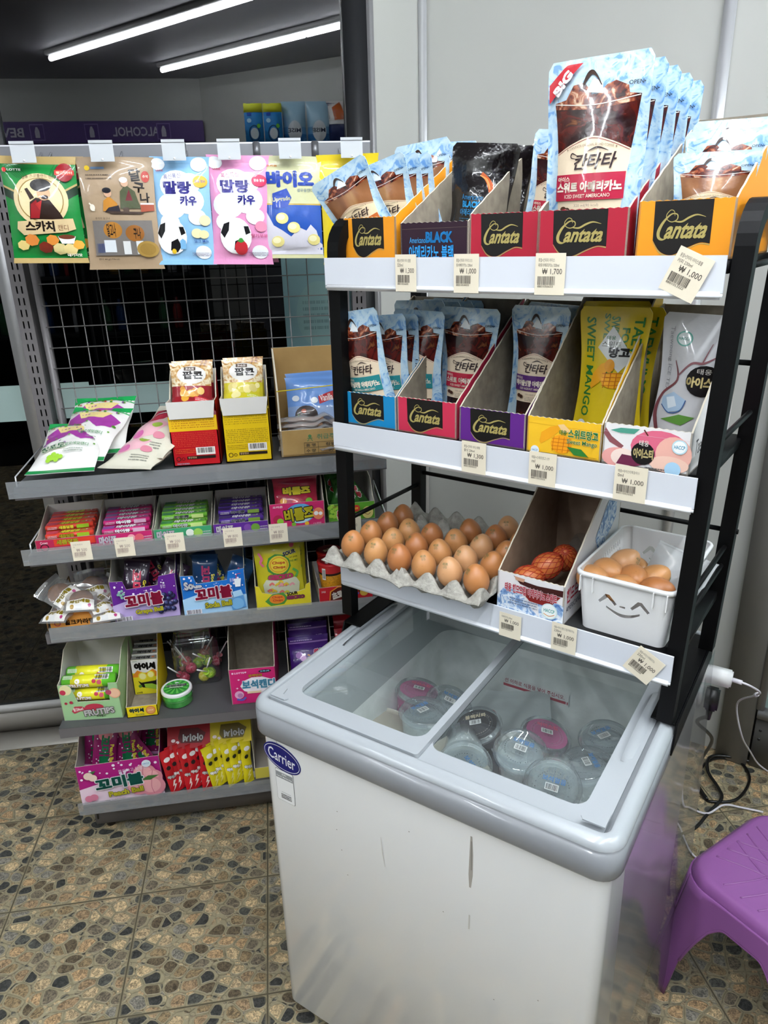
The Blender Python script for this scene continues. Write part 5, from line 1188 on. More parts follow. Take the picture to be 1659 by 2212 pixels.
A.G([(0, 0.72), (0.5, 0.55), (1, 0.74), (1, 0.66), (0.5, 0.46), (0, 0.64)], '0d2a18'); A.G([(0, 0.74), (0.5, 0.57), (1, 0.76), (1, 0.74), (0.5, 0.55), (0, 0.72)], GLD)
for k in range(6): A.L([(0.02+0.04*k, 0.93), (0.22+0.03*k, 0.80)], 0.005, '0b4a22', False); A.L([(0.62+0.05*k, 0.80), (0.72+0.04*k, 0.93)], 0.005, '0b4a22', False)
A.E(0.50, 0.60, 0.37, 'd3bf92', ry=0.245, n=32); A.E(0.50, 0.60, 0.31, '8c7038', ry=0.205, n=32); A.E(0.50, 0.60, 0.295, 'dac99c', ry=0.195, n=32); A.T('정통 스코틀랜드 캔디', 0.28, 0.785, 0.72, 0.815, '5a3c24', 0.0, arc=0.8)
A.G([(0.32, 0.42), (0.35, 0.58), (0.44, 0.62), (0.62, 0.60), (0.74, 0.48), (0.78, 0.42)], '26160f'); A.G([(0.33, 0.43), (0.36, 0.56), (0.44, 0.60), (0.48, 0.50), (0.45, 0.43)], '8c1c22'); A.E(0.55, 0.66, 0.09, 'c79a72', ry=0.065); A.E(0.52, 0.735, 0.14, '120d0c', ry=0.06); A.G([(0.36, 0.60), (0.30, 0.70), (0.34, 0.71), (0.42, 0.62)], '2a1a12'); A.E(0.56, 0.625, 0.05, '26160f', ry=0.02); A.G([(0.42, 0.56), (0.52, 0.6), (0.48, 0.5)], 'a82a2a')
A.G([(0.14, 0.40), (0.9, 0.43), (0.92, 0.33), (0.78, 0.30), (0.2, 0.27), (0.12, 0.33)], 'cdb58a'); A.T('스카치', 0.24, 0.305, 0.64, 0.405, '1d130e', 0.05); A.T('캔디', 0.68, 0.315, 0.82, 0.37, '6a3a22', 0.0)
A.E(0.85, 0.855, 0.12, '8c1a22', ry=0.085); A.R(0.72, 0.83, 0.98, 0.875, 'c0342c'); A.T('빨간버터', 0.745, 0.84, 0.955, 0.865, 'efe0c0', 0.01); A.T('LOTTE', 0.10, 0.865, 0.28, 0.885, 'e8e8e0', 0.02); A.E(0.06, 0.875, 0.03, 'c22a2a')
for cx, cy, c, r_s in ((0.17, 0.175, 'd9c27a', 0.085), (0.30, 0.225, 'd2803a', 0.10), (0.47, 0.155, '6e2418', 0.10), (0.58, 0.225, 'd98a3a', 0.09), (0.66, 0.14, 'd9c98c', 0.10), (0.80, 0.135, 'e3cf8e', 0.10), (0.92, 0.18, 'dda23e', 0.08)): A.G(ell(cx, cy, r_s, r_s*0.58, 7), c); A.E(cx, cy+0.006, r_s*0.45, P('00000', 'film') if False else c, ry=r_s*0.2)
A.G([(0.66, 0.26), (0.90, 0.26), (0.86, 0.19), (0.70, 0.19)], 'ece8e2'); A.E(0.78, 0.255, 0.11, '6a3524', ry=0.022); A.T('네가지맛', 0.74, 0.065, 0.94, 0.095, 'ece8da', 0.03)
hang('candy_bag', XS[0]+0.010, 0.148, 1.452, 0.200, GRN, A, 'green butterscotch candy bag at the far left', 0.03, seed=1, behind=1, group='green candy bags', yaw=0.05)
KR = P('a08a70', 'film')
A = Art(0.152/0.215, 'film'); A.T('달', 0.68, 0.79, 0.83, 0.90, '1c1614', 0.03, rot=0.1); A.T('구', 0.72, 0.69, 0.87, 0.78, '1c1614', 0.03, rot=-0.1); A.T('나', 0.80, 0.60, 0.93, 0.69, '1c1614', 0.03); A.E(0.89, 0.83, 0.055, 'a8342c', ry=0.05); A.T('추억', 0.855, 0.818, 0.925, 0.845, 'e8dcc8', 0.01)
A.E(0.13, 0.905, 0.035, 'e6c22e', ry=0.022); A.R(0.18, 0.895, 0.36, 0.915, '6a86a8'); A.lines(0.1, 0.80, 0.45, 0.86, 2, '5a4c40', 2, 0.3)
A.G([(0.28, 0.53), (0.3, 0.62), (0.38, 0.66), (0.48, 0.60), (0.5, 0.52)], 'b57a2a'); A.E(0.37, 0.685, 0.05, 'c9a084', ry=0.035); A.E(0.36, 0.71, 0.06, '1a1a22', ry=0.025); A.G([(0.3, 0.52), (0.52, 0.52), (0.50, 0.58), (0.36, 0.56)], '25222a')
A.G([(0.52, 0.55), (0.54, 0.70), (0.62, 0.76), (0.74, 0.70), (0.80, 0.55)], '4a5038'); A.G([(0.60, 0.62), (0.66, 0.72), (0.70, 0.62)], '6a2a30'); A.E(0.61, 0.775, 0.05, 'c8a288', ry=0.035); A.E(0.60, 0.80, 0.055, 'e6e4e2', ry=0.025); A.G([(0.32, 0.53), (0.85, 0.52), (0.8, 0.50), (0.38, 0.505)], '3c2c24'); A.R(0.56, 0.52, 0.64, 0.56, '4a3a30')
A.G([(0.80, 0.52), (0.98, 0.53), (0.98, 0.59), (0.80, 0.585)], '9a4a34'); A.R(0.80, 0.585, 0.98, 0.60, 'd8d0cc'); A.E(0.14, 0.56, 0.035, 'e6dfd0', ry=0.03); A.L([(0.10, 0.60), (0.14, 0.57), (0.16, 0.53)], 0.02, 'e0d8c8'); A.T('추억의 달고나', 0.16, 0.455, 0.36, 0.475, '3a3028', 0.0)
A.R(0.11, 0.13, 0.93, 0.445, '6f6a66'); A.E(0.38, 0.36, 0.13, 'a4702e', ry=0.075); A.E(0.68, 0.33, 0.13, '8c5a28', ry=0.075); A.T('달고나', 0.30, 0.30, 0.42, 0.42, '241c18', 0.02); A.T('구나', 0.66, 0.28, 0.76, 0.38, '241c18', 0.02); A.R(0.24, 0.16, 0.40, 0.27, 'cdd2d6'); A.R(0.5, 0.14, 0.6, 0.26, 'cfd0d0'); A.R(0.68, 0.14, 0.78, 0.26, 'd0d2d2'); A.bar(0.14, 0.155, 0.24, 0.24, '3a4a78', 12, 4)
A.E(0.83, 0.185, 0.15, '9a7c3e', ry=0.075); A.E(0.83, 0.185, 0.11, '8c6f34', ry=0.055); A.T('캔디 44 g(170kcal)', 0.14, 0.085, 0.42, 0.105, '2a2420', 0.01)
hang('candy_bag', XS[1]+0.012, 0.154, 1.435, 0.214, KR, A, 'kraft brown paper candy bag with clear window, second from left', 0.02, 0.022, 2, seal=0.06)
def malang(base, seal, accent, pink):
    A = Art(0.125/0.20, 'film'); A.R(0, 0.935, 1, 1, seal); A.R(0, 0, 1, 0.04, seal)
    W1 = 'eef2f6'
    for x, y, r in ((0.3, 0.55, 0.26), (0.62, 0.60, 0.27), (0.42, 0.74, 0.30), (0.65, 0.76, 0.2), (0.25, 0.40, 0.18), (0.12, 0.93, 0.12), (0.82, 0.93, 0.14), (0.75, 0.45, 0.16), (0.80, 0.12, 0.14)): A.E(x, y, r, W1, ry=r*0.46)
    A.T('폭신폭신', 0.20, 0.80, 0.50, 0.845, 'c56a8e' if pink else '8f86b0', 0.0, rot=0.1); A.T('말랑', 0.18, 0.66, 0.68, 0.78, '25207a', 0.05, oc='f5f5fa', ow=0.05); A.T('카우', 0.46, 0.555, 0.76, 0.645, '25207a', 0.05, oc='f5f5fa', ow=0.05)
    A.E(0.84, 0.775, 0.13, 'c8325a' if pink else 'dda92e', ry=0.055); A.T('칼슘 함유', 0.75, 0.765, 0.93, 0.79, 'f0f0f0' if pink else '3a3a8a', 0.02); A.T('LOTTE', 0.08, 0.865, 0.2, 0.88, 'c8324a', 0.02)
    qx = 0.40 if pink else 0.26
    A.E(qx, 0.27, 0.27, 'f3f3f3', ry=0.17); A.G([(qx-0.26, 0.30), (qx-0.20, 0.38), (qx-0.10, 0.40), (qx-0.12, 0.32), (qx-0.20, 0.25)], '17171b'); A.G([(qx-0.02, 0.22), (qx+0.10, 0.25), (qx+0.16, 0.18), (qx+0.08, 0.12), (qx-0.04, 0.14)], '17171b'); A.G([(qx+0.14, 0.36), (qx+0.22, 0.36), (qx+0.25, 0.30), (qx+0.17, 0.28)], '17171b')
    if pink: A.E(0.48, 0.16, 0.11, 'c02a36', ry=0.07); A.G([(0.42, 0.22), (0.48, 0.205), (0.54, 0.22), (0.5, 0.25), (0.46, 0.25)], '3f8c3c'); A.E(0.84, 0.36, 0.10, 'e48aa6', ry=0.05); A.T('딸기우유', 0.66, 0.255, 0.95, 0.29, 'a83a5c', 0.01)
    else: A.E(0.88, 0.42, 0.10, 'e9dcae', ry=0.05); A.E(0.72, 0.30, 0.10, 'e9dcae', ry=0.045); A.E(0.84, 0.29, 0.09, 'e4d6a4', ry=0.04); A.T('밀크 Milk', 0.66, 0.21, 0.92, 0.245, '34569a', 0.01); A.G([(0.40, 0.15), (0.50, 0.15), (0.50, 0.23), (0.45, 0.25), (0.40, 0.23)], '7ab2dc'); A.E(0.28, 0.13, 0.04, 'e8c22e')
    A.lines(0.6, 0.08, 0.94, 0.12, 3, '7a6a8a', 2, 0.4); return A
hang('candy_bag', XS[2]+0.000, 0.120, 1.440, 0.208, P('8cbbe0', 'film'), malang('8cbbe0', '86b6dc', 'dda92e', False), 'sky blue milk candy bag with cloud print, third from left', 0.03, 0.03, 3)
hang('candy_bag', XS[3]+0.008, 0.128, 1.437, 0.212, P('dc93bd', 'film'), malang('dc93bd', 'dc93bd', 'c8325a', True), 'pink strawberry milk candy bag, fourth on the rail', 0.035, 0.034, 4, behind=1, group='pink candy bags')
A = Art(0.122/0.20, 'film'); A.R(0, 0, 1, 0.04, 'c9c79a'); A.R(0, 0.04, 1, 0.53, '2750a4'); A.R(0, 0.53, 1, 0.545, 'b59c4e'); A.G([(0, 0.04), (0, 0.5), (0.15, 0.33), (0.3, 0.28), (0.45, 0.22), (0.6, 0.31), (0.72, 0.28), (0.8, 0.34), (0.9, 0.28), (0.96, 0.16), (1, 0.14), (1, 0.04)], 'd4d2dc')
A.T('바이오', 0.06, 0.70, 0.88, 0.86, '21409e', 0.07); A.G([(0.15, 0.64), (0.40, 0.69), (0.48, 0.60), (0.40, 0.51), (0.14, 0.49)], '2444a0'); A.T('Upgrade', 0.14, 0.555, 0.46, 0.61, 'e9e6c6', 0.04, rot=0.1); A.T('생우유캔디', 0.58, 0.655, 0.86, 0.69, '2c5a84', 0.0); A.T('오리온', 0.08, 0.895, 0.26, 0.915, 'd2762e', 0.02)
for cx, cy in ((0.30, 0.40), (0.50, 0.31), (0.85, 0.19), (0.22, 0.17)): A.E(cx, cy, 0.11, 'e6d98c', ry=0.055); A.E(cx-0.02, cy+0.012, 0.07, 'f3ecc0', ry=0.03)
hang('candy_bag', XS[4]-0.004, 0.128, 1.446, 0.200, P('c6c69c', 'film'), A, 'cream and blue milk candy bag, fifth on the rail', 0.03, 0.034, 5)
A = Art(0.128/0.22, 'film'); A.R(0, 0.5, 1, 0.9, P('dfc72c', 'film')); A.E(0.45, 0.25, 0.22, 'ece6c0', ry=0.13); A.E(0.5, 0.75, 0.3, 'f2e27c', ry=0.12)
hang('candy_bag', XS[5]-0.002, 0.132, 1.432, 0.216, P('ddc42a', 'film'), A, 'plain yellow bag at the right end of the rail behind the coffee pouches', -0.02, 0.03, 6)

# ---- shelf 1
def lay_bag(x, y, w, h, m, art, label, rz, tilt, roll=0.0, seed=1, t=0.05, k=0, dz=0.0, group=None, sealm=None, name='snack_bag', cat='snack bag', wr=2.2, proto=None):
    """bag lying with its foot at the shelf front, top end raised by tilt"""
    if proto is None:
        B = Bag(w, h, t, 'pillow', seed, wr, 0.09); mb = MB(); B.mesh(mb, m, m)
        if art: B.art(mb, art)
        o = mb.build(name)
    else: o = dup(proto)
    M = Matrix.Rotation(rz, 4, 'Z') @ Matrix.Rotation(-(PI/2-tilt), 4, 'X') @ Matrix.Rotation(roll, 4, 'Y')
    o.location = (x, y, shz(k, x)+t*0.32+0.002+dz); o.rotation_euler = M.to_euler(); tag(o, label, cat, group); return o
A = Art(0.14/0.19, 'film'); A.R(0, 0.87, 1, 1, '1d9a4e'); A.R(0, 0, 1, 0.07, '1d8a48'); A.G([(0.05, 0.72), (0.3, 0.80), (0.7, 0.80), (0.96, 0.70), (0.9, 0.52), (0.7, 0.48), (0.5, 0.60), (0.25, 0.52), (0.1, 0.50)], 'a0409a'); A.G([(0.2, 0.80), (0.8, 0.80), (0.7, 0.68), (0.3, 0.68)], 'e3cf8c')
for i in range(26):
    r9 = random.Random(i*3+1); x = r9.uniform(0.04, 0.96); y = r9.choice([r9.uniform(0.8, 0.86), r9.uniform(0.42, 0.6)]); A.E(x, y, r9.uniform(0.012, 0.03), r9.choice(['5ea02e', '7a3a92', '4f8f2a', 'd0452e', 'e8c82e']))
A.T('청포도', 0.12, 0.30, 0.50, 0.40, '2c5a44', 0.03, rot=0.15, oc='e8efd0', ow=0.04); A.T('알로에맛캔디', 0.5, 0.34, 0.86, 0.39, '3a8a4a', 0.01)
for x, y in ((0.3, 0.2), (0.36, 0.23), (0.42, 0.2), (0.36, 0.17), (0.30, 0.15), (0.42, 0.15), (0.48, 0.18)): A.E(x, y, 0.04, '9ccc3e'); 
A.lines(0.5, 0.24, 0.8, 0.3, 2, '8a9a8a', 2, 0.4)
gb = lay_bag(-0.485, 1.585, 0.150, 0.19, P('e6e4e0', 'film'), A, 'white and purple green grape candy bag lying at the shelf front', -0.10, 0.30, 0, 11, dz=0.008, group='green topped candy bags')
lay_bag(-0.470, 1.64, 0, 0, None, None, 'green topped candy bag under and behind the front one', -0.25, 0.38, 0.03, proto=gb, dz=0.018, group='green topped candy bags')
lay_bag(-0.440, 1.70, 0, 0, None, None, 'green topped candy bag rearmost against the mesh', -0.12, 0.50, -0.03, proto=gb, dz=0.012, group='green topped candy bags')
A = Art(0.13/0.19, 'film'); A.G([(0.1, 0.85), (0.7, 0.9), (0.5, 0.6), (0.15, 0.5)], 'b8324c'); A.G([(0.05, 0.45), (0.4, 0.6), (0.75, 0.5), (0.6, 0.3), (0.2, 0.2)], 'e9b6c0'); A.E(0.3, 0.62, 0.16, 'c03a4e', ry=0.09); A.E(0.62, 0.70, 0.10, 'c8342e', ry=0.06); A.E(0.55, 0.45, 0.1, '9ab84a', ry=0.05); A.E(0.25, 0.30, 0.12, 'd66aa8', ry=0.06); A.E(0.7, 0.3, 0.11, 'd98a9c', ry=0.05); A.L([(0.2, 0.7), (0.45, 0.76), (0.6, 0.64)], [0.03, 0.05, 0.02], 'f0ece4'); A.lines(0.5, 0.1, 0.85, 0.2, 3, '8a8a80', 2, 0.4); A.T('누가캔디', 0.3, 0.80, 0.66, 0.88, '6a2430', 0.03, rot=0.4)
wb = lay_bag(-0.350, 1.582, 0.135, 0.20, P('dcd8c6', 'film'), A, 'cream and red fruit candy bag lying in front beside the green grape bag', -0.42, 0.18, 0, 13, t=0.05, dz=0.006, group='cream fruit candy bags')
lay_bag(-0.325, 1.625, 0, 0, None, None, 'cream fruit candy bag lying under and behind the front cream one', -0.50, 0.34, 0.0, proto=wb, dz=0.018, group='cream fruit candy bags')
# popcorn boxes
def popcorn(x, colf, colband, label, cc):
    w = 0.106; h = 0.148; d = 0.13; A = Art(w/h)
    if cc == 'r': A.R(0, 0.55, 1, 0.78, 'e0b41c'); A.R(0, 0.78, 1, 0.84, '8e4a52'); tc = 'c4382c'; tl = 'b06a1c'
    else: tc = 'a8861a'; tl = '9a7a1a'; A.R(0, 0.82, 1, 0.86, 'a08a2c')
    A.lines(0.06, 0.59, 0.94, 0.76, 5, tl if cc == 'r' else 'a98a18', 2, 0.3); A.lines(0.06, 0.30, 0.94, 0.53, 8, 'c8432c' if cc == 'r' else 'a08416', 5, 0.35); A.lines(0.06, 0.20, 0.5, 0.28, 3, 'd8602c' if cc == 'r' else '9a7c14', 7, 0.4)
    A.R(0.50, 0.17, 0.90, 0.29, 'ece6e0'); A.bar(0.53, 0.20, 0.87, 0.28, '1a1414', 22, 3); A.R(0.30, 0.11, 0.90, 0.155, '231610'); A.T('영양정보', 0.32, 0.118, 0.5, 0.148, 'c8a878', 0.01); A.ring(0.12, 0.12, 0.05, 0.012, '2a1a14'); A.ring(0.22, 0.12, 0.035, 0.01, '2a1a14'); A.T('MADE IN KOREA', 0.08, 0.03, 0.34, 0.055, '8ab0c8' if cc == 'r' else '5a6a7a', 0.0)
    r = display_tray('popcorn_box', gpos(0, x, 1.640), 0.0, w, d, [(0, h), (d*0.45, h-0.004), (d*0.8, h+0.035), (d, h+0.05)], P(colf), A, inner=WH_IN, outer=P(colf), back=True)
    tag(r, label, 'carton'); mb = MB(); mb.plate([(-w/2, 0), (w/2, 0), (w/2-0.006, -0.038), (-w/2+0.004, -0.038), (-w/2+0.0005, -0.012)], [], 0.001, lambda u, v, q: (u, -0.0035-q+v*0.05, h+0.001+v), WH_IN); mb.build('flap', r)
    A = Art(0.09/0.13, 'film'); A.E(0.52, 0.80, 0.36, 'e6e2dc', ry=0.15); A.T('팝콘', 0.30, 0.73, 0.80, 0.86, '1c1614', 0.04); A.R(0.34, 0.87, 0.62, 0.93, '5a4a40'); A.T('365', 0.37, 0.88, 0.59, 0.92, 'e8e0d8', 0.05)
    c2 = '8c1c26' if cc == 'r' else 'cfc22e'; A.R(0, 0.28, 1, 0.62, c2)
    for i in range(9): r9 = random.Random(i+(5 if cc == 'r' else 0)); A.E(r9.uniform(0.1, 0.9), r9.uniform(0.32, 0.58), r9.uniform(0.06, 0.12), r9.choice(['d9a03a', 'e6c070', 'c98a2a'] if cc == 'r' else ['ede2a0', 'd8c878', 'e8d88a']))
    A.R(0.6, 0.28, 0.98, 0.38, 'cc2f3c' if cc == 'r' else 'c8cc2e'); A.lines(0.62, 0.30, 0.96, 0.36, 2, 'efe6e0', 3)
    BASE = ramp_mat('popcorn_print_'+cc, [(0.3, '7a4a20'), (0.45, 'c89a58'), (0.6, 'ece0c0'), (0.8, 'f2ead2')], 70, 3, 0.3, 0.4, bump=(60, 0.5, 0.003), dist=1.0)
    B = Bag(0.094, 0.14, 0.035, 'pillow', 21, 2, 0.07); mb = MB(); B.mesh(mb, BASE, BASE); B.art(mb, A); o = mb.build('popcorn_bag')
    z = shz(0, x); o.location = (x-0.003, 1.690, z+0.085); o.rotation_euler = (-0.30, 0.03, 0.02); tag(o, ('red' if cc == 'r' else 'yellow')+' label popcorn bag standing up in the '+('red' if cc == 'r' else 'yellow')+' box', 'popcorn bag', 'upright popcorn bags')
    o2 = dup(o, (x+0.002, 1.735, z+0.083), (-0.2, 0, 0.03), label=('red' if cc == 'r' else 'yellow')+' label popcorn bag behind the upright one', cat='popcorn bag')
    o3 = dup(o, (x-0.002, 1.648, z+0.112), (-1.15, 0, 0.04), label=('red' if cc == 'r' else 'yellow')+' label popcorn bag lying across the front of its box', cat='popcorn bag')
popcorn(-0.199, 'b5141e', 'e0b41c', 'red popcorn carton with white folded flap on the top shelf', 'r')
popcorn(-0.082, 'dcb912', 'e0b41c', 'yellow popcorn carton with white folded flap on the top shelf', 'y')
# brown carton
CARD = ramp_mat('corrugated_card', [(0.3, '9a7a44'), (0.7, 'b0905a')], 14, 4, 0.8)
CARDI = ramp_mat('corrugated_inside', [(0.3, '8f7040'), (0.7, 'ab8a54')], 10, 4, 0.85)
w = 0.20; hf = 0.062; A = Art(w/hf); KX = P('4a4436', 'matte'); A.T('취급주의', 0.42, 0.60, 0.70, 0.80, P('5c7a5a', 'matte'), 0.02); A.E(0.34, 0.74, 0.02, P('4d7a4e', 'matte')); A.L([(0.31, 0.55), (0.34, 0.68), (0.37, 0.55)], 0.008, P('4d7a4e', 'matte'), False); A.L([(0.31, 0.66), (0.37, 0.66)], 0.008, P('4d7a4e', 'matte'), False)
for y in (0.50, 0.30, 0.08): A.L([(0.27, y), (0.85, y)], 0.004, KX, False)
for x in (0.27, 0.43, 0.85): A.L([(x, 0.08), (x, 0.50)], 0.004, KX, False)
A.T('품 명', 0.29, 0.34, 0.40, 0.46, KX, 0.02); A.T('수 량', 0.29, 0.12, 0.40, 0.25, KX, 0.02); A.T('찹쌀약과', 0.52, 0.34, 0.75, 0.46, KX, 0.02); A.T('50 EA', 0.55, 0.12, 0.70, 0.25, KX, 0.02)
bc = display_tray('cardboard_box', gpos(0, 0.092, 1.648), 0.03, w, 0.19, [(0, hf), (0.012, 0.075), (0.03, 0.15), (0.12, 0.20), (0.19, 0.225)], CARD, A, inner=CARDI, outer=CARD, th=0.004); tag(bc, 'open brown cardboard box with packing table print, right end of top shelf', 'box')
mb = MB(); mb.tube([(-w/2, 0.02, 0.15), (0, 0.015, 0.156), (w/2, 0.02, 0.162)], 0.0012, P('cdbb2c')); mb.build('yellow_band', bc)
A = Art(0.8, 'film'); A.R(0, 0, 1, 0.45, '7c93b8'); A.E(0.35, 0.28, 0.22, '2e2320'); A.E(0.3, 0.35, 0.05, 'a8553c'); A.G([(0.6, 0.62), (0.9, 0.72), (0.92, 0.58), (0.62, 0.48)], 'a82a30'); A.T('Vanilla', 0.63, 0.54, 0.89, 0.66, 'e8dcd8', 0.02, rot=0.15); A.E(0.52, 0.55, 0.07, 'e3e6e8'); A.G([(0.05, 0.1), (0.2, 0.3), (0.25, 0.08)], '6f9a4a'); A.E(0.16, 0.6, 0.07, 'd0d6dc')
B = Bag(0.13, 0.13, 0.03, 'pillow', 31, 2, 0.06); mb = MB(); B.mesh(mb, P('5f86c0', 'film'), P('5f86c0', 'film')); B.art(mb, A); o = mb.build('snack_bag'); z = shz(0, 0.09); o.location = (0.075, 1.70, z+0.045); o.rotation_euler = (-0.5, 0.04, 0.05); tag(o, 'blue vanilla snack bag at the front of the cardboard box', 'snack bag', 'blue snack bags'); dup(o, (0.085, 1.745, z+0.05), (-0.45, -0.05, 0.0), label='blue vanilla snack bag behind, in the cardboard box', cat='snack bag')
WAF = glassy('wafer_wrap', 'e8dcd4', 1.5, 0.15, milk=0.30, minf=0.05)
mb = MB(); mb.box(-0.042, 0.042, -0.011, 0.011, 0.003, 0.010, mat('wafer', 'b89478', 0.7), 0.002); B = Bag(0.034, 0.13, 0.014, 'pillow', 33, 3, 0.12)
m2 = MB(); B.mesh(m2, WAF, WAF, 8, 20); 
wf = mb.build('wafer_bar'); m2.build('clear_wrapper', wf, loc=(-0.065, 0, 0.0065), rot=(PI/2, 0, PI/2)).rotation_euler = Matrix(((0, 0, 1), (1, 0, 0), (0, 1, 0))).to_euler()
k_ = 0; lab_w = ['first', 'second', 'third', 'fourth', 'fifth', 'sixth']
for i in range(6):
    o = wf if i == 0 else dup(wf); o.location = (0.052+0.003*(i % 2), 1.672+0.004*i, z+0.008+0.0125*i); o.rotation_euler = (0, 0.02*(i % 3-1), 0.08*(i % 3-1)); tag(o, 'clear wrapped wafer bar in the cardboard box, left pile, '+lab_w[i]+' from the bottom', 'wafer bar', 'wrapped wafer bars')
for i in range(5):
    o = dup(wf); o.location = (0.140, 1.675+0.004*i, z+0.008+0.0125*i); o.rotation_euler = (0, -0.1*(i % 2), 0.4-0.2*i); tag(o, 'clear wrapped wafer bar in the cardboard box, right pile, '+lab_w[i]+' from the bottom', 'wafer bar', 'wrapped wafer bars')

# ---- shelf 2: chew sticks
def stick_mesh(base, stripe, txt, tcol, edge, acc):
    mb = MB(); L_, D_, H_ = 0.104, 0.022, 0.0115; mb.box(-L_/2, L_/2, 0, D_, 0, H_, P(base, 'film'), 0.0015)
    A = Art(L_/D_, 'film'); A.G([(0.30, 0.1), (0.36, 0.9), (0.97, 0.9), (0.97, 0.1)], stripe); A.T(txt, 0.30, 0.16, 0.72, 0.92, tcol, 0.06, oc='1c1a22', ow=0.06, shear=0.2); A.G([(0.02, 0.1), (0.25, 0.1), (0.28, 0.9), (0.02, 0.9)], acc)
    A.E(0.80, 0.5, 0.03, edge); A.E(0.90, 0.45, 0.035, acc); A.E(0.86, 0.62, 0.02, 'f0ece8')
    A.to(mb, top_fn(-L_/2, L_, 0, D_, H_))
    A = Art(L_/H_, 'film'); A.T(txt, 0.28, 0.15, 0.60, 0.88, tcol, 0.06, oc='1c1a22', ow=0.05); A.R(0.66, 0.1, 0.92, 0.9, edge); A.lines(0.05, 0.2, 0.25, 0.8, 2, 'efe6ea', 3); A.to(mb, front_fn(-L_/2, L_, 0, H_))
    return mb.build('chew_stick')
trays2 = [
 (-0.503, 0.130, 'b0284c', 'stick', ('d8402e', 'e25a4a', '새콤달콤', 'd8c83a', '8fb82a', 'c83a50'), 'pinkish red open tray of orange red chew sticks, leftmost', 'orange red chew stick', 0.07),
 (-0.376, 0.124, 'c02a68', 'stick', ('d02a78', 'b03070', '마이쮸', 'f2f0f2', 'd8b0c8', '8a4a9a'), 'pink open tray of chew sticks, second from left', 'pink chew stick', 0.06),
 (-0.246, 0.130, '3f9a6a', 'stick', ('7ac040', '59a83a', '마이쮸', 'f0f2ee', 'c8dc8a', '3a8a4a'), 'green open tray of chew sticks, third from left', 'green chew stick', 0.03),
 (-0.114, 0.126, '5a2a8a', 'stick', ('4e2f8c', '6a3fa0', '마이쮸', 'ece8f4', '7a9a3a', '3a2460'), 'purple open tray of chew sticks, fourth from left', 'purple chew stick', 0.02)]
for ti, (x, w, c, kd, sm, lab, sl, yw) in enumerate(trays2):
    hf = 0.027; d = 0.165; A = Art(w/hf); loc = gpos(1, x, 1.598)
    if ti: A.T('마이쮸', 0.05, 0.12, 0.36, 0.85, 'eee8f0', 0.06, oc='34204a'); A.E(0.62, 0.5, 0.07, ['', 'e8a0a8', 'e8ece0', '7a4aa0'][ti]); A.E(0.76, 0.45, 0.08, ['', 'd8606c', '9cc85a', '6a9a3a'][ti]); A.lines(0.84, 0.2, 0.98, 0.6, 2, 'd8d0d8', 3)
    else: A.T('Crown', 0.08, 0.62, 0.2, 0.85, 'e8d8dc', 0.01); A.ring(0.14, 0.3, 0.07, 0.015, '2c1c22'); A.R(0.30, 0.35, 0.98, 0.95, 'd8402e'); A.T('새콤달콤', 0.34, 0.45, 0.7, 0.9, 'd8c83a', 0.05, oc='1c1a22')
    t_ = display_tray('display_tray', loc, yw, w, d, [(0, hf), (0.03, hf), (d*0.85, 0.052), (d, 0.055)], P(c), A, inner=WH_IN, th=0.0015, outer=WH_IN); tag(t_, lab, 'tray')
    fr_ = set_frame((loc[0], loc[1]), yw); proto = stick_mesh(*sm); first = True
    rows = [(0.006, 1), (0.031, 1), (0.031, 2), (0.056, 2), (0.056, 3), (0.081, 3), (0.106, 3), (0.131, 3)]
    for q, (y, lv) in enumerate(rows):
        o = proto if first else dup(proto); first = False
        zz_ = loc[2]+0.003+0.0118*(lv-1); o.location = fr_(random.Random(q+ti).uniform(-0.002, 0.002), y, zz_); o.rotation_euler = (0, 0, yw); tag(o, sl+' in its tray, '+['front row', 'second row, lower', 'second row, upper', 'third row, lower', 'third row, upper', 'fourth row', 'fifth row', 'rearmost row'][q], 'chew stick', sl+'s')
        if lv == 3:   # what the upper stick rests on
            o = dup(proto); o.location = fr_(0, y, loc[2]+0.003+0.0118); o.rotation_euler = (0, 0, yw); tag(o, sl+' hidden under the stick of '+['', '', '', '', 'the third row', 'the fourth row', 'the fifth row', 'the rearmost row'][q], 'chew stick', sl+'s')
def sachet(name, w, h, col, art, t=0.012, seed=1, seal=0.08):
    B = Bag(w, h, t, 'pillow', seed, 2, seal); mb = MB(); B.mesh(mb, P(col, 'film'), P(col, 'film'), 18, 26); 
    if art: B.art(mb, art)
    return mb.build(name)
# magenta jelly carton
w = 0.128; hf = 0.062; A = Art(w/hf); A.E(0.55, 0.55, 0.26, '5aa0c8', ry=0.40); A.E(0.55, 0.5, 0.22, 'b8d8e8', ry=0.33); A.T('비틀즈', 0.26, 0.28, 0.80, 0.80, 'e9dc3a', 0.05, oc='2c1418', ow=0.08, rot=0.1); A.E(0.14, 0.38, 0.09, 'a8284a'); A.E(0.18, 0.3, 0.06, '8cc03a'); A.E(0.88, 0.5, 0.10, 'e2845c', ry=0.24); A.E(0.84, 0.52, 0.04, 'f2f0ee'); A.E(0.92, 0.5, 0.035, 'f2f0ee'); A.T('오리온', 0.06, 0.84, 0.24, 0.93, 'f2dce4', 0.02); A.E(0.42, 0.15, 0.04, '7ab83a'); A.E(0.66, 0.14, 0.04, 'e8b22a'); A.T('12개입', 0.78, 0.06, 0.92, 0.16, 'e8b8c8', 0.01)
c5 = display_tray('display_carton', gpos(1, 0.018, 1.603), 0.03, w, 0.15, [(0, hf), (0.02, hf+0.004), (0.04, 0.105), (0.15, 0.118)], P('c42a66'), A, inner=WH_IN, th=0.0015, outer=P('b82a5c')); tag(c5, 'magenta jelly candy carton with round blue logo on second shelf', 'carton')
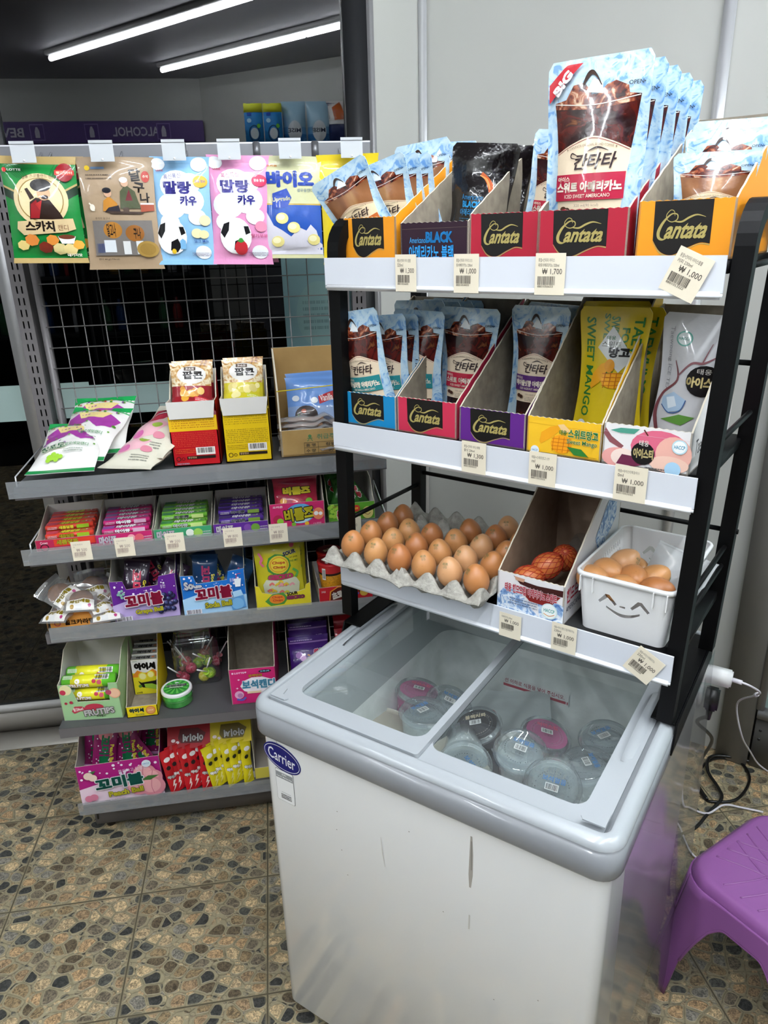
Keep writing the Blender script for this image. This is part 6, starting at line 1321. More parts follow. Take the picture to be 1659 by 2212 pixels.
A = Art(0.9, 'film'); A.T('비틀즈', 0.2, 0.58, 0.85, 0.78, 'e6d43a', 0.08, oc='241018', ow=0.07); A.E(0.2, 0.45, 0.08, 'd8942a'); A.E(0.8, 0.42, 0.08, '7ab83a'); A.E(0.5, 0.4, 0.1, 'c83a3a')
sp = sachet('jelly_pack', 0.108, 0.10, 'a81e3c', A, 0.016, 51); z = shz(1, 0.02)
for i in range(4):
    o = sp if i == 0 else dup(sp); o.location = (0.018, 1.63+0.028*i, z+0.012+0.006*(i > 1)); o.rotation_euler = (-0.25, 0, 0.03); tag(o, 'dark red jelly pack standing in the magenta carton, '+['front one', 'second', 'third', 'rearmost'][i], 'jelly pack', 'dark red jelly packs')
# green grape carton
w = 0.112; hf = 0.044; A = Art(w/0.044)
for x, y in ((0.03, 0.8), (0.09, 0.9), (0.14, 0.75), (0.08, 0.6), (0.16, 0.5), (0.05, 0.35), (0.12, 0.3), (0.2, 0.8), (0.2, 0.25)): A.E(x, y, 0.045, '9cc844')
A.T('쫀득', 0.18, 0.10, 0.45, 0.62, 'b8242e', 0.09, oc='f0eee8', ow=0.08); A.T('LOTTE', 0.10, 0.8, 0.26, 0.92, '7a2a2a', 0.02); A.E(0.60, 0.68, 0.075, 'c8342c'); A.T('신맛', 0.56, 0.62, 0.64, 0.74, 'f0d84a', 0.03); A.E(0.84, 0.40, 0.12, 'd8c87a', ry=0.35); A.L([(0.78, 0.34), (0.85, 0.28), (0.90, 0.38)], 0.012, '7a3a24')
c6 = display_tray('display_carton', gpos(1, 0.147, 1.618), 0.04, w, 0.15, [(0, hf), (0.02, hf+0.006), (0.05, 0.085), (0.15, 0.10)], P('5a9a2c'), A, inner=WH_IN, th=0.0015); tag(c6, 'green jelly carton with grapes printed, right end of second shelf', 'carton')
A = Art(0.42, 'film'); A.T('쫀', 0.2, 0.5, 0.85, 0.68, 'c02a34', 0.1, oc='efeee8', ow=0.08, rot=-0.5); A.T('득', 0.25, 0.32, 0.85, 0.48, 'c02a34', 0.1, oc='efeee8', ow=0.08, rot=-0.5)
for i in range(10): r9 = random.Random(i+70); A.E(r9.uniform(0.1, 0.9), r9.uniform(0.65, 0.95), 0.1, '3f7a24')
js = sachet('jelly_stick', 0.036, 0.088, '2f6a26', A, 0.014, 55)
for i, (dx, dy, rl_) in enumerate([(-0.032, 0.05, 0.3), (-0.010, 0.06, -0.2), (0.014, 0.045, -0.35), (0.036, 0.06, -0.5), (-0.04, 0.09, 0.1)]):
    o = js if i == 0 else dup(js); o.location = (0.147+dx, 1.62+dy, shz(1, 0.15)+0.012); o.rotation_euler = (-0.2, rl_, 0.1*i); tag(o, 'green foil jelly stick in the green carton, '+['leftmost at front', 'second at front', 'central, tilted right', 'at the right wall', 'rear left'][i], 'jelly stick', 'green jelly sticks')

# ---- shelf 3
w = 0.134; hf = 0.036; A = Art(w/hf); A.R(0, 0, 1, 0.78, 'e29a48'); A.T('LOTTE', 0.09, 0.58, 0.28, 0.74, 'b8342c', 0.02); A.E(0.06, 0.66, 0.018, 'b8342c'); A.ring(0.12, 0.3, 0.055, 0.015, 'a83a50'); A.T('밀크카라멜', 0.24, 0.12, 0.74, 0.50, '2c1a12', 0.04); A.E(0.86, 0.36, 0.06, 'a8501c'); A.E(0.90, 0.30, 0.05, 'c26a2a'); A.R(0.80, 0.66, 0.96, 0.86, 'c9863a'); A.T('12개입', 0.815, 0.70, 0.945, 0.82, '2c1a12', 0.0)
cr_ = display_tray('display_tray', gpos(2, -0.509, 1.604), 0.015, w, 0.15, [(0, hf), (0.03, hf), (0.15, 0.045)], P('d98a3c'), A, inner=WH_IN, th=0.0015); tag(cr_, 'orange milk caramel tray reused for wrapped cakes, left end of third shelf', 'tray')
WRP = glassy('cake_wrap', 'ece8e2', 1.5, 0.08, milk=0.16, minf=0.06)
mb = MB(); mb.lathe([(0, 0.002), (0.024, 0.002), (0.027, 0.007), (0.024, 0.013), (0, 0.0145)], ramp_mat('cake_brown', [(0.3, '7a4a1c'), (0.7, 'a86c2c')], 50, 3, 0.5), 24); 
ck = mb.build('wrapped_cake'); B = Bag(0.075, 0.095, 0.022, 'pillow', 61, 3, 0.10); m2 = MB(); B.mesh(m2, WRP, WRP)
A = Art(0.8, 'film'); A.R(0.08, 0.04, 0.92, 0.36, 'e3e0da'); A.T('파인애플', 0.16, 0.20, 0.80, 0.34, '8c7a1c', 0.06); A.E(0.25, 0.12, 0.06, '9a7a2a'); A.E(0.78, 0.14, 0.05, 'a83a70'); A.R(0.35, 0.05, 0.55, 0.16, 'd8d8d6'); B.art(m2, A); m2.build('clear_wrapper', ck, loc=(0, -0.048, 0.009), rot=(-PI/2, 0, 0))
for i, (x, y, dz, rx, ry, rz) in enumerate([(-0.505, 1.63, 0.052, 0.25, 0.1, 0.15), (-0.545, 1.625, 0.028, 0.2, -0.15, -0.4), (-0.475, 1.635, 0.030, 0.15, 0.1, 0.7), (-0.52, 1.67, 0.040, 0.3, 0.2, 1.1), (-0.46, 1.68, 0.042, 0.4, 0.2, -0.6), (-0.54, 1.69, 0.030, 0.2, 0.2, 2.0), (-0.49, 1.69, 0.058, 0.45, 0.0, 0.4), (-0.56, 1.66, 0.060, 0.3, -0.5, 0.8), (-0.45, 1.62, 0.012, 0, 0, 0.2), (-0.50, 1.66, 0.014, 0, 0, 1.2)]):
    o = ck if i == 0 else dup(ck); o.location = (x, y, shz(2, x)+dz); o.rotation_euler = (rx, ry, rz); tag(o, 'round brown cake in clear wrapper in the caramel tray, '+['topmost with full label', 'front left', 'front right', 'behind the topmost', 'right rear', 'left rear', 'high at the back', 'leaning over the left edge', 'low at the right front', 'at the bottom of the heap'][i], 'wrapped cake', 'wrapped cakes in the caramel tray')
def ball_box(name, x, w, hf, c1, c2, txt, eng, tcol, label, kind, k, y, yw, d=0.15, hb=0.15):
    A = Art(w/hf); A.R(0, 0, 1, 0.40, c2); A.G([(0, 0.40), (0.3, 0.52), (0.6, 0.46), (1, 0.30), (1, 0), (0, 0)], c2)
    r9 = random.Random(len(label))
    for i in range(26): A.E(r9.uniform(0.03, 0.97), r9.uniform(0.62, 0.97), r9.uniform(0.008, 0.020), 'efe6f0')
    if kind == 'grape':
        for px, py in [(0.72, 0.42), (0.79, 0.50), (0.86, 0.46), (0.93, 0.52), (0.75, 0.32), (0.82, 0.36), (0.89, 0.34), (0.96, 0.38), (0.78, 0.22), (0.85, 0.24), (0.92, 0.22), (0.72, 0.18), (0.80, 0.58), (0.9, 0.6)]: A.E(px, py, 0.042, '1c1a3a'); A.E(px-0.01, py+0.02, 0.028, '3a3f6e'); A.E(px-0.015, py+0.03, 0.010, '7a86b0')
        for px, py in [(0.14, 0.74), (0.18, 0.78), (0.16, 0.68), (0.20, 0.70), (0.12, 0.70), (0.17, 0.62)]: A.E(px, py, 0.022, '7aa89a')
    if kind == 'soda':
        A.G([(0.72, 0.30), (0.95, 0.42), (0.98, 0.10), (0.76, 0.04)], '5a96d0'); A.G([(0.78, 0.5), (0.92, 0.54), (0.95, 0.40), (0.80, 0.36)], 'a8d0ee'); A.E(0.85, 0.2, 0.1, '7ab4e2'); A.T('Soda', 0.05, 0.66, 0.32, 0.86, 'f2f2f6', 0.06, oc='1c3a8c', ow=0.07, rot=0.1); A.G([(0.84, 0.62), (0.92, 0.62), (0.94, 0.82), (0.83, 0.82)], 'e8f0f6'); A.L([(0.86, 0.82), (0.88, 0.93), (0.94, 0.94)], 0.01, 'c83a4a', False)
    if kind == 'peach':
        for px, py, r_s in [(0.80, 0.62, 0.14), (0.90, 0.50, 0.11), (0.72, 0.34, 0.15), (0.88, 0.26, 0.15)]: A.E(px, py, r_s, 'd88a96'); A.E(px-0.02, py+0.03, r_s*0.75, 'e8a8ac'); A.L([(px, py+r_s*A.asp*0.9), (px-0.02, py), (px, py-r_s*A.asp*0.7)], 0.006, 'b85a70')
        A.G([(0.74, 0.46), (0.84, 0.56), (0.97, 0.54), (0.86, 0.44)], '3f6a34'); A.E(0.14, 0.76, 0.055, 'ead0c0'); A.E(0.19, 0.70, 0.05, 'ead0c0'); A.G([(0.16, 0.86), (0.24, 0.88), (0.20, 0.80)], '3a6a3a'); A.E(0.84, 0.88, 0.055, 'd8e6ee'); A.T('HACCP', 0.80, 0.86, 0.88, 0.90, '3a8ac0', 0.01); A.E(0.10, 0.18, 0.05, 'cf7a94'); A.E(0.16, 0.20, 0.05, 'cf7a94')
    A.T('쫄득하고 달콤한', 0.50, 0.74, 0.84, 0.83, 'e8d8ea', 0.0, rot=0.06)
    A.T(txt, 0.20, 0.36, 0.78, 0.68, tcol, 0.055, oc='f3eef2', ow=0.06, rot=0.05); A.T(eng, 0.34, 0.17, 0.76, 0.31, 'e6dc3e', 0.05, oc='3a3a3a', ow=0.05, rot=0.05)
    if kind != 'peach': A.R(0.04, 0.05, 0.28, 0.16, 'eeeaf0'); A.bar(0.055, 0.055, 0.265, 0.155, '2a2430', 20, 5)
    else: A.T('40g x 20개입', 0.28, 0.05, 0.52, 0.10, '5a4a50', 0.0)
    loc = gpos(k, x, y)
    if kind == 'peach': fp = None
    else: fp = [(-w/2, 0), (w/2, 0), (w/2, hf+0.004), (w/2-0.038, hf+0.0), (w/2-0.042, hf-0.022), (-w/2+0.036, hf-0.026), (-w/2+0.030, hf-0.004), (-w/2, hf-0.002)]
    if fp:
        lim = lambda u, v, l: (-w/2+u*w, -l, v*hf)
    tr = display_tray(name, loc, yw, w, d, [(0, hf), (0.03, hf+0.004), (d*0.5, hb-0.01), (d, hb)], P(c1), None, inner=WH_IN, th=0.0015, front=fp)
    tag(tr, label, 'carton')
    mb = MB()
    if fp:   # keep the print inside the cut front edge
        keep = []
        for polys, m_ in A.it:
            ps = []
            for p_ in polys:
                q = clip_half(p_, 1, 0.745, True)
                if len(q) >= 3: ps.append(q)
                for xa, xb, ya in ((0.0, 0.20, 0.955), (0.765, 1.0, 0.985)):
                    q = clip_half(clip_half(clip_half(clip_half(p_, 1, 0.745, False) or [(0, 0)], 1, ya, True) or [(0, 0)], 0, xa, False) or [(0, 0)], 0, xb, True)
                    if len(q) >= 3: ps.append(q)
            keep.append((ps, m_))
        A.it = keep
    A.to(mb, front_fn(-w/2, w, 0, hf, -0.0001)); [c for c in tr.children if c.name.startswith('front_panel')][0]
    mb.build('printed_front', tr)
    return tr, loc
def ball_pack(kind, base, txt, tcol, sub, seed):
    A = Art(0.52, 'film'); vtext(A, txt, 0.30, 0.18, 0.72, 0.80, tcol, 0.05); vtext(A, sub, 0.74, 0.18, 0.90, 0.62, 'e3d83e', 0.03)
    r9 = random.Random(seed); A.it = [([ell(r9.uniform(0.1, 0.9), r9.uniform(0.08, 0.9), 0.03, 0.016, 8) for _ in range(22)], P('efe8f0', 'film'))]+A.it
    if kind == 'peach': A.it.insert(0, ([ell(0.5, 0.80, 0.30, 0.12, 16)], P('cf7a80', 'film'))); A.R(0, 0.93, 1, 1, 'cf8fc4'); A.R(0, 0, 1, 0.06, 'cf8fc4')
    return sachet('candy_pack', 0.062, 0.125, base, A, 0.016, seed, 0.06)
tr, lc = ball_box('display_carton', -0.354, 0.150, 0.108, '5f2288', 'b8a4d4', '꼬미볼', 'Grape Ball', 'a81e44', 'purple grape candy carton on the third shelf', 'grape', 2, 1.604, 0.05)
gp_ = ball_pack('grape', '2a1530', '꼬미볼', 'd83a5c', 'Grape Ball', 71)
for i, (dx, dy, dz, ro, yw) in enumerate([(-0.030, 0.03, 0.012, 0.18, 0.1), (0.030, 0.04, 0.010, 0.55, 0.0), (-0.02, 0.075, 0.020, 0.9, 0.2), (0.03, 0.085, 0.022, -0.5, 0.1)]):
    o = gp_ if i == 0 else dup(gp_); o.location = (-0.354+dx-0.03*math.sin(ro), 1.604+dy, shz(2, -0.354)+dz); o.rotation_euler = (-0.2, ro, yw); tag(o, 'dark purple grape candy pack in its carton, '+['front left', 'front right, tilted', 'lying across the back', 'rear right'][i], 'candy pack', 'grape candy packs')
tr, lc = ball_box('display_carton', -0.193, 0.150, 0.107, '1c6cc0', 'a8d0ee', '꼬미볼', 'Soda Ball', 'a81e44', 'blue soda candy carton on the third shelf', 'soda', 2, 1.600, 0.017)
sp_ = ball_pack('soda', '1f3f66', '꼬미볼', 'b8446c', 'Soda Ball', 72)
for i, (dx, dy, dz, ro, yw) in enumerate([(-0.025, 0.03, 0.010, 0.1, 0.1), (0.035, 0.04, 0.0, 0.45, 0.0), (0.0, 0.08, 0.010, -0.3, 0.2)]):
    o = sp_ if i == 0 else dup(sp_); o.location = (-0.193+dx-0.03*math.sin(ro), 1.600+dy, shz(2, -0.193)+dz); o.rotation_euler = (-0.2, ro, yw); tag(o, 'blue soda candy pack in its carton, '+['front left', 'front right, tilted', 'behind the others'][i], 'candy pack', 'soda candy packs')
# gecko jelly
w = 0.133; hf = 0.062; A = Art(w/hf); A.G([(0.16, 0.34), (0.30, 0.62), (0.5, 0.66), (0.58, 0.40), (0.5, 0.16), (0.26, 0.12)], '4a8a3a'); A.E(0.38, 0.40, 0.14, 'e0852a', ry=0.20); A.T('Chupa', 0.29, 0.42, 0.48, 0.54, 'b81e2a', 0.02); A.T('Chups', 0.30, 0.28, 0.48, 0.40, 'b81e2a', 0.02); A.T('SOUR', 0.56, 0.52, 0.76, 0.66, '23201c', 0.05, rot=0.1); A.T('GECKO', 0.55, 0.34, 0.88, 0.50, 'a83a6a', 0.08, oc='3a6a30', ow=0.06)
fp = [(-w/2, 0), (w/2, 0), (w/2, hf), (w/2-0.012, hf-0.006)]+[(w/2-0.014-(w-0.03)*i/8, 0.045-0.010*math.sin(PI*i/8)) for i in range(9)]+[(-w/2+0.010, hf), (-w/2, hf+0.002)]
ct = display_tray('display_carton', gpos(2, -0.030, 1.592), 0.018, w, 0.14, [(0, hf), (0.03, hf+0.01), (0.09, 0.16), (0.14, 0.165)], P('dccb2c'), A, inner=WH_IN, th=0.0015, front=fp); tag(ct, 'yellow sour jelly carton with scooped front on the third shelf', 'carton')
A = Art(0.118/0.165, 'film'); A.R(0, 0.93, 1, 1, 'c9bc22')
A.G([(0.24+0.0, 0.60), (0.3, 0.72), (0.45, 0.77), (0.62, 0.75), (0.74, 0.68), (0.77, 0.56), (0.68, 0.46), (0.52, 0.42), (0.36, 0.45), (0.26, 0.51)], '3f8a3a'); A.E(0.51, 0.60, 0.225, 'dfc63c', ry=0.145); A.E(0.51, 0.60, 0.195, 'd8822c', ry=0.122); A.E(0.51, 0.60, 0.18, 'e6cf3c', ry=0.112); A.T('Chupa', 0.37, 0.605, 0.65, 0.665, 'b81e2a', 0.03); A.T('Chups', 0.38, 0.53, 0.65, 0.59, 'b81e2a', 0.03)
A.T('SOUR', 0.62, 0.74, 0.90, 0.80, '24201c', 0.05, rot=0.15, oc='c8c8c0', ow=0.04); A.T('GECKO', 0.24, 0.36, 0.80, 0.45, 'b83a62', 0.10, oc='3f8a3a', ow=0.07); A.T('can you', 0.74, 0.68, 0.92, 0.71, '3a3a20', 0.0); A.T('FIND ME?', 0.74, 0.63, 0.93, 0.66, '3a7a30', 0.01)
A.G([(0.12, 0.30), (0.2, 0.38), (0.5, 0.35), (0.85, 0.38), (0.92, 0.28), (0.88, 0.14), (0.6, 0.10), (0.3, 0.10), (0.14, 0.18)], 'c8cbb0'); 
for i in range(14): r9 = random.Random(i+200); x = r9.uniform(0.2, 0.85); y = r9.uniform(0.14, 0.32); A.L([(x, y), (x+0.06, y+0.03), (x+0.10, y)], 0.04, r9.choice(['d8b83a', 'd8706a', 'c8c23a', 'e09aa0']))
A.L([(0.10, 0.80), (0.16, 0.72), (0.12, 0.66), (0.18, 0.60)], 0.05, 'd86a8a'); A.L([(0.80, 0.52), (0.9, 0.45), (0.84, 0.38)], 0.05, '5aa84a'); A.E(0.82, 0.88, 0.05, 'd8606a')
B = Bag(0.118, 0.165, 0.03, 'pillow', 81, 1.6, 0.05); mb = MB(); B.mesh(mb, P('c9be26', 'film'), P('c9be26', 'film')); B.art(mb, A); o = mb.build('jelly_bag'); o.location = (-0.034, 1.625, shz(2, -0.03)+0.004); o.rotation_euler = (-0.10, -0.03, 0.02); tag(o, 'yellow sour gecko jelly bag standing in its carton', 'jelly bag', 'sour jelly bags'); dup(o, (-0.028, 1.665, shz(2, -0.03)+0.004), (-0.06, 0.02, 0.02), label='second sour jelly bag behind the front one', cat='jelly bag')
# choco cups
w = 0.132; hf = 0.040; A = Art(w/hf); A.R(0, 0, 1, 1, 'b8202a'); A.G([(0.18, 0.1), (0.2, 0.7), (0.34, 0.98), (0.5, 0.99), (0.56, 0.6), (0.55, 0.05)], 'd88a2c'); A.G([(0.20, 0.1), (0.22, 0.66), (0.35, 0.92), (0.49, 0.93), (0.54, 0.55), (0.53, 0.05)], '5a1c14'); A.T('초코픽', 0.23, 0.18, 0.53, 0.72, 'efe6da', 0.08, oc='2a1410', ow=0.05, rot=0.25); A.E(0.82, 0.62, 0.09, '3a1c12'); A.E(0.84, 0.42, 0.08, 'd8b04a'); A.L([(0.66, 0.25), (0.74, 0.40)], 0.03, '2c5ac0'); A.T('크라운', 0.04, 0.66, 0.12, 0.80, 'ecd8d8', 0.01); A.E(0.72, 0.7, 0.03, 'd8a22c')
cc = display_tray('display_tray', gpos(2, 0.122, 1.600), 0.065, w, 0.14, [(0, hf), (0.14, 0.05)], P('e0dedc'), A, inner=mat('white_tray_in', 'e2e0de', 0.6), th=0.0015); tag(cc, 'red and white choco stick tray, right end of third shelf', 'tray')
CUPY = ramp_mat('cup_print', [(0.45, 'd8951c'), (0.5, 'e2a32a'), (0.56, '4a2c14'), (0.6, 'd8951c')], 220, 2, 0.35, 0.3, stretch=(1, 1, 2.5))
mb = MB(); mb.lathe([(0, 0), (0.0235, 0, ), (0.024, 0.002, CUPY), (0.0255, 0.014, P('3a2014')), (0.0256, 0.0155, CUPY), (0.0305, 0.060, P('241512')), (0.031, 0.066, P('b81e26', 'film')), (0.0325, 0.084, P('b81e26', 'film')), (0.0335, 0.087, P('a81a22', 'film')), (0.0335, 0.089, P('a81a22', 'film')), (0, 0.0895)], P('d8951c'), 32)
A = Art(1); A.E(0.5, 0.5, 0.42, '7a1218', ry=0.42); A.T('초코픽', 0.22, 0.4, 0.78, 0.62, 'e8d8a8', 0.05, oc='2a1410'); A.E(0.35, 0.28, 0.08, 'e0d8d0'); A.E(0.62, 0.26, 0.08, '6a2a1c'); A.to(mb, lambda u, v, l: ((u-0.5)*0.064, (v-0.5)*0.064, 0.0895+l))
A = Art(1); A.R(0, 0, 1, 1, 'e8e4e0'); A.bar(0.1, 0.1, 0.9, 0.9, '2a2420', 14, 2)
A.to(mb, lambda u, v, l: ((0.0322+l)*math.cos(-2.35+0.30*u), (0.0322+l)*math.sin(-2.35+0.30*u), 0.050+v*0.030))
cp = mb.build('choco_cup')
for i, (dx, dy) in enumerate([(-0.032, 0.040), (0.034, 0.045), (-0.030, 0.105), (0.036, 0.108)]):
    o = cp if i == 0 else dup(cp); o.location = (0.122+dx, 1.60+dy, shz(2, 0.12)+0.004); o.rotation_euler = (0, 0, 0.3*i); tag(o, 'red lidded choco stick cup, '+['front left, barcode showing', 'front right behind the rack foot', 'rear left', 'rear right'][i], 'cup', 'choco stick cups')

# ---- shelf 4
w = 0.140; hf = 0.100; A = Art(w/hf); A.E(0.12, 0.86, 0.10, 'e8dca8', ry=0.14); A.E(0.07, 0.80, 0.05, 'b8324c'); A.E(0.93, 0.72, 0.10, 'e8ae8a', ry=0.14); A.E(0.93, 0.72, 0.08, 'eec0a0', ry=0.11); A.E(0.83, 0.75, 0.05, 'b04a64'); A.E(0.80, 0.92, 0.05, 'ccc27a')
A.G([(0.16, 0.27), (0.22, 0.40), (0.34, 0.40), (0.46, 0.28), (0.30, 0.26), (0.20, 0.20)], 'b8364a'); A.T('쫄깃Meet!', 0.19, 0.27, 0.36, 0.37, 'efe0d8', 0.03, rot=0.15); A.E(0.09, 0.50, 0.025, 'a82a44'); A.E(0.18, 0.52, 0.03, 'a82a44')
A.E(0.55, 0.36, 0.16, 'b8364a', ry=0.10); A.T('FRUTIPS', 0.36, 0.14, 0.88, 0.32, 'f0eeea', 0.05, oc='3a2a28', ow=0.06, rot=0.10); A.T('프루팁스', 0.56, 0.08, 0.72, 0.135, '2a2a22', 0.03)
for i in range(2): pass
fp = [(-w/2, 0), (w/2, 0), (w/2, hf), (w/2-0.022, hf), (w/2-0.024, 0.052), (-w/2+0.040, 0.052), (-w/2+0.028, hf), (-w/2, hf)]
A.it = [([p for p in polys if min(a[1] for a in p) < 0.5 or max(a[0] for a in p) < 0.26 or min(a[0] for a in p) > 0.77], m) for polys, m in A.it]
ft = display_tray('display_carton', gpos(3, -0.507, 1.556), -0.09, w, 0.145, [(0, hf), (0.02, hf+0.004), (0.07, 0.155), (0.145, 0.165)], P('9cc490'), A, inner=WH_IN, th=0.0015, front=fp, outer=P('a5c48e')); tag(ft, 'pale green carton with fruit and cut window, left end of fourth shelf', 'carton')
mb = MB(); L_ = 0.122; r_ = 0.0155; TG = P('5fb52c', 'film'); TY = P('e2de2c', 'film')
def htube(x0, x1, r, m): mb.tube([(x0, 0, 0), (x1, 0, 0)], r, m, 24)
htube(-L_/2, L_/2, r_, TG); htube(-L_/2+0.02, L_/2-0.028, r_+0.0003, TY); htube(-L_/2-0.002, -L_/2, r_*0.9, P('3f7a2a'))
A = Art(L_/0.03, 'film'); A.T('FRUTIPS', 0.12, 0.05, 0.52, 0.40, 'f2eee6', 0.08, oc='8a3a2a', ow=0.06); A.E(0.30, 0.62, 0.05, 'ece6dc'); A.E(0.62, 0.6, 0.04, 'b8364a'); A.E(0.72, 0.5, 0.045, 'c85a6a'); A.R(0.62, 0.72, 0.9, 1.15, 'ecece6'); A.bar(0.64, 0.75, 0.88, 1.12, '1a1a1a', 18, 3); A.R(0.02, 0.8, 0.2, 1.1, 'b8d0a8'); A.lines(0.03, 0.82, 0.18, 1.08, 3, '6a8a5a', 3)
A.to(mb, lambda u, v, l: (-L_/2+u*L_, -(r_+0.0004+l)*math.cos((v-0.35)*1.9), (r_+0.0004+l)*math.sin((v-0.35)*1.9)), 0.0002)
tb = mb.build('candy_tube')
fr4 = set_frame((-0.507, 1.556), -0.09)
for i, (y, z_) in enumerate([(0.020, 0.098), (0.020, 0.062), (0.020, 0.022), (0.056, 0.100), (0.056, 0.062), (0.056, 0.022), (0.092, 0.062), (0.092, 0.022)]):
    o = tb if i == 0 else dup(tb); q = fr4(0.0, y, shz(3, -0.507)+z_-0.0); o.location = q; o.rotation_euler = (0.35 if i > 2 else 0.0, 0, -0.09); tag(o, 'green and yellow candy tube lying in the pale green carton, '+['top front', 'middle front', 'bottom front', 'top second row', 'middle second row', 'bottom second row', 'rear upper', 'rear lower'][i], 'candy tube', 'candy tubes in the pale green carton')
w = 0.073; hf = 0.030; A = Art(w/hf); A.T('아이셔', 0.10, 0.42, 0.56, 0.84, '2c7a9a', 0.06, oc='f0e05a', ow=0.03); A.T('껌시큼함', 0.28, 0.14, 0.56, 0.32, '3a6a4a', 0.0); A.E(0.78, 0.55, 0.16, 'c87a3a'); A.E(0.78, 0.55, 0.13, 'd8965a'); A.T('SOUR', 0.69, 0.50, 0.87, 0.62, 'efe0c0', 0.02)
at = display_tray('display_carton', gpos(3, -0.391, 1.548), 0.0, w, 0.175, [(0, hf), (0.012, hf+0.002), (0.11, 0.13), (0.13, 0.155), (0.175, 0.158)], P('e3c816'), A, inner=KR_IN, th=0.0015, outer=P('d8c016')); tag(at, 'narrow yellow carton with sloping sides, second on fourth shelf', 'carton')
mb = MB(); w = 0.064; h = 0.098; mb.box(-w/2, w/2, 0, 0.020, 0, h, P('dcd026')); A = Art(w/h); A.R(0, 0.62, 1, 1, 'e4e2dc'); A.G([(0, 0.55), (0.2, 0.70), (0.5, 0.60), (0.8, 0.72), (1, 0.6), (1, 0.45), (0, 0.42)], 'e08a26'); A.R(0, 0.0, 1, 0.5, 'dcd026'); A.T('아이셔', 0.10, 0.70, 0.92, 0.92, '141210', 0.10); A.T('ORION', 0.06, 0.945, 0.24, 0.975, '5a8a4a', 0.0)
A.E(0.38, 0.52, 0.17, 'e8d83a', ry=0.12); A.E(0.38, 0.52, 0.13, 'f0ea9a', ry=0.09); A.E(0.70, 0.56, 0.15, 'e8d83a', ry=0.11); A.E(0.70, 0.56, 0.11, 'f0ea9a', ry=0.08); A.G([(0.18, 0.40), (0.30, 0.34), (0.85, 0.38), (0.95, 0.45), (0.88, 0.25), (0.6, 0.17), (0.32, 0.2)], '16140f'); A.G([(0.4, 0.30), (0.7, 0.30), (0.95, 0.22), (0.85, 0.12), (0.6, 0.16), (0.42, 0.2)], '9ac43a'); A.E(0.24, 0.24, 0.07, '5a8a2a'); A.T('x14개', 0.06, 0.03, 0.28, 0.08, '141210', 0.03)
A.to(mb, front_fn(-w/2, w, 0, h)); A = Art(w/0.02); A.R(0, 0, 1, 1, '8f8d88'); A.T('아이셔', 0.18, 0.2, 0.72, 0.8, '1a1816', 0.08); A.E(0.84, 0.5, 0.06, 'c8703a'); A.to(mb, top_fn(-w/2, w, 0, 0.02, h))
ac = mb.build('candy_packet')
for i in range(4):
    o = ac if i == 0 else dup(ac); o.location = (-0.391, 1.640+0.021*i, shz(3, -0.39)+0.004+0.004*i); o.rotation_euler = (-0.04, 0, -0.05); tag(o, 'sour candy packet with lemon print standing in the narrow yellow carton, '+['front one', 'second', 'third', 'rearmost'][i], 'candy packet', 'sour candy packets')
# tin
GRT = ramp_mat('green_tin', [(0.35, '2f8a34'), (0.5, '49b04c'), (0.65, '67c765')], 40, 3, 0.25, 0.4); WT = mat('tin_white', 'e4e6e4', 0.3, coat=0.3)
mb = MB(); mb.lathe([(0, 0), (0.034, 0), (0.0365, 0.003, GRT), (0.0365, 0.018, WT), (0.0375, 0.019, GRT), (0.0375, 0.021, WT)], GRT, 40); o = mb.build('mint_tin', loc=(gpos(3, -0.313, 1.617)[0], 1.600, shz(3, -0.31)+0.001)); tag(o, 'round green and white mint tin on the fourth shelf', 'tin')
mb = MB(); mb.lathe([(0.037, 0.0215, GRT), (0.038, 0.0325, WT), (0.038, 0.038, WT), (0.036, 0.0405, WT), (0.032, 0.0405), (0.032, 0.0395), (0, 0.0395)], WT, 40)
A = Art(1); A.E(0.5, 0.5, 0.49, '2f8f36', ry=0.49, n=36)
for i in range(12): t = 2*PI*i/12+0.1; A.G([(0.5, 0.5), (0.5+0.47*math.cos(t), 0.5+0.47*math.sin(t)), (0.5+0.47*math.cos(t+0.22), 0.5+0.47*math.sin(t+0.22))], '63bb52')
A.T('ICE BREAKERS', 0.12, 0.52, 0.88, 0.66, 'eef0ec', 0.08, oc='20502a', ow=0.05); A.T('WATERMELON', 0.24, 0.42, 0.76, 0.49, 'e8ece0', 0.03, oc='20502a', ow=0.04); A.R(0.3, 0.36, 0.7, 0.39, '20502a'); A.E(0.5, 0.75, 0.08, 'dfe8ea', ry=0.04); A.to(mb, lambda u, v, l: ((u-0.5)*0.064, (v-0.5)*0.064, 0.0395+l)); mb.build('lid', o)
# jar of lollipops
JG = glassy('jar_plastic', 'eef0ee', 1.55, 0.03, milk=0.03, minf=0.05)
jx, jy = -0.270, 1.715; jz = shz(3, jx)+0.001; jr = empty('lollipop_jar', (jx, jy, jz), 0.05); tag(jr, 'clear square jar of lollipops on the fourth shelf', 'jar')
mb = MB(); ring_sweep(mb, -0.058, 0.058, -0.055, 0.055, 0.018, [(0.004, 0.001), (0, 0.006), (0, 0.115), (0.006, 0.128), (0.014, 0.134), (0.014, 0.150), (0.011, 0.151), (0.011, 0.156)], JG); mb.add([(x, y, 0.001) for x, y in rrect(-0.054, 0.054, -0.051, 0.051, 0.014)], [tuple(range(28))[::-1]], JG); mb.build('jar_body', jr)
mb = MB(); mb.lathe([(0.046, 0.150), (0.048, 0.152), (0.048, 0.162), (0.045, 0.164), (0, 0.164)], glassy('jar_lid_plastic', 'c8ccd0', 1.5, 0.1, milk=0.25), 32); mb.build('jar_lid', jr)
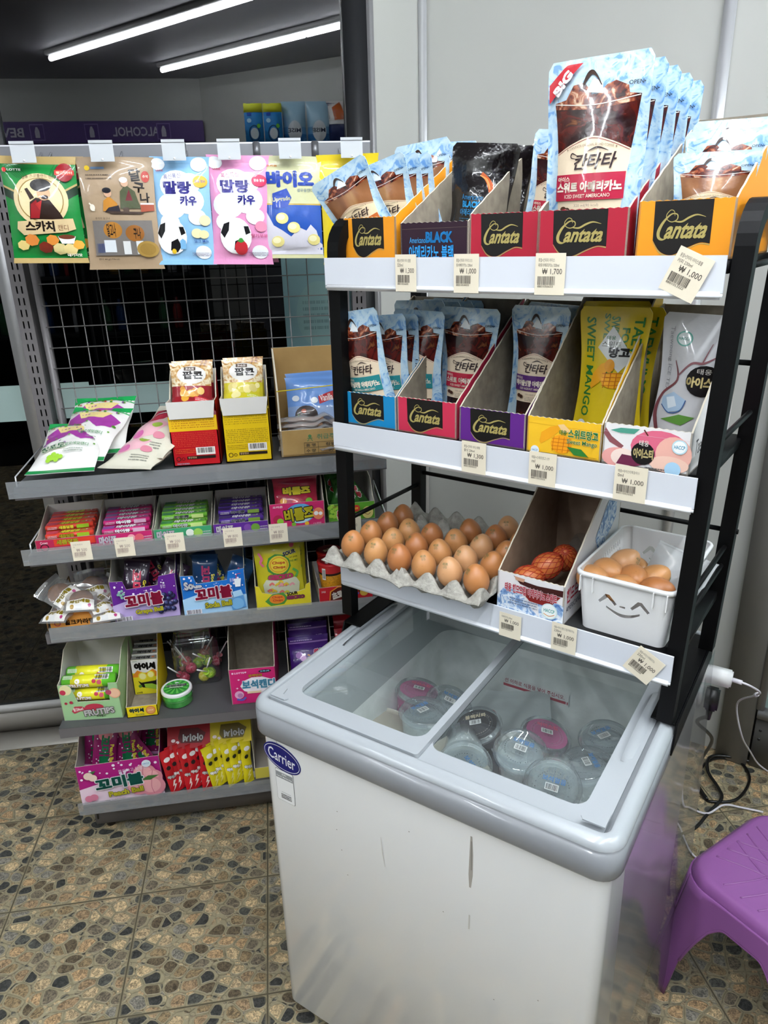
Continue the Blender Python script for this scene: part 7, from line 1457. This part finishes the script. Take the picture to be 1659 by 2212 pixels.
LC = [('a82a48', 'd8607a'), ('7ab02c', 'b8d84a'), ('d8cf2c', 'ece66a'), ('c04a5a', 'e8a0a8'), ('5a9a3a', 'c8d84a'), ('6a2a3a', 'a86a5a')]
def lolly(c1, c2, sd):
    m = ramp_mat('lolly_'+c1, [(0.42, c1), (0.5, c2), (0.58, c1)], 90, 2, 0.25, 0.6, dist=0.5); mb = MB(); pr = [(0.0145*math.sin(PI*i/12)*(1+0.04*(i % 2)), 0.0145-0.0145*math.cos(PI*i/12)) for i in range(13)]
    mb.lathe(pr, m, 20); mb.lathe([(0.004, 0.027), (0.008, 0.034), (0.009, 0.038)], P(c2, 'film'), 12); o = mb.build('lollipop'); m2 = MB(); m2.tube([(0, 0, 0.02), (0, 0, 0.088)], 0.0018, WP, 8); m2.build('stick', o); return o
LP_ = [lolly(a, b, i) for i, (a, b) in enumerate(LC)]
lp = [(-0.028, -0.030, 0.018, 0.5, -0.5, 0), (-0.022, 0.0, 0.040, -0.5, -0.6, 3), (0.012, -0.035, 0.016, 0.45, 0.1, 2), (0.038, -0.032, 0.030, 0.2, -0.9, 1), (0.030, -0.006, 0.050, -0.1, -0.8, 4), (-0.005, -0.010, 0.036, 0.3, 0.6, 1), (-0.038, -0.036, 0.016, 0.1, 0.7, 5), (0.0, 0.03, 0.02, 0.4, 0.4, 0), (0.036, 0.030, 0.018, 0.2, -0.5, 3), (-0.035, 0.030, 0.018, 0, 0.5, 2), (0.01, 0.02, 0.052, -0.3, -0.5, 5), (-0.008, -0.034, 0.040, 0.1, 0.45, 0)]
ud = set()
for i, (x, y, z_, rx, ry, k_) in enumerate(lp):
    o = LP_[k_] if k_ not in ud else dup(LP_[k_]); ud.add(k_); o.location = (jx+x, jy+y, jz+z_-0.012); o.rotation_euler = (rx, ry, 0.3*i); tag(o, ['dark pink', 'green', 'yellow', 'rose', 'green and yellow', 'maroon'][k_]+' lollipop in the jar, '+['front left', 'left, high', 'front centre', 'front right corner', 'right, high', 'in the middle', 'low at the left wall', 'low at the back', 'back right', 'back left', 'on top at the back', 'front, stick leaning right'][i], 'lollipop', 'lollipops in the jar')
# pink jewel carton
w = 0.112; hf = 0.100; A = Art(w/hf); A.T('LOTTE', 0.12, 0.87, 0.33, 0.92, 'f0d8e6', 0.03); A.E(0.08, 0.895, 0.022, 'f0d8e6'); A.E(0.78, 0.90, 0.14, '2a1a24', ry=0.045); A.T('오색나라', 0.68, 0.88, 0.88, 0.925, '8ac8e0', 0.03); A.G(ell(0.60, 0.52, 0.38, 0.24, 10), 'efe6ee'); A.T('반짝반짝', 0.42, 0.76, 0.72, 0.84, 'e8b83a', 0.04, oc='c22a70'); A.T('보석캔디', 0.26, 0.42, 0.98, 0.68, '6ab8dc', 0.05, oc='f0f4f6', ow=0.05); A.E(0.18, 0.28, 0.10, 'dca8c8'); A.E(0.20, 0.26, 0.06, 'b878a8'); A.L([(0.12, 0.16), (0.24, 0.13), (0.32, 0.20)], 0.05, '5a5ab0'); A.R(0.36, 0.30, 0.66, 0.36, 'e8cca8')
for x, y in ((0.36, 0.92), (0.20, 0.72), (0.15, 0.48)): A.G([(x-0.03, y), (x, y+0.012), (x, y+0.03), (x+0.008, y+0.01), (x+0.03, y), (x, y-0.03)], 'f0d0e0')
pk = display_tray('display_carton', gpos(3, -0.122, 1.558), -0.03, w, 0.17, [(0, hf), (0.012, hf+0.004), (0.05, 0.155), (0.10, 0.185), (0.17, 0.19)], P('c8246e'), A, inner=KR_IN, th=0.0015); tag(pk, 'empty hot pink candy carton with grey inside on fourth shelf', 'carton')
# purple packs
A = Art(0.8, 'film'); A.T('왕', 0.62, 0.60, 0.76, 0.72, 'b83050', 0.08, oc='e8dce8', ow=0.06); A.T('꿈', 0.76, 0.60, 0.88, 0.72, '4a9a4a', 0.08, oc='e8dce8', ow=0.06); A.E(0.25, 0.62, 0.10, '9a6ab0', ry=0.07); A.E(0.34, 0.56, 0.08, 'c89ad0', ry=0.06); A.L([(0.46, 0.62), (0.52, 0.60)], 0.03, 'd8942a', False); A.R(0, 0.86, 1, 0.89, '8a6aa8'); A.lines(0.05, 0.9, 0.6, 0.94, 1, 'b8a0d0', 2)
pp_ = sachet('gum_pouch', 0.105, 0.125, '3a1668', A, 0.014, 91, 0.04)
for i in range(4):
    o = pp_ if i == 0 else dup(pp_); o.location = (0.022+0.001*i, 1.600+0.032*i, shz(3, 0.02)+0.010+0.022*i); o.rotation_euler = (-0.42, 0.0, 0.02); tag(o, 'shiny purple candy pouch in a row beside the pink carton, '+['front one with glare', 'second', 'third', 'rearmost'][i], 'candy pouch', 'purple candy pouches')
bx = display_tray('display_carton', gpos(3, 0.022, 1.585), 0.0, 0.114, 0.17, [(0, 0.03), (0.012, 0.032), (0.06, 0.14), (0.17, 0.18)], P('8a7a9a'), None, inner=KR_IN, th=0.0015); tag(bx, 'carton of purple candy pouches mostly behind the freezer rim', 'carton')
A = Art(0.8, 'film'); A.R(0, 0.86, 1, 0.9, 'c85a60'); A.E(0.5, 0.5, 0.25, 'c83a3a')
rp = sachet('gum_pouch', 0.09, 0.13, '8f1420', A, 0.014, 92, 0.04)
for i in range(3):
    o = rp if i == 0 else dup(rp); o.location = (0.135, 1.62+0.035*i, shz(3, 0.13)+0.008+0.02*i); o.rotation_euler = (-0.35, 0, 0.02); tag(o, 'dark red candy pouch right of the purple pouches, '+['front one', 'second', 'rearmost'][i], 'candy pouch', 'dark red candy pouches')

# ---- shelf 5 (deck)
tr, lc = ball_box('display_carton', -0.483, 0.205, 0.120, 'a81e78', 'e6cfdc', '꼬미볼', 'Peach Ball', '1d6a5c', 'magenta peach candy carton at the left of the bottom deck', 'peach', 4, 1.588, 0.045, 0.17, 0.165)
pp2 = ball_pack('peach', '8a1a5c', '꼬미볼', '1d7a4c', 'Peach Ball', 73)
for i, (dx, dy, dz, ro, yw) in enumerate([(-0.050, 0.035, 0.062, 0.18, 0.0), (0.010, 0.050, 0.052, 0.05, 0.1), (0.055, 0.06, 0.045, -0.5, 0.1), (-0.075, 0.07, 0.055, 0.1, 0.0), (0.0, 0.09, 0.060, 0.2, -0.1), (0.06, 0.10, 0.052, 0.1, 0.0)]):
    o = pp2 if i == 0 else dup(pp2); o.location = (-0.483+dx, 1.588+dy, shz(4, -0.48)+dz+0.004); o.rotation_euler = (-0.30, ro, yw); tag(o, 'magenta peach candy pack in the bottom carton, '+['front left, name fully readable', 'front centre', 'front right, lying aslant', 'against the left wall', 'behind the centre one', 'back right corner'][i], 'candy pack', 'peach candy packs')
def chew_dispenser(x, yw, c, c2, label, nm, kind):
    loc = gpos(4, x, 1.600); w = 0.110; r = empty('display_carton', loc, yw); tag(r, label, 'carton'); th_ = 0.0015
    mb = MB(); fn = lambda u, v, q: (u, 0.012+v*0.10-0.0+q, 0.115+v*0.15)
    for s_ in (-1, 1): mb.plate([(0.03, 0.0), (0.17, 0.0), (0.17, 0.20), (0.10, 0.225), (0.012, 0.115)], [], th_, lambda u, v, q, s_=s_: (s_*w/2-s_*q, u, v), P(c), WH_IN, KR_EDGE)
    mb.plate([(-w/2, 0), (w/2, 0), (w/2, 0.02), (-w/2, 0.02)], [], th_, lambda u, v, q: (u, 0.005+q, v), WH_IN); mb.box(-w/2, w/2, 0.005, 0.17, 0, 0.0015, WH_IN); mb.build('side_walls', r)
    mb = MB(); ff = lambda u, v, l: (-w/2+u*w, 0.012+0.07*v-l*0.85, 0.115+v*0.098+l*0.5)
    mb.plate([(0, 0), (1, 0), (1, 1), (0, 1)], [], 1.0, lambda u, v, q: ff(u, v, -0.0015*q), P(c), WH_IN, KR_EDGE)
    A = Art(w/0.12); A.R(0.25, 0.50, 0.68, 0.60, 'd8d0cc'); A.bar(0.28, 0.515, 0.66, 0.585, '7a2a2a' if kind == 'r' else '8a7a2a', 16, 2); dk = '2a1c1c' if kind == 'r' else '2a2c1c'
    A.G([(0.25, 0.22), (0.30, 0.42), (0.72, 0.42), (0.9, 0.30), (0.80, 0.10), (0.32, 0.12)], '5a1418' if kind == 'r' else '6a5a14'); A.T('아이셔', 0.36, 0.14, 0.84, 0.30, 'f0f0ee', 0.05, oc='1a1616', ow=0.05, rot=PI-0.0); A.E(0.14, 0.18, 0.05, 'ecdcdc', ry=0.035); A.E(0.24, 0.14, 0.04, 'ecdcdc', ry=0.03); A.E(0.62, 0.86, 0.09, dk, ry=0.06); A.E(0.70, 0.88, 0.06, 'e8e0dc'); A.L([(0.30, 0.75), (0.38, 0.70), (0.36, 0.66), (0.46, 0.62)], 0.012, 'ecdcdc', False); A.T('ORION', 0.12, 0.88, 0.40, 0.95, 'c8808a' if kind == 'r' else '8a7a20', 0.02, rot=PI)
    A.to(mb, ff); mb.build('front_panel', r)
    A = Art(0.30, 'film'); A.E(0.5, 0.80, 0.3, 'efece8', ry=0.05); A.E(0.4, 0.62, 0.2, dk, ry=0.05); A.T('아이셔', 0.08, 0.34, 0.92, 0.42, 'efece8', 0.1, oc=dk, ow=0.06, rot=-0.2); A.G([(0.5, 0.30), (0.3, 0.18), (0.5, 0.20), (0.2, 0.05), (0.7, 0.2), (0.5, 0.22), (0.75, 0.3)], 'e8d8d0' if kind == 'r' else 'f2e890')
    sm = sachet('candy_stick', 0.030, 0.125, c2, A, 0.012, 95 if kind == 'r' else 96, 0.06); fr5 = set_frame((loc[0], loc[1]), yw)
    for i in range(7):
        o = sm if i == 0 else dup(sm); cx = -0.042+0.0135*i; q = fr5(cx, -0.010+0.006*(i % 3), loc[2]-0.002+0.004*(i % 3)); o.location = q; o.rotation_euler = (-0.18-0.05*(i % 2), -0.08+0.03*i, yw+0.6); tag(o, nm+' candy stick sachet in the dispenser carton, '+['leftmost', 'second from left', 'third from left', 'middle', 'third from right', 'second from right', 'rightmost'][i], 'candy stick', nm+' candy stick sachets')
chew_dispenser(-0.308, -0.05, 'a01822', 'b81620', 'red candy dispenser carton with upside down print on the bottom deck', 'red', 'r')
chew_dispenser(-0.200, 0.03, 'cdb81c', 'd8c81c', 'yellow candy dispenser carton with upside down print on the bottom deck', 'yellow', 'y')
bx = display_tray('display_carton', gpos(4, -0.098, 1.600), 0.02, 0.095, 0.17, [(0, 0.035), (0.03, 0.07), (0.09, 0.17), (0.17, 0.18)], P('cdbf4c'), None, inner=mat('pale_card_inside', 'a8a094', 0.8), th=0.0015); tag(bx, 'half hidden carton with pale inside between yellow dispenser and freezer', 'carton')
# price tags on the shelf unit, on the clear strips
for k, x, pr_, lab in [(1, -0.465, '500', 'price tag 500 under the orange red chew sticks'), (1, -0.372, '500', 'price tag 500 under the pink chew sticks'), (1, -0.262, '500', 'price tag 500 under the green chew sticks'), (1, -0.133, '800', 'price tag 800 under the purple chew sticks'), (1, -0.029, '800', 'price tag 800 under the magenta jelly carton'), (1, 0.142, '800', 'price tag 800 behind the rack post, right end of second shelf')]:
    price_tag((x, SYF-0.003, shz(k, x)-0.018), 0.02, 0.042, 0.046, ['오리온 마이쮸 외', '개'], pr_, lab, group='price tags on the grey shelf unit', faint=True)

# ---- stock in front of the mirrored store: nothing more is visible
# ================================================================== PURPLE STOOL
STM = mat('stool_purple', '88518f', 0.33, coat=0.2, bump=(160, 0.08, 0.002)); SD_ = STM
SA = math.radians(-66.0); SH_ = 0.30; SS = 0.275
e2 = (math.cos(SA+PI/2), math.sin(SA+PI/2)); e1 = (math.cos(SA), math.sin(SA))
near = (0.728, 1.004)
sc_ = (near[0]+(e1[0]+e2[0])*SS/2, near[1]+(e1[1]+e2[1])*SS/2)
st = empty('plastic_stool', (sc_[0], sc_[1], 0), SA); tag(st, 'low purple plastic stool on the pebble tiles beside the freezer', 'stool')
mb = MB(); ring_sweep(mb, -SS/2, SS/2, -SS/2, SS/2, 0.05, [(-0.0100, SH_-0.024), (-0.0085, SH_-0.013), (-0.003, SH_-0.005), (0.002, SH_-0.001), (0.008, SH_), (0.016, SH_-0.0005)], STM)
mb.add([(x, y, SH_-0.0005) for x, y in rrect(-SS/2+0.016, SS/2-0.016, -SS/2+0.016, SS/2-0.016, 0.034)], [tuple(range(28))], STM); mb.build('seat', st)
mb = MB()   # raised crossing ribs
h2 = SS/2-0.018
def rib(pts): mb.tube([(x, y, SH_-0.0008) for x, y in smooth_line(pts, 8)], 0.0022, STM, 6)
for o_ in (0.0, 0.035, 0.07):
    rib([(-h2, h2-0.05-o_), (-h2*0.3, h2-0.085-o_), (h2*0.4, h2-0.09-o_), (h2, h2-0.06-o_)])
    rib([(-h2+0.05+o_, -h2), (-h2+0.085+o_, -h2*0.3), (-h2+0.09+o_, h2*0.4), (-h2+0.06+o_, h2)])
    rib([(-h2, -h2+0.05+o_), (-h2*0.3, -h2+0.085+o_), (h2*0.4, -h2+0.09+o_), (h2, -h2+0.06+o_)])
mb.build('seat_ribs', st)
HF = SS/2+0.006; RC = 0.056
def low_edge(a):
    """lower edge of the apron at distance a from the leg corner"""
    if a < 0.052: return 0.0
    if a < 0.085: t = (a-0.052)/0.033; return 0.205*t**0.42
    if a < 0.115: t = (a-0.085)/0.030; return 0.205+0.030*math.sin(t*PI/2)
    return 0.235
def quarter(i):
    """one side of the stool between two corner middles, a shell widening downward"""
    mb = MB(); A_ = []; n = 8
    for k in range(n+1): t = PI/4*(1-k/n); A_.append((-HF+RC-RC*math.sin(t), -HF+RC-RC*math.cos(t), 0.0))
    xs = [0.002+0.0035*k for k in range(20)]; L_ = 2*(HF-RC)
    st_ = sorted(set([round(x, 5) for x in xs+[L_-x for x in xs]+[L_*k/12 for k in range(1, 12)] if 0 < x < L_]))
    for x in st_: A_.append((-HF+RC+x, -HF, 1.0))
    for k in range(n+1): t = PI/4*(k/n); A_.append((HF-RC+RC*math.sin(t), -HF+RC-RC*math.cos(t), 0.0))
    vs = []; m_ = 12; edge = []
    c, s_ = math.cos(i*PI/2), math.sin(i*PI/2)
    def pos(x, y, z):
        t = (SH_-z)/SH_; k = 1+0.30*t; X, Y = x*k, y*k; return (X*c-Y*s_, X*s_+Y*c, z)
    for (x, y, q) in A_:
        zl = low_edge(min(x+HF, HF-x)) if q else 0.0
        for j in range(m_+1): vs.append(pos(x, y, SH_-0.02-(SH_-0.02-zl)*j/m_))
        if zl > 0.02: edge.append(pos(x, y-0.001, zl))
    mb.add(vs, [(a*(m_+1)+j, (a+1)*(m_+1)+j, (a+1)*(m_+1)+j+1, a*(m_+1)+j+1) for a in range(len(A_)-1) for j in range(m_)], STM, True)
    mb.tube(edge, 0.0035, STM, 8)
    def sol2(o): m = o.modifiers.new('thick', 'SOLIDIFY'); m.thickness = 0.004; m.offset = -1
    mb.build('leg_frame', st, mod=sol2)
for i in range(4): quarter(i)
